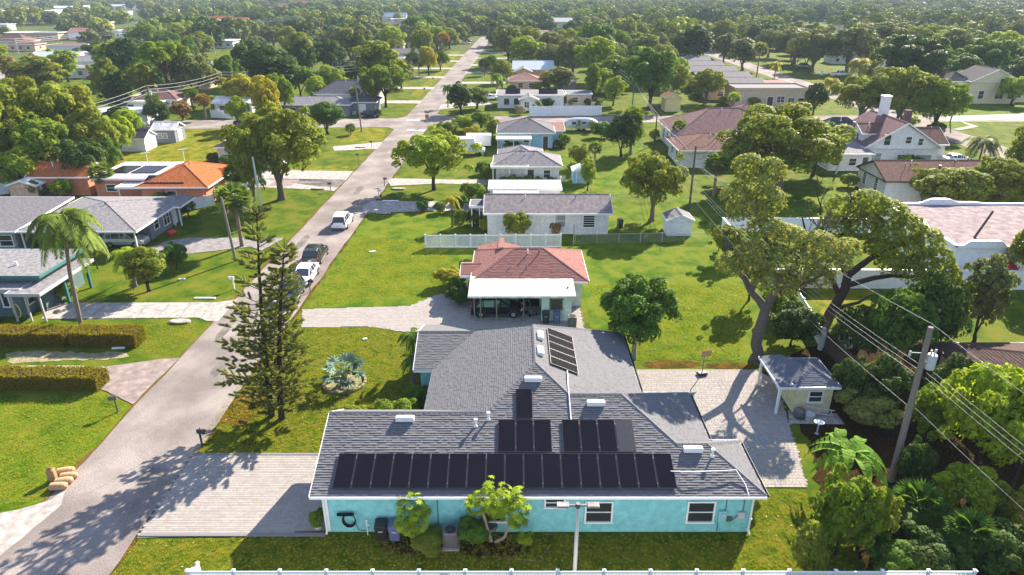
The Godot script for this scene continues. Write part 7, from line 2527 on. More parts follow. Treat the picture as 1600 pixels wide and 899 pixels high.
# a bottle-brush of short needles
func tuft(g: Geo, p: Vector3, d: Vector3, l: float, r: float, k: float) -> void:
	var x := d.cross(Vector3.UP if absf(d.y) < 0.9 else Vector3.RIGHT).normalized()
	var y := d.cross(x)
	for i in int(l * 64):
		var u := i / (l * 64.0)
		var a := i * 2.4
		var o := x * cos(a) + y * sin(a)
		var al := (o + d * 1.1).normalized()
		var m := (o - d * 0.4).normalized()
		var v := k * rng.randf_range(0.75, 1.25)
		leaf(g, p + d * l * u, al, m, r * 2.0, r * 0.8, (m + Vector3.UP * 0.2).normalized(), Color(v, v, v))

func banana(label: String, at: Vector3, h: float, n: int, dead := 1) -> void:
	var t := thing("banana_plant", label, "banana plant", at)
	var st := Geo.new()
	for i in 3:
		var o := Vector3(rng.randf_range(-0.5, 0.5), 0, rng.randf_range(-0.5, 0.5))
		st.tube([o, o + Vector3(0.05, h * 0.5, 0), o + Vector3(0.1, h * 0.62, 0.05)], [0.14, 0.11, 0.07], 8)
	part("stem", st, M.leaf_palm, t)
	for i in n:
		var a := TAU * i * 0.382 + 0.3
		var g := Geo.new()
		var dir := Vector3(cos(a), 0, sin(a))
		var l := rng.randf_range(1.5, 2.2) * h / 3.4
		var up := rng.randf_range(0.25, 0.95)
		var o := Vector3(0.1 + rng.randf_range(-0.4, 0.4), h * 0.58, rng.randf_range(-0.4, 0.4))
		var pts := []
		for j in 10:
			var u := j / 9.0
			pts.append(o + dir * l * u * (1.0 - 0.15 * u) + Vector3.UP * l * (up * u - 0.85 * u * u))
		var k := Color(1, 1, 1) * rng.randf_range(0.75, 1.2)
		if i < dead:
			k = Color(2.6, 1.4, 0.6)
		for j in 9:
			var d: Vector3 = (pts[j + 1] - pts[j]).normalized()
			var s := d.cross(Vector3.UP).normalized()
			var w0 := 0.25 * sin(PI * clampf(j / 9.0 * 0.92 + 0.06, 0, 1)) * h / 3.4
			var w1 := 0.25 * sin(PI * clampf((j + 1) / 9.0 * 0.92 + 0.06, 0, 1)) * h / 3.4
			for sd in [-1, 1]:
				var gap := 0.72 if rng.randf() < 0.5 else 0.95
				var lift := Vector3.UP * 0.10
				var p0: Vector3 = pts[j]
				var p1: Vector3 = pts[j].lerp(pts[j + 1], gap)
				if sd > 0:
					g.quad(p0, p1, p1 + s * w1 + lift * w1 * 3, p0 + s * w0 + lift * w0 * 3, k)
				else:
					g.quad(p1, p0, p0 - s * w0 + lift * w0 * 3, p1 - s * w1 + lift * w1 * 3, k)
		g.tube(pts, range(10).map(func(q): return lerpf(0.035, 0.01, q / 9.0)), 4, Color(1.4, 1.4, 1.0), false)
		part("leaf", g, M.leaf_banana, t)

# a papaya or cassava-like shrub: bare stems, clusters of lobed leaves
func lobed_shrub(label: String, at: Vector3, stems: Array, tops: Array, leaves: int, size: float) -> void:
	var t := thing("papaya_tree", label, "papaya tree", at)
	for s in stems:
		var g := Geo.new()
		g.tube(s[0], s[1], 8)
		part("stem", g, M.bark_pale, t)
	var f := Geo.new()
	for c in tops:
		var o: Vector3 = c[0]
		var r: float = c[1]
		for i in leaves:
			var d := ball_dir()
			d.y = d.y * 0.8 + 0.15
			d = d.normalized()
			var e := o + d * r * rng.randf_range(0.55, 1.0)
			f.tube([o, e], [0.012, 0.008], 3, Color(1.3, 1.3, 0.8), false)
			var m := (d * 0.5 + Vector3.UP + ball_dir() * 0.4).normalized()
			var v := rng.randf_range(0.7, 1.4)
			var x := m.cross(d).normalized()
			if x.length() < 0.1:
				x = Vector3.RIGHT
			var y := x.cross(m)
			for q in 6:
				var a := lerpf(-2.2, 2.2, q / 5.0)
				var al := (y * -cos(a) * -1.0 + x * sin(a)).normalized()
				leaf(f, e, al, m, size * rng.randf_range(0.8, 1.1), size * 0.5, (m + d * 0.3).normalized(), Color(v, v, v * 0.9))
	part("foliage", f, M.leaf_lime, t)

func bare_branches(g: Geo, o: Vector3, d: Vector3, l: float, r: float, depth: int) -> void:
	var e := o + d * l
	var mid := o.lerp(e, 0.5) + ball_dir() * l * 0.08
	g.tube([o, mid, e], [r, r * 0.8, r * 0.55], 6, Color.WHITE, false)
	if depth == 0:
		return
	for i in 3:
		var q := (d + ball_dir() * 0.75 + Vector3(0, 0.15, 0)).normalized()
		bare_branches(g, e if i < 2 else mid, q, l * rng.randf_range(0.55, 0.8), r * 0.55, depth - 1)

# a big old oak shaped limb by limb: limbs are lists of points, lumps carry the leaves
func grand_oak(called: String, label: String, at: Vector3, limbs: Array, lumps: Array, leaves: int, size: float, m: Material, bark: Material, twigs: Array) -> void:
	var t := thing(called, label, "tree", at)
	var g := Geo.new()
	for l in limbs:
		var pts: Array = l[0]
		var rad := []
		for i in pts.size():
			rad.append(lerpf(l[1], l[2], float(i) / (pts.size() - 1)))
		# bend a little between the given points
		var p2 := []
		var r2 := []
		for i in pts.size() - 1:
			p2.append(pts[i])
			r2.append(rad[i])
			p2.append(pts[i].lerp(pts[i + 1], 0.5) + ball_dir() * 0.10 * pts[i].distance_to(pts[i + 1]))
			r2.append((rad[i] + rad[i + 1]) * 0.5)
		p2.append(pts[-1])
		r2.append(rad[-1])
		g.tube(p2, r2, 9, Color.WHITE, false)
	for q in twigs:
		bare_branches(g, q[0], q[1].normalized(), q[2], 0.07, 3)
	part("trunk", g, bark, t)
	var c := crown_of(lumps, leaves, size, 0.35)
	part("crown", c, m, t)
	taken_ground.append(Rect2(at.x - 2, at.z - 2, 4, 4))

# short blades standing in the nearest lawns, and leaves fallen on them
func scatter(called: String, label: String, g: Geo, m: Material, polys: Array, per: float, lo: float, hi: float) -> void:
	var where := []
	for q in polys:
		var p := PackedVector2Array(q)
		var a := p[0]
		var b := p[0]
		for v in p:
			a = a.min(v)
			b = b.max(v)
		for i in int((b.x - a.x) * (b.y - a.y) * per):
			var c := Vector2(rng.randf_range(a.x, b.x), rng.randf_range(a.y, b.y))
			if Geometry2D.is_point_in_polygon(c, p):
				where.append(Transform3D(Basis(Vector3.UP, rng.randf() * TAU).scaled(Vector3.ONE * rng.randf_range(lo, hi)), Vector3(c.x, 0.012, c.y)))
	var mm := MultiMesh.new()
	mm.transform_format = MultiMesh.TRANSFORM_3D
	mm.use_colors = true
	mm.mesh = g.mesh()
	mm.instance_count = where.size()
	for i in where.size():
		var v := rng.randf_range(0.7, 1.25)
		mm.set_instance_transform(i, where[i])
		mm.set_instance_color(i, Color(v * rng.randf_range(0.9, 1.25), v, v))
	var o := MultiMeshInstance3D.new()
	o.name = numbered(called)
	o.multimesh = mm
	o.material_override = m
	o.set_meta("label", label)
	stuff(o)
	add_child(o)

func make_lawn_detail() -> void:
	rng.seed = 111
	var near := [[Vector2(-20.2, -23.2), Vector2(17.5, -23.2), Vector2(17.0, -31.6), Vector2(13.2, -31.6), Vector2(12.8, -28.2), Vector2(-9.5, -28.2), Vector2(-20.0, -27.8)],
		[Vector2(-20.27, -35.1), Vector2(-20.31, -40.15), Vector2(-20.06, -47.31), Vector2(-18.2, -52.4), Vector2(-11.11, -52.89), Vector2(-8.3, -50.54), Vector2(-6.35, -40.95), Vector2(-12.72, -40.15), Vector2(-11.89, -35.1)],
		[Vector2(-36.54, -41.35), Vector2(-29.78, -41.94), Vector2(-27.01, -40.15), Vector2(-26.93, -33.61), Vector2(-26.96, -31.16), Vector2(-28.93, -30.26)], [Vector2(-43.34, -52.89), Vector2(-26.87, -53.38), Vector2(-27.15, -47.83), Vector2(-29.86, -48.14), Vector2(-32.38, -52.64)],
		[Vector2(9, -47), Vector2(18, -47), Vector2(24, -62), Vector2(7.5, -62)], [Vector2(-18.26, -56.77), Vector2(-18.52, -65.23), Vector2(-18.11, -76.08), Vector2(-8.09, -73.89), Vector2(-5.44, -62.72), Vector2(-6.82, -60.37)]]
	var g := Geo.new()
	for i in 7:
		var a := TAU * i / 7.0
		var d := Vector3(cos(a) * 0.6, 1.0, sin(a) * 0.6).normalized()
		var s := Vector3(-sin(a), 0, cos(a)) * 0.012
		var f := Vector3(cos(a), 0, sin(a)) * 0.03
		g.tri(f - s, f + s, f + d * 0.085)
	scatter("grass_blades", "short grass blades standing in the nearest lawns", g, M.grass_blade, near, 40.0, 0.6, 1.4)
	g = Geo.new()
	leaf(g, Vector3(-0.05, 0.02, 0), Vector3.RIGHT, Vector3.UP, 0.10, 0.06, Vector3.UP, Color.WHITE)
	scatter("fallen_leaves", "dry leaves fallen on the nearest lawns and mulch", g, M.leaf_pale, near, 0.9, 0.6, 1.5)
	g = Geo.new()
	g.bar(Vector3(-0.25, 0.02, 0), Vector3(0.25, 0.03, 0.06), 0.008, 3)
	scatter("dry_twigs", "dry twigs lying on the mulch by the turquoise wall", g, M.bark_pale, [[Vector2(-7, -28.2), Vector2(2, -28.2), Vector2(2, -26.3), Vector2(-7, -26.5)]], 5.0, 0.4, 1.3)

func make_plants() -> void:
	make_protos()
	rng.seed = 81
	# by the turquoise house
	lobed_shrub("small papaya tree with drooping lobed leaves beside the bins", Vector3(-5.15, 0, -28.0), [[[Vector3(0, 0, 0), Vector3(0.05, 0.9, 0.1), Vector3(0.0, 1.9, 0.15)], [0.06, 0.055, 0.05]], [[Vector3(0.1, 0, 0.1), Vector3(0.3, 0.8, 0.1), Vector3(0.45, 1.5, 0.2)], [0.045, 0.04, 0.035]]], [[Vector3(0.0, 2.0, 0.2), 0.85], [Vector3(-0.1, 2.55, 0.1), 0.7], [Vector3(0.4, 1.55, 0.25), 0.65], [Vector3(-0.45, 1.5, 0.3), 0.6], [Vector3(-0.1, 1.1, 0.4), 0.5]], 26, 0.24)
	lobed_shrub("larger papaya tree with two pale stems in front of the shaded window", Vector3(-1.0, 0, -27.75), [[[Vector3(-0.1, 0, 0), Vector3(-0.3, 0.9, 0.0), Vector3(-0.55, 2.3, 0.1), Vector3(-0.5, 3.0, 0.1)], [0.09, 0.08, 0.07, 0.05]], [[Vector3(0.1, 0, 0.05), Vector3(0.6, 0.35, 0.05), Vector3(0.85, 1.2, 0.05), Vector3(0.9, 2.3, 0.1)], [0.09, 0.08, 0.07, 0.05]]], [[Vector3(-0.5, 3.0, 0.1), 0.8], [Vector3(0.1, 3.4, 0.1), 0.9], [Vector3(0.9, 3.1, 0.1), 0.8], [Vector3(1.3, 2.6, 0.2), 0.7], [Vector3(0.8, 2.2, 0.3), 0.75], [Vector3(1.35, 1.6, 0.3), 0.45], [Vector3(-0.9, 2.6, 0.2), 0.5], [Vector3(0.35, 2.6, 0.2), 0.8]], 24, 0.25)
	tree("broad_leaf_bush", "broad_leaf", -2.0, -27.5, 1.6, 1.9, M.leaf_deep, "dark big-leaved bush at the foot of the papaya stems", "", -1, null, "bush")
	tree("broad_leaf_bush", "broad_leaf", 0.7, -27.4, 0.8, 0.9, M.leaf_lime, "small pale sprout on the mulch right of the papaya", "", -1, null, "bush")
	tree("twiggy_bush", "bush_0", -4.4, -27.3, 0.9, 2.0, M.leaf_olive, "dark low weeds between the bins and the air conditioner", "", -1, null, "bush")
	var pot := Geo.new()
	pot.lathe(Vector3(-10.55, 0.04, -28.75), [Vector2(0, 0), Vector2(0.18, 0), Vector2(0.26, 0.36), Vector2(0.22, 0.36), Vector2(0, 0.3)], 14)
	whole("plant_pot", pot, M.white, "white plant pot on the drive at the turquoise corner", "pot")
	tree("potted_plant", "bush_1", -10.55, -28.75, 1.25, 1.0, M.leaf, "small leafy plant growing in the white pot", "", -1, null, "plant")
	# pines
	tiered_pine("taller of two tiered pines, bare-trunked top, by the street", Vector3(-16.5, 0, -39.3), 14.9, 3.1, 1.3, 1.2, 0.3)
	tiered_pine("shorter, fuller tiered pine, right of the pair", Vector3(-15.7, 0, -39.0), 12.8, 2.5, 1.2, 1.9, 0.0)
	# silver fan palm in a round stone ring
	var t := thing("silver_fan_palm", "silvery blue fan palm standing in a round pale stone ring", "palm tree", Vector3(-12.45, 0.1, -43.6))
	var g := Geo.new()
	g.tube([Vector3(0, -0.1, 0), Vector3(0, 0.35, 0), Vector3(0, 0.8, 0)], [0.26, 0.22, 0.16], 10)
	part("trunk", g, M.bark_palm, t)
	for i in 17:
		g = Geo.new()
		var y := lerpf(1.3, -0.05, i / 16.0)
		var a := i * 2.39996 + 0.4
		fan_leaf(g, Vector3(0, 0.7, 0), Vector3(cos(a), y, sin(a)).normalized(), rng.randf_range(0.9, 1.25), rng.randf_range(0.75, 0.95), rng.randf_range(0.8, 1.15), 3.6)
		part("leaf", g, M.leaf_silver, t)
	t = thing("stone_ring", "round pale stone edging ring around the silver palm", "edging", Vector3(-12.45, 0, -43.6))
	g = Geo.new()
	g.sheet(PackedVector2Array(blot(0, 0, 1.45, 1.45)), 0.04)
	part("gravel_bed", g, M.sand, t)
	for i in 22:
		g = Geo.new()
		g.box(Vector3.ZERO, Vector3(0.22, 0.2, 0.42), Basis(), Color.WHITE * rng.randf_range(0.8, 1.1), 0.04)
		part("stone", g, M.sand, t, Vector3(cos(TAU * i / 22) * 1.5, 0.09, sin(TAU * i / 22) * 1.5), -TAU * i / 22)
	# shrubs along the house's left yard
	tree("leafy_shrub", "shrub_big", -7.6, -37.5, 2.3, 3.4, M.leaf, "largest leafy shrub behind the turquoise roof's left ridge", "", -1, null, "bush")
	tree("leafy_shrub", "shrub_big", -10.3, -37.7, 1.7, 2.5, M.leaf_olive, "lower olive shrub left of the largest leafy shrub", "", -1, null, "bush")
	tree("leafy_shrub", "bush_1", -6.4, -40.2, 2.0, 1.7, M.leaf_deep, "dark shrub against the turquoise house's left wall", "", -1, null, "bush")
	tree("leafy_shrub", "bush_2", -9.0, -39.2, 1.3, 1.7, M.leaf_olive, "small shrub between the silver palm and the wall", "", -1, null, "bush")
	palm("young_palm", "young dark palm arching at the left gable end", "coconut", -7.5, -45.5, 3.6, 2.6, M.leaf_deep)
	palm("young_palm", "second young palm, just nearer the turquoise wall", "coconut", -7.2, -42.8, 3.0, 2.2, M.leaf_deep)
	# hedges
	hedge("nearer of two clipped red-tinged hedges, left of the brick drive", Vector3(-44.0, 0, -43.5), Vector3(-30.1, 0, -43.2), 1.2, 1.5)
	hedge("farther clipped hedge, left half beyond the gap", Vector3(-42.8, 0, -49.9), Vector3(-36.5, 0, -49.9), 1.25, 1.6)
	hedge("farther clipped hedge, right half beside the lawn", Vector3(-36.0, 0, -49.9), Vector3(-30.6, 0, -49.8), 1.3, 1.7)
	tree("leafy_shrub", "bush_0", -43.6, -48.6, 2.8, 2.2, M.leaf_lime, "bright leafy shrub at the left frame edge by the hedge", "", -1, null, "bush")
	# left yards
	palm("queen_palm", "tall feathery palm standing before the grey carport house", "feather", -37.2, -52.6, 11.2, 5.9, M.leaf_palm, 1.0)
	var T1 := tree("juniper_bush", "tall_0", -35.14, -60.37, 4.6, 4.2, M.leaf_olive, "wide olive conifer bush on the left lawn", "", -1, null, "bush")
	palm("small_palm", "small feathery palm growing into the olive conifer bush", "coconut", -36.99, -61.45, 4.4, 4.2, M.leaf_lime)
	tree("round_bush", "shrub_big", -34.98, -65.93, 2.9, 2.9, M.leaf_deep, "round dark bush right of the olive conifer bush", "", -1, null, "bush")
	tree("young_tree", "open_0", -43.35, -66.11, 4.2, 2.6, M.leaf_olive, "thin young tree at the teal house's far corner", "", -1, null, "tree")
	tree("leafy_shrub", "bush_2", -41.87, -58.45, 1.8, 2.0, M.leaf_lime, "leafy bush between the teal house's posts", "", -1, null, "bush")
	tree("round_bush", "ball_0", -41.58, -83.92, 2.3, 2.5, M.leaf_dark, "clipped dark ball bush at the grey house's porch", "", -1, null, "bush")
	tree("flowering_shrub", "shrub_big", -62.77, -92.66, 2.6, 3.4, M.leaf_lime, "lime shrub before the orange gable house", "", -1, null, "bush")
	tree("flowering_shrub", "shrub_big", -46.81, -92.66, 2.4, 3.4, M.leaf_pale, "pale flowering shrub by the orange house's front", "", -1, null, "bush")
	tree("leafy_shrub", "bush_0", -41.64, -91.4, 1.9, 3.2, M.leaf_lime, "low lime shrub at the orange house's right end", "", -1, null, "bush")
	palm("sabal_palm", "round-headed palm before the orange gable house", "fan", -56.85, -92.66, 4.2, 3.7, M.leaf_palm)
	palm("sabal_palm", "shaggy palm beside the street, right of the orange house", "fan", -36.55, -88.39, 5.0, 3.6, M.leaf_palm)
	palm("sabal_palm", "brown-skirted palm behind the leaning slim pole", "fan", -30.66, -72.83, 6.4, 4.4, M.leaf_palm)
	palm("sabal_palm", "palm at the far left edge by the white fence", "fan", -77.69, -101.63, 4.6, 3.4, M.leaf_yellow)
	tree("round_bush", "ball_0", -32.04, -136.36, 2.3, 2.4, M.leaf_dark, "clipped dark ball bush on the corner lawn", "", -1, null, "bush")
	tree("low_bush", "ball_0", -30.36, -156.7, 1.8, 2.4, M.leaf_dark, "small dark round bush behind the black car", "", -1, null, "bush")
	# house 2 side plants
	tree("leafy_shrub", "shrub_big", -4.9, -57.2, 1.9, 2.6, M.leaf_dark, "dark bushy shrub at the pink house's carport corner", "", -1, null, "bush")
	tree("flowering_shrub", "shrub_big", -6.3, -61.6, 1.9, 3.0, M.leaf_yellow, "yellowish shrub left of the pink-roofed house", "", -1, null, "bush")
	tree("leafy_shrub", "shrub_big", -5.6, -59.6, 1.7, 2.6, M.leaf, "green shrub between the yellowish and the dark shrub", "", -1, null, "bush")
	tree("leafy_shrub", "bush_0", -4.6, -64.4, 1.8, 1.8, M.leaf_deep, "dark shrub by the pink house's far left corner", "", -1, null, "bush")
	tree("vase_tree", "shrub_big", 0.6, -75.86, 3.1, 3.6, M.leaf_olive, "vase-shaped small tree before the long white house", "", -1, null, "tree")
	tree("twiggy_shrub", "bush_1", 5.18, -76.99, 1.5, 1.6, M.leaf_rust, "reddish twiggy shrub under the bright window", "", -1, null, "bush")
	palm("thin_palm", "thin young palm with yellow leaves by the white house porch", "coconut", -7.3, -79.59, 4.2, 2.6, M.leaf_yellow)
	for q in [[-11.77, -86.11, 1.4, 1.9, "dark shrub on the shaded drive's edge, left of three"], [-9.33, -85.28, 1.5, 2.0, "dark shrub on the shaded drive's edge, middle of three"], [-6.5, -79.35, 2.4, 2.0, "green shrub by the thin yellow palm"], [-4.75, -80.33, 2.0, 2.6, "dark shrub beside the white house porch"], [-3.31, -77.92, 1.6, 1.5, "yellow-green shrub at the white house's left corner"], [-6.93, -86.67, 2.0, 2.2, "dark shrub on the shaded drive's edge, right of three"]]:
		tree("yard_shrub", "bush_%d" % (rng.randi() % 3), q[0], q[1], q[2], q[3], M.leaf_deep if q[4].contains("dark") else M.leaf_yellow if q[4].contains("yellow-green") else M.leaf, q[4], "", -1, null, "bush")
	for i in 5:
		tree("yard_shrub", "bush_%d" % (i % 3), -1.2 + i * 1.25, -98.3, 1.5 + 0.3 * (i % 2), 1.6, [M.leaf_deep, M.leaf, M.leaf_olive][i % 3], "shrub before the dark porch, %s from the left" % near_name(i), "", -1, null, "bush")
	# mango and the big oaks at right
	tree("mango_tree", "mango_0", 9.65, -47.31, 7.3, 7.0, M.leaf_deep, "rounded glossy mango tree right of the turquoise roof", "", -1, M.bark_pale)
	var o := Vector3(19.15, 0, -47.0)
	grand_oak("old_oak", "big old tree with pale forked trunk behind the patio", o,
		[[[Vector3(0, -0.1, 0), Vector3(0.25, 0.6, 0), Vector3(-0.1, 2.6, 0.1), Vector3(0.15, 4.6, 0.1)], 0.50, 0.36], [[Vector3(0.15, 4.5, 0.1), Vector3(-1.2, 6.06, 0.2), Vector3(-2.91, 8.04, 0), Vector3(-3.25, 9.76, -0.6)], 0.34, 0.10], [[Vector3(0.15, 4.6, 0.1), Vector3(1.2, 6.15, 0), Vector3(2.13, 8.04, -0.6), Vector3(2.46, 9.93, -1)], 0.34, 0.10], [[Vector3(-1.2, 6.06, 0.2), Vector3(-0.6, 7.52, 0.4), Vector3(-0.34, 9.59, 0.2)], 0.22, 0.07], [[Vector3(1.2, 6.15, 0), Vector3(2.8, 7.01, 0.6), Vector3(4.7, 7.87, 0.4)], 0.20, 0.06], [[Vector3(-0.34, 9.59, 0.2), Vector3(-1.12, 11.48, -1), Vector3(-0.9, 13.54, -2)], 0.16, 0.05]],
		[[Vector3(-2.91, 8.21, 0.2), 1.2], [Vector3(-1.57, 9.07, 0.8), 1.5], [Vector3(0.22, 8.9, 1.2), 1.5], [Vector3(1.79, 8.56, 1), 1.4], [Vector3(0.6, 7.18, 1.4), 1.2], [Vector3(-0.6, 7.44, 1.3), 1.1], [Vector3(3.14, 9.59, 0.2), 1.5], [Vector3(4.48, 8.56, 0.4), 1.3], [Vector3(3.4, 7.52, 0.9), 1.1], [Vector3(1.01, 10.1, -0.2), 1.4], [Vector3(-0.45, 10.62, -0.6), 1.4], [Vector3(-1.79, 11.82, -1.4), 1.5], [Vector3(-0.45, 12.51, -1.8), 1.5], [Vector3(-1.34, 13.72, -2.2), 1.5], [Vector3(-2.58, 12.86, -1.8), 1.2], [Vector3(-0.11, 14.58, -2.6), 1.2], [Vector3(-1.79, 14.92, -2.4), 1.2], [Vector3(5.49, 9.42, 0), 1.0]],
		14000, 0.27, M.leaf_pale_olive, M.bark, [[Vector3(-2.9, 8.36, -0.4), Vector3(-0.7, 0.9, 0.2), 1.0], [Vector3(2.2, 9.5, -1), Vector3(0.7, 0.7, 0), 1.6], [Vector3(3.4, 9.5, -0.6), Vector3(0.4, 0.9, 0), 1.5]])
	o = Vector3(26.35, 0, -51.5)
	grand_oak("old_oak", "wide leaning oak with long grey limbs right of the first old tree", o,
		[[[Vector3(0, -0.1, 0), Vector3(0.1, 0.8, 0), Vector3(0.8, 3.2, 0), Vector3(1.2, 5.3, -0.2)], 0.52, 0.34], [[Vector3(1.2, 5.3, -0.2), Vector3(2.5, 6.72, 0), Vector3(4.7, 7.77, -0.4), Vector3(6.7, 8.15, -0.6)], 0.32, 0.08], [[Vector3(0.9, 4.35, -0.1), Vector3(3, 5.3, 0.4), Vector3(5.9, 5.49, 0.6), Vector3(7.7, 5.87, 0.4)], 0.28, 0.07], [[Vector3(1.2, 5.3, -0.2), Vector3(0.5, 7.77, -1.2), Vector3(1.1, 10.05, -2)], 0.3, 0.08], [[Vector3(0.9, 3.4, 0), Vector3(-1.1, 5.87, -0.4), Vector3(-2.1, 7.96, -0.8), Vector3(-3.1, 10.24, -1)], 0.24, 0.05], [[Vector3(0.4, 1.8, 0), Vector3(2, 3.4, 1), Vector3(2.5, 4.35, 1.6)], 0.2, 0.06]],
		[[Vector3(1.1, 10.24, -2.2), 1.7], [Vector3(2.7, 10.53, -2.4), 1.7], [Vector3(4.3, 9.86, -2), 1.7], [Vector3(5.7, 8.91, -1.4), 1.6], [Vector3(7.1, 7.96, -0.8), 1.6], [Vector3(8.1, 6.72, -0.2), 1.4], [Vector3(2.1, 9.29, -1), 1.5], [Vector3(3.7, 8.72, -0.6), 1.5], [Vector3(5.3, 7.58, -0.2), 1.5], [Vector3(6.7, 6.44, 0.4), 1.4], [Vector3(8, 5.3, 0.8), 1.3], [Vector3(5.6, 6.06, 0.8), 1.2], [Vector3(0.1, 8.91, -1.6), 1.4], [Vector3(3.9, 6.63, 0.6), 1.1], [Vector3(2.9, 7.77, 0.2), 1.1], [Vector3(7.1, 4.35, 1.2), 1.0], [Vector3(-0.5, 7.58, -1.8), 1.1], [Vector3(9, 5.68, 0.2), 1.1]],
		13000, 0.30, M.leaf_olive, M.bark_dark, [[Vector3(-1.6, 10.2, -1.0), Vector3(-0.3, 1, 0), 1.5], [Vector3(-0.8, 8.6, -0.8), Vector3(-0.9, 0.7, 0.1), 1.4], [Vector3(0.4, 9.4, -1.2), Vector3(0.3, 1, 0), 1.3]])
	# right yard undergrowth
	for q in [
		[22.88, -49.42, 3.49, 4.67, "shrub_big", "leaf_dark", "dark shrub between the two big old trees"], [23.78, -54.13, 2.79, 3.37, "shrub_big", "leaf", "leafy shrub left of the white fence by the oak"],
		[26.68, -46.81, 4.74, 4.45, "mid_0", "leaf_dark", "dark leafy tree right of the plank fence"], [28.96, -45.34, 6.72, 5.26, "mid_1", "leaf_deep", "dense dark tree left of the power pole top"], [31.95, -46.31, 8.09, 4.84, "mid_2", "leaf_dark", "dark tree behind the power pole top"],
		[37.87, -49.42, 8.15, 4.08, "tall_0", "leaf_grey", "grey-green feathery tree before the parapet house"], [36.27, -51.69, 5.32, 4.28, "mid_1", "leaf_deep", "dark tree below the fire bowl"],
		[24.05, -38.62, 2.43, 4.72, "shrub_big", "leaf_pale_olive", "pale-tipped bush right of the cream shed"], [25.06, -39.37, 4.53, 3.88, "mid_2", "leaf_dark", "dark shade tree behind the pale-tipped bush"],
		[27.73, -33.01, 7.55, 6.31, "mid_1", "leaf_lime", "bright lime tree right of the power pole"], [29.47, -32.15, 7.45, 4, "mid_2", "leaf", "green tree at the right edge beside the lime tree"],
		[26.19, -35.81, 4.77, 3.2, "mid_0", "leaf", "leafy tree just right of the pole's lower half"],
		[16.76, -26.8, 5.08, 3.87, "shrub_big", "leaf", "large leafy bush in the near right yard"], [18.46, -27.6, 3.82, 2.98, "shrub_big", "leaf_olive", "right half of the near yard's large bush"],
		[24.85, -29.5, 3.51, 3.48, "mid_2", "leaf_lime", "lime-topped small tree above the fan palm"], [26.35, -28.53, 3.04, 2.05, "shrub_big", "leaf_olive", "shrub right of the lime-topped small tree"],
		[25.65, -25.86, 0.86, 1.93, "shrub_big", "leaf_lime", "pale shrub cut by the lower right corner"], [19.01, -25.66, 1.89, 2.87, "shrub_big", "leaf_deep", "low dark shrub by the white bottom fence, right"],
		[21.05, -25.86, 2.11, 3.52, "shrub_big", "leaf_dark", "dark brush in the shade of the near right corner"], [23.97, -25.86, 2.93, 3.82, "shrub_big", "leaf_dark", "darkest brush beside the lower right corner"],
		[23.42, -32.15, 3.21, 2.23, "shrub_big", "leaf_dark", "dark scrub at the foot of the power pole"], [31.51, -35.81, 2.92, 3.63, "mid_0", "leaf", "green tree under the three wires at right"],
		[23.21, -40.15, 4.09, 2.63, "shrub_big", "leaf_dark", "dark scrub behind the cream shed"], [29.46, -38.62, 4.96, 3.82, "mid_2", "leaf_dark", "dark tree between pole and brown roof"],
		[14.58, -25.45, 3.51, 1.88, "bush_0", "leaf_olive", "small olive bush at the turquoise house's right lawn"], [50.11, -61.14, 7.2, 4.9, "mid_1", "leaf_olive", "olive tree at the right edge by the parapet house"],
		[22.23, -58.16, 6.36, 4.12, "open_0", "leaf_olive", "thin olive young tree left of the first old tree"], [23.04, -68.29, 4.19, 4.08, "open_0", "leaf_olive", "small thin tree beside the white shed"],
		[13.37, -30, 1.14, 1.07, "bush_2", "leaf_olive", "small bush at the turquoise house's right corner"],
	]:
		var low: bool = q[4].begins_with("shrub") or q[4].begins_with("bush")
		tree("yard_tree" if not low else "yard_bush", q[4], q[0], q[1], q[2], q[3], M[q[5]], q[6], "", -1, null, "bush" if low else "tree")
	banana("clump of banana plants with torn arching leaves by the patio", Vector3(19, 0, -31.7), 4.6, 22, 2)
	palm("fan_palm", "spiky green fan palm low in the right-hand yard", "fan", 21.93, -29.01, 2.0, 3.0, M.leaf_deep)
	palm("fan_palm", "shaggy fan palm with a dead brown skirt, lower right", "fan", 22.92, -26.28, 2.6, 2.6, M.leaf_deep)
	palm("sabal_palm", "slim palm standing in the bright back lawn", "fan", 28.42, -93.3, 5.2, 4.0, M.leaf_palm)
	palm("wind_palm", "windswept dark palm right of the two-storey house", "coconut", 73.49, -106.31, 6.4, 6.6, M.leaf_grey)
	tree("weed_bush", "bush_2", 27.76, -60.83, 1.5, 2.2, M.leaf_rust, "rusty dry bush by the yard wall, left of the wide oak", "", -1, null, "bush")
	t = thing("vine_arch", "brown vine-covered garden arch beside the small thin tree", "arch", Vector3(24.0, 0, -71.5))
	g = Geo.new()
	g.tube([Vector3(-0.9, 0, 0), Vector3(-0.85, 1.6, 0), Vector3(0, 2.2, 0), Vector3(0.85, 1.6, 0), Vector3(0.9, 0, 0)], [0.06, 0.06, 0.06, 0.06, 0.06], 6)
	part("frame", g, M.wood_dark, t)
	part("vine", crown_of([[Vector3(-0.85, 1.4, 0), 0.35], [Vector3(-0.5, 1.95, 0), 0.35], [Vector3(0, 2.2, 0), 0.38], [Vector3(0.6, 1.9, 0), 0.35], [Vector3(0.85, 1.3, 0), 0.32], [Vector3(0.9, 0.7, 0), 0.3], [Vector3(-0.9, 0.7, 0), 0.3]], 1600, 0.12), M.leaf_rust, t)


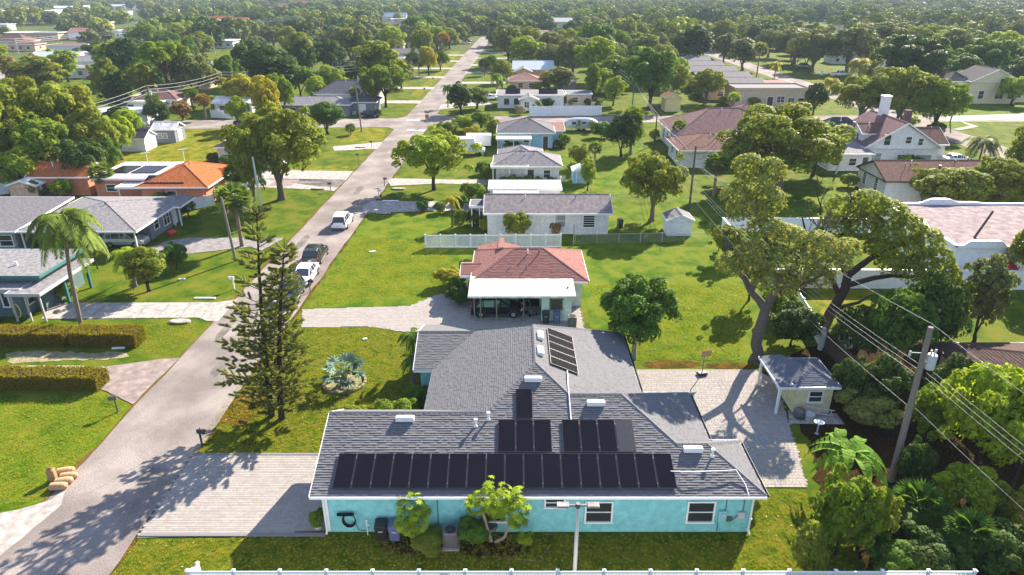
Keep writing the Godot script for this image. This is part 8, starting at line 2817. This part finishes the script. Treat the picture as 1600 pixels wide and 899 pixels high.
# ---------------------------------------------------------------- trees further off
# where a tree may not stand: streets and houses
func clear_of(x: float, z: float, r: float) -> bool:
	var d := -z
	if x > road_left(d) - r - 2.0 and x < road_right(d) + r + 2.0 and d < 440:
		return false
	if z < -138 + r and z > -162 - r and absf(x) < 130:
		return false
	if x > 82 - r and x < 93 + r and d < 330:
		return false
	var q := Rect2(x - r, z - r, 2 * r, 2 * r)
	for t in taken_ground:
		if t.intersects(q):
			return false
	return true

# the highway and its open ground, and the big flat roofs beyond
func in_clearing(x: float, z: float) -> bool:
	var p := Vector2(x, z)
	for q in [[Vector2(-402.17, -533.44), Vector2(-263.21, -551.29), Vector2(-198.85, -402.19), Vector2(-140.35, -263.17), Vector2(-140.01, -235.48), Vector2(-170.21, -218.89)], [Vector2(-739.9, -1027.67), Vector2(-521.82, -1094.51), Vector2(-325.09, -636.14), Vector2(-400.85, -551.29)]]:
		if Geometry2D.is_point_in_polygon(p, PackedVector2Array(q)):
			return true
	return false

func make_trees() -> void:
	taken_ground.append(Rect2(96, -187, 36, 30))
	rng.seed = 91
	# [x, z, height, width, prototype, foliage, label ("" : told apart by what stands near)]
	var list := [
		# left of the street, near to far
		[-31.89, -91.4, 13.31, 13.6, "oak_0", "leaf_olive", "broad olive oak with forked trunk beside the street, left"],
		[-33.62, -86.11, 10.82, 4.92, "mid_1", "leaf_olive", "smaller crown leaning left of the broad street oak"],
		[-76.74, -104.31, 12.12, 10.71, "mid_0", "leaf_olive", ""], [-75.57, -109.65, 14.43, 13.2, "oak_1", "leaf_olive", ""], [-73.48, -114.1, 13.52, 11.6, "oak_2", "leaf_olive", ""], [-66.35, -107.13, 10.28, 9.01, "mid_2", "leaf_olive", ""], [-85.99, -115.03, 13.61, 9.56, "mid_1", "leaf_olive", ""],
		[-66.4, -115.03, 7.49, 6.45, "mid_0", "leaf_lime", ""], [-68.45, -100.51, 9.5, 9.46, "mid_1", "leaf", ""], [-70.3, -95.26, 6.45, 7.25, "mid_2", "leaf_lime", ""], [-62.2, -98, 7.23, 7.43, "mid_0", "leaf_dark", ""], [-63.43, -105.5, 5.72, 4.98, "shrub_big", "leaf_deep", ""], [-80.59, -106.31, 7.03, 6, "mid_2", "leaf_lime", ""],
		[-74.37, -133.85, 5.51, 6.82, "mid_1", "leaf_lime", ""], [-81.41, -143.73, 4.57, 6.63, "mid_2", "leaf_dark", ""],
		[-132.45, -189.22, 10.17, 5.8, "tall_0", "leaf_rust", "rust-brown slim tree, left of two above the left tree mass"], [-125.21, -189.22, 10.97, 7.16, "tall_1", "leaf_rust", "rust-brown bushy tree, right of two above the left tree mass"],
		[-90.71, -160.93, 9.66, 7.61, "tall_1", "leaf_dark", "darkest dense conifer-like tree behind the porch house"], [-101.21, -176.04, 11.04, 7.95, "mid_2", "leaf_olive", "light olive tree behind the darkest dense tree"],
		[-83.91, -172.02, 15.45, 14.24, "umbrella_0", "leaf", "tall flat-topped umbrella tree rising over the left houses"],
		[-90.7, -173.01, 10.14, 7.83, "mid_1", "leaf_olive", ""], [-96.58, -189.22, 10.17, 10.23, "mid_0", "leaf_deep", ""], [-76.75, -189.22, 10.65, 8.86, "mid_2", "leaf_deep", ""], [-62.35, -166.3, 8.36, 12.4, "mid_0", "leaf_yellow", "yellow-green tree left of the slate house"],
		[-50.72, -143.73, 10.02, 6.58, "mid_1", "leaf_yellow", ""], [-56.72, -143.73, 6.49, 5.29, "mid_2", "leaf_lime", ""], [-50.32, -151.11, 10.46, 6.89, "mid_0", "leaf", ""],
		[-72.54, -152.67, 4.4, 4.49, "tall_1", "leaf_rust", "brownish small tree by the side street, left of the palms"], [-75.1, -147.34, 5.32, 6.1, "mid_2", "leaf_dark", ""],
		[-36.77, -137, 6.48, 7.33, "tall_0", "leaf_deep", "dense dark round-leaved tree before the slate house"],
		[-33.31, -166.3, 9.37, 6.95, "open_0", "leaf", "slender street tree left of the spreading one by the slate house"], [-30.74, -170.07, 10.71, 13.25, "open_0", "leaf", "spreading street tree with clear trunk by the slate house"],
		[-49.7, -178.11, 6.58, 6.47, "mid_1", "leaf_lime", ""], [-48.29, -189.22, 8.23, 8.55, "mid_2", "leaf_lime", ""], [-56.26, -186.89, 8.47, 8.44, "mid_0", "leaf_deep", ""], [-63.32, -199.08, 9.29, 10.75, "mid_1", "leaf", ""], [-63.47, -215.84, 12.87, 9.64, "mid_2", "leaf_dark", ""],
		[-75.62, -208.54, 13, 14.93, "oak_1", "leaf_dark", "large dark oak in the left middle distance"], [-77.38, -231.98, 9.49, 12.44, "mid_1", "leaf_deep", ""], [-70.01, -235.48, 7.25, 9.7, "mid_2", "leaf_olive", ""],
		[-56.46, -254.65, 15.36, 17.15, "oak_2", "leaf_grey", "large grey-green oak left of the far street"], [-64.78, -365.83, 11.47, 17.37, "oak_0", "leaf_grey", "broad grey-green oak beyond the large grey-green oak"], [-49.12, -383.18, 13.85, 22.19, "mid_0", "leaf_deep", ""],
		[-27.58, -235.48, 9.23, 7.15, "mid_1", "leaf_yellow", "yellow-green roadside tree on the far left verge"], [-25.21, -250.58, 6.82, 7.61, "mid_2", "leaf", ""], [-34.64, -228.57, 5.89, 5.33, "mid_0", "leaf_olive", ""],
		[-155.31, -357.72, 8.01, 15.77, "mid_2", "leaf_deep", ""], [-121.84, -272.26, 10.3, 12.09, "mid_1", "leaf_grey", ""], [-125.76, -292.36, 10.76, 11.91, "tall_0", "leaf_olive", ""],
		[-154.73, -272.26, 8.72, 14.52, "oak_2", "leaf_dark", "wide dark oak above the left warehouse"], [-163.94, -309.4, 7.26, 13.71, "mid_0", "leaf_dark", ""], [-171.77, -287.07, 4.85, 7.66, "mid_1", "leaf_dark", ""],
		# right of the street
		[-11.32, -96.27, 8.65, 11.66, "open_0", "leaf_lime", "bright lime spreading tree beside the street, right"],
		[-11.86, -160.93, 7.15, 7.05, "tall_1", "leaf_dark", "dark leafy tree at the right verge past the crossing"], [-8.49, -168.17, 5.08, 7.06, "tall_0", "leaf", "green multi-stemmed tree beside the dark one past the crossing"],
		[-12.66, -135.72, 2.75, 5.04, "shrub_big", "leaf", ""], [-9.79, -140.29, 3.21, 5.2, "shrub_big", "leaf_lime", ""], [-6.35, -142.34, 3.63, 6.05, "mid_2", "leaf", ""], [-3.75, -133.85, 3.69, 3.73, "shrub_big", "leaf_olive", ""], [-7.28, -129.65, 3.12, 4.11, "shrub_big", "leaf_yellow", ""], [-13.03, -126.24, 3.29, 4.24, "shrub_big", "leaf_lime", ""],
		[1.76, -159.21, 2.3, 2.63, "bush_1", "leaf_pale", "pale tan bush before the low white house"], [7.02, -170.07, 1.98, 4.05, "shrub_big", "leaf", ""],
		[10.62, -201.7, 5.61, 6.56, "mid_0", "leaf_yellow", "yellow-green tree right of the salmon bungalow"], [-2.93, -215.84, 7.07, 7.76, "mid_1", "leaf_olive", ""], [-8.87, -246.64, 5.06, 6.62, "mid_2", "leaf_olive", ""],
		[20.15, -235.48, 12.36, 14.69, "oak_0", "leaf_grey", "large grey-green oak behind the blue-roofed house"], [14.62, -272.26, 11.88, 14.49, "mid_1", "leaf_grey", ""], [33.04, -284.49, 14.93, 16.59, "oak_1", "leaf_deep", "dark green oak behind the twin power poles"],
		[25.01, -189.22, 7.59, 5.82, "tall_1", "leaf_lime", ""], [20.37, -178.11, 9.64, 4.83, "tall_0", "leaf", ""], [25.05, -173.01, 7.16, 6.29, "mid_2", "leaf_lime", ""], [22.08, -189.22, 2.34, 5.16, "mid_0", "leaf", ""],
		[33.2, -168.17, 14.59, 13.35, "oak_2", "leaf_deep", "massive dark tree left of the yellow shed"], [37.11, -215.84, 10.71, 11.6, "tall_0", "leaf_deep", ""], [40.74, -178.11, 9.34, 8.06, "mid_1", "leaf_olive", "olive tree leaning over the yellow shed"], [48.67, -176.04, 8.64, 9.89, "oak_1", "leaf_olive", "rounded olive tree before the terrace units"],
		[17.57, -82.09, 8.98, 8.21, "oak_2", "leaf_olive", "round olive tree standing alone in the bright back lawn"],
		[10.91, -95.93, 4.94, 2.56, "tall_1", "leaf_lime", "narrow lime shrub beside the pale blue shed"],
		[18.85, -117.41, 7.09, 6.57, "mid_2", "leaf_dark", "dark vine-covered tree left of the mauve house"], [21.07, -120.91, 7.59, 5.62, "mid_1", "leaf", ""], [10.94, -109.65, 3.86, 3.73, "shrub_big", "leaf_olive", ""], [17.5, -133.85, 3.08, 4.98, "shrub_big", "leaf_deep", ""],
		[38.14, -95.26, 12.56, 17.01, "oak_1", "leaf_olive", "huge spreading oak in front of the white two-storey house"], [34.15, -98.71, 7.09, 8.42, "mid_0", "leaf", "leafy crown below the mauve house's right corner"], [46.84, -104.31, 8.36, 7.85, "mid_2", "leaf_deep", ""],
		[48.03, -119.89, 6.67, 8.94, "oak_0", "leaf_olive", ""],
		[81.08, -145.16, 12.6, 15.88, "oak_0", "leaf_olive", "tallest of the broad oaks behind the white two-storey house"], [75.05, -149.58, 10.11, 13.11, "oak_2", "leaf_olive", "broad oak left of the tallest behind the two-storey house"], [84.75, -138.3, 10.66, 10.9, "oak_1", "leaf", "broad oak right of the tallest behind the two-storey house"],
		[106.58, -189.22, 16.18, 18.97, "oak_2", "leaf_dark", "wide dark dome-shaped oak behind the broad oaks"], [68.97, -159.21, 7.36, 6.1, "mid_2", "leaf_dark", "dark bushy tree at the tan corner house"],
		[103.76, -246.64, 14.11, 17.52, "oak_1", "leaf_grey", "grey-green oak left of the white pickup"], [114.02, -242.81, 15.9, 18.53, "oak_0", "leaf_grey", "grey-green oak with pale limbs over the white pickup"], [107.22, -272.26, 13.67, 21.7, "oak_0", "leaf_grey", ""], [142.33, -284.49, 15.39, 22.61, "oak_2", "leaf_grey", ""],
		[81.03, -250.58, 11.01, 12.49, "tall_0", "leaf_grey", ""], [80.41, -272.26, 11.43, 9.66, "tall_1", "leaf_grey", ""], [66.69, -260.99, 14.64, 13.87, "tall_0", "leaf_dark", "dark column of foliage behind the terrace units"], [63.35, -272.26, 10.98, 8.21, "tall_1", "leaf_dark", ""], [106.24, -297.83, 11.44, 13.17, "mid_0", "leaf_grey", ""],
		[123.68, -173.01, 7.16, 7.86, "mid_0", "leaf_lime", ""], [156.85, -231.98, 12.2, 18.61, "oak_2", "leaf", "leafy tree behind the pale yellow house"], [167.31, -231.98, 9.88, 14.51, "mid_0", "leaf_deep", ""], [157.56, -250.58, 11.63, 17.83, "oak_1", "leaf_grey", ""],
		[57.15, -86.11, 5.8, 9.95, "mid_1", "leaf_olive", "olive tree over the low brown roof's right half"], [63.88, -86.11, 7.2, 9.1, "oak_0", "leaf_olive", "spreading olive tree right of the low brown roof"], [55.69, -89.57, 5.29, 5.16, "open_0", "leaf_olive", "thin olive tree before the low brown roof"],
		[73.52, -95.26, 9.98, 8.1, "oak_2", "leaf_olive", ""], [61.93, -88.39, 2.12, 4.28, "shrub_big", "leaf_dark", ""], [63.04, -86.11, 2.17, 5.02, "shrub_big", "leaf_yellow", "yellow-green shrub behind the parapet roof"], [67.88, -89.57, 2.94, 4.32, "shrub_big", "leaf_lime", ""],
		[39.53, -106.31, 3.56, 5.03, "shrub_big", "leaf_deep", ""],
		[82.49, -133.85, 3.08, 3.73, "shrub_big", "leaf_dark", ""], [82.08, -143.73, 2.63, 5.32, "shrub_big", "leaf_lime", ""],
	]
	var phrase := {"leaf": "mid-green leafy", "leaf_olive": "olive green leafy", "leaf_lime": "bright lime leafy", "leaf_yellow": "yellow-green", "leaf_dark": "very dark dense", "leaf_deep": "deep green dense", "leaf_grey": "grey-green", "leaf_rust": "rust-brown", "leaf_pale": "pale"}
	for q in list:
		var low: bool = q[4].begins_with("shrub") or q[4].begins_with("bush")
		var cat := "bush" if low else "tree"
		var t := tree("leafy_bush" if low else "leafy_tree", q[4], q[0], q[1], q[2], q[3], M[q[5]], q[6], "", -1, M.bark if q[5] in ["leaf_olive", "leaf_grey"] else M.bark_dark, cat)
		if q[6] == "":
			unlabelled.append([t, phrase[q[5]] + " " + cat])
	# palms among them
	for q in [
		[-77.58, -151.11, 5.44, 3.61, "fan", "leaf_palm", "palm by the side street, left of two behind the sheds"], [-67.78, -153.46, 4.83, 3.66, "fan", "leaf_rust", "brown-skirted palm on the side street verge"], [-76.9, -168.17, 4.49, 3.99, "fan", "leaf_palm", "small palm behind the brown-skirted palm"],
		[-31.1, -223.63, 7.48, 5.21, "fan", "leaf_dark", "dark palm on the far left verge"], [-30.76, -235.48, 5.25, 4.65, "fan", "leaf_olive", "olive palm beside the dark one on the verge"], [-27.66, -292.36, 9.07, 5.7, "fan", "leaf_rust", "tan palm close to the far street, left"],
		[-32.59, -508.69, 12.41, 11.55, "feather", "leaf_grey", "tall feathery palm above the street's far end"], [-35.28, -472.08, 10.79, 9.91, "feather", "leaf_grey", "second feathery palm left of the tall one"], [-9.12, -235.48, 4.65, 4.65, "fan", "leaf_dark", "dark palm on the right verge, nearer"], [-7.09, -246.64, 4.64, 4.42, "fan", "leaf_deep", "green palm behind the nearer dark palm"],
		[0, -277.03, 7.48, 5.42, "coconut", "leaf_yellow", "yellowish palm among dark oaks right of the street"], [-4.26, -195.27, 5.62, 4.59, "coconut", "leaf", "green palm left of the salmon bungalow"], [-2.71, -199.08, 4.17, 4.32, "coconut", "leaf_deep", "dark green palm close to the salmon bungalow"],
		[28.94, -201.7, 6.31, 4.37, "fan", "leaf_rust", "brown palm right of the twin power poles"], [20.75, -118.89, 7.38, 4.43, "fan", "leaf_palm", "stout palm over the dark vine-covered tree"], [29.73, -122.46, 4.89, 2.97, "fan", "leaf_palm", "palm at the mauve house's left wall"], [51.92, -163.58, 3.95, 3.29, "fan", "leaf_lime", "small palm behind the mauve roof"],
		[84.55, -228.57, 5.5, 4.92, "coconut", "leaf_yellow", "yellow palm on the back street's near verge"], [78.77, -228.57, 9.75, 5.72, "fan", "leaf_grey", "leaning grey palm by the terrace units"], [109.07, -223.63, 7.48, 8.02, "feather", "leaf_yellow", "large golden palm behind the tallest broad oak"], [88.12, -195.27, 4.61, 5.3, "feather", "leaf_yellow", "smaller golden palm left of the tallest broad oak"],
		[13.7, -140.29, 2.44, 2.08, "coconut", "leaf", "small palm before the travel trailer, left"], [16.17, -138.96, 2.17, 1.81, "coconut", "leaf", "small palm before the travel trailer, right"], [12.63, -103.15, 5.13, 2.54, "fan", "leaf_palm", "palm behind the narrow lime shrub"],
		[-170.29, -284.49, 3.62, 4.06, "fan", "leaf_olive", "small palm before the white car near the warehouse"], [-163.52, -277.03, 3.29, 3.46, "fan", "leaf_rust", "shaggy palm right of the small warehouse palm"], [-38.08, -170.07, 4.23, 3.1, "fan", "leaf_palm", "palm left of the slate house chimney"], [5.81, -166.3, 2.53, 3.35, "coconut", "leaf", "small palm at the long white fence's left end"],
		[-15.6, -170.07, 5.73, 3.72, "coconut", "leaf_deep", "palm at the verge before the dark leafy tree"], [-33.63, -272.26, 6.91, 4.36, "coconut", "leaf_lime", "lime palm by the brown hip roof far left"],
	]:
		palm("palm_tree", q[6], q[4], q[0], q[1], maxf(q[2], 2.5), maxf(q[3], 2.0), M[q[5]])
	# garden shrubs against the walls
	for h in house_ground:
		if h.position.y > -88 or h.position.y < -262:
			continue
		for i in 4:
			var side := rng.randi() % 3
			var bx := h.position.x + rng.randf() * h.size.x
			var bz := h.end.y + rng.randf_range(0.8, 1.8)
			if side == 1:
				bx = h.position.x - rng.randf_range(1.0, 2.6)
				bz = h.position.y + rng.randf() * h.size.y
			elif side == 2:
				bx = h.end.x + rng.randf_range(1.0, 2.6)
				bz = h.position.y + rng.randf() * h.size.y
			if (bx > road_left(-bz) - 2 and bx < road_right(-bz) + 2) or h.size.x < 5.0:
				continue
			var k: String = ["leaf", "leaf_deep", "leaf_dark", "leaf_olive", "leaf_lime"][rng.randi() % 5]
			var t := tree("garden_shrub", ["bush_0", "bush_1", "bush_2", "shrub_big"][rng.randi() % 4], bx, bz, rng.randf_range(1.2, 2.8), rng.randf_range(1.6, 3.6), M[k], "", "garden shrubs against the houses", -1, null, "bush")
			unlabelled.append([t, phrase[k] + " shrub"])
		if h.size.x > 5.0 and h.position.y > -200:
			var ac := thing("air_conditioner", "", "air conditioner", Vector3(h.end.x + 0.7, 0, h.end.y - rng.randf_range(0.8, 2.5)))
			var g := Geo.new()
			g.box(Vector3(0, 0.42, 0), Vector3(0.75, 0.8, 0.75), Basis(), Color.WHITE, 0.06)
			part("case", g, M.galvanised, ac)
			g = Geo.new()
			g.cyl(Vector3(0, 0.82, 0), 0.3, 0.02, 14)
			part("fan_opening", g, M.dark, ac)
			unlabelled.append([ac, "grey air conditioner"])
	# the rest of the neighbourhood's trees, spread between streets and roofs
	var kinds := ["mid_0", "mid_1", "mid_2", "oak_0", "oak_1", "oak_2", "tall_0", "tall_1"]
	var looks := ["leaf", "leaf_olive", "leaf_deep", "leaf_grey", "leaf_dark", "leaf_grey", "leaf_olive", "leaf_lime"]
	var made := 0
	var tries := 0
	while made < 120 and tries < 6000:
		tries += 1
		var z := -rng.randf_range(175.0, 345.0)
		var x := rng.randf_range(-0.80, 0.80) * -z
		var w := rng.randf_range(8.0, 15.0)
		if x < 5 and z > -345 and rng.randf() < 0.8:
			continue
		if not clear_of(x, z, w * 0.32) or in_clearing(x, z):
			continue
		var k: String = looks[rng.randi() % looks.size()]
		var t := tree("leafy_tree", kinds[rng.randi() % kinds.size()], x, z, w * rng.randf_range(0.75, 1.1), w, M[k], "", "trees across the neighbourhood")
		unlabelled.append([t, phrase[k] + " tree"])
		made += 1

# beyond that the crowns run together to the horizon
func make_far_forest() -> void:
	rng.seed = 101
	for i in 3:
		make_proto("far_%d" % i, "round", 5.0, 0.2, 8.0, 30, 1.5, 2600, 0.75, 0.3, 2, 0.3, 0.8, 0.9)
	var tones := [Color(0.19, 0.26, 0.045), Color(0.24, 0.27, 0.06), Color(0.10, 0.16, 0.035), Color(0.19, 0.22, 0.08), Color(0.28, 0.33, 0.045), Color(0.11, 0.16, 0.055)]
	var where := [[], [], []]
	var tint := [[], [], []]
	var d := 335.0
	# houses of the farther streets, in clearings of their own
	var roofs := ["roof_light", "roof_grey", "white_roof", "roof_brown", "roof_mauve", "roof_pinkish", "white_stained", "roof_metal"]
	var words := ["pale grey", "grey", "white", "brown", "mauve", "pinkish", "off-white", "silvery"]
	var open: Array[Rect2] = []
	for i in 130:
		var hz := -rng.randf_range(240.0, 900.0)
		var hx := rng.randf_range(-0.78, 0.72) * -hz
		if i % 2 == 0:
			hx = -absf(hx)
		if absf(hx - road_left(-hz)) < 14 or not clear_of(hx, hz, 9.0):
			continue
		var hw := rng.randf_range(13.0, 24.0)
		var k := rng.randi() % 8
		var o := house("distant_house", "", "", "house", [{x0 = hx - hw / 2, x1 = hx + hw / 2, z = hz, deep = rng.randf_range(8, 12), h = rng.randf_range(2.9, 4.2), roof = ["hip", "gx", "flat"][rng.randi() % 3], rise = rng.randf_range(1.8, 3.0), over = 0.5, wall = M[["white_wall", "peach_wall", "cream_wall", "vinyl"][rng.randi() % 4]], top = M[roofs[k]], wins = [["s", hw * 0.3, 0.9, 1.8, 1.3, "pair"], ["s", hw * 0.7, 0.9, 1.8, 1.3, "pair"]]}])
		unlabelled.append([o, "distant house with %s roof" % words[k]])
		open.append(Rect2(hx - hw * 0.65, hz - 12, hw * 1.3, 40.0 + 0.11 * -hz))
	for l in landmarks:
		if l[1].z < -300:
			open.append(Rect2(l[1].x - 22, l[1].z - 8, 44, 60))
	var clumps := FastNoiseLite.new()
	clumps.seed = 5
	clumps.frequency = 0.006
	while d < 1500.0:
		var x := -0.95 * d - 40
		var gap := 8.5 + d * 0.004
		while x < 0.95 * d + 40:
			var px := x + rng.randf_range(-4, 4)
			var pz := -d + rng.randf_range(-4, 4)
			x += gap * rng.randf_range(0.7, 1.3)
			var w := rng.randf_range(8.0, 17.0)
			if not clear_of(px, pz, 2.0):
				continue
			var shut := true
			for q in open:
				if q.has_point(Vector2(px, pz)):
					shut = false
					break
			if not shut and rng.randf() < 0.93 or in_clearing(px, pz) and rng.randf() < 0.9:
				continue
			var o := clumps.get_noise_2d(px, pz)
			if o < -0.32 or (o < -0.12 and rng.randf() < 0.35):
				continue
			# the highway and the open ground beside it
			if d < 430 and px < -0.62 * d and px > -0.82 * d and rng.randf() < 0.6:
				continue
			if d > 620 and d < 1050 and px < -0.50 * d and px > -0.80 * d and rng.randf() < 0.45:
				continue
			var k := rng.randi() % 3
			var h := w * rng.randf_range(0.65, 0.95)
			where[k].append(Transform3D(Basis(Vector3.UP, rng.randf() * TAU).scaled(Vector3(w / 10.0, h / 8.2, w / 10.0)), Vector3(px, 0, pz)))
			var c: Color = tones[rng.randi() % tones.size()]
			tint[k].append(Color(c.r, c.g, c.b) * rng.randf_range(0.8, 1.25))
		d += gap * 0.95
	for k in 3:
		var mm := MultiMesh.new()
		mm.transform_format = MultiMesh.TRANSFORM_3D
		mm.use_colors = true
		var m: StandardMaterial3D = leafy(1, 1, 1, 0.3)
		m.resource_name = "far_leaf"
		m.metallic_specular = 0.08
		mm.mesh = proto["far_%d" % k][0]
		mm.instance_count = where[k].size()
		for i in where[k].size():
			mm.set_instance_transform(i, where[k][i])
			mm.set_instance_color(i, tint[k][i])
		var o := MultiMeshInstance3D.new()
		o.name = numbered("distant_treetops")
		o.multimesh = mm
		o.material_override = m
		o.set_meta("label", ["farthest treetops merging into one canopy towards the horizon", "distant canopy of mixed crowns beyond the last streets", "hazy far-off woodland covering the flat land"][k])
		stuff(o)
		add_child(o)
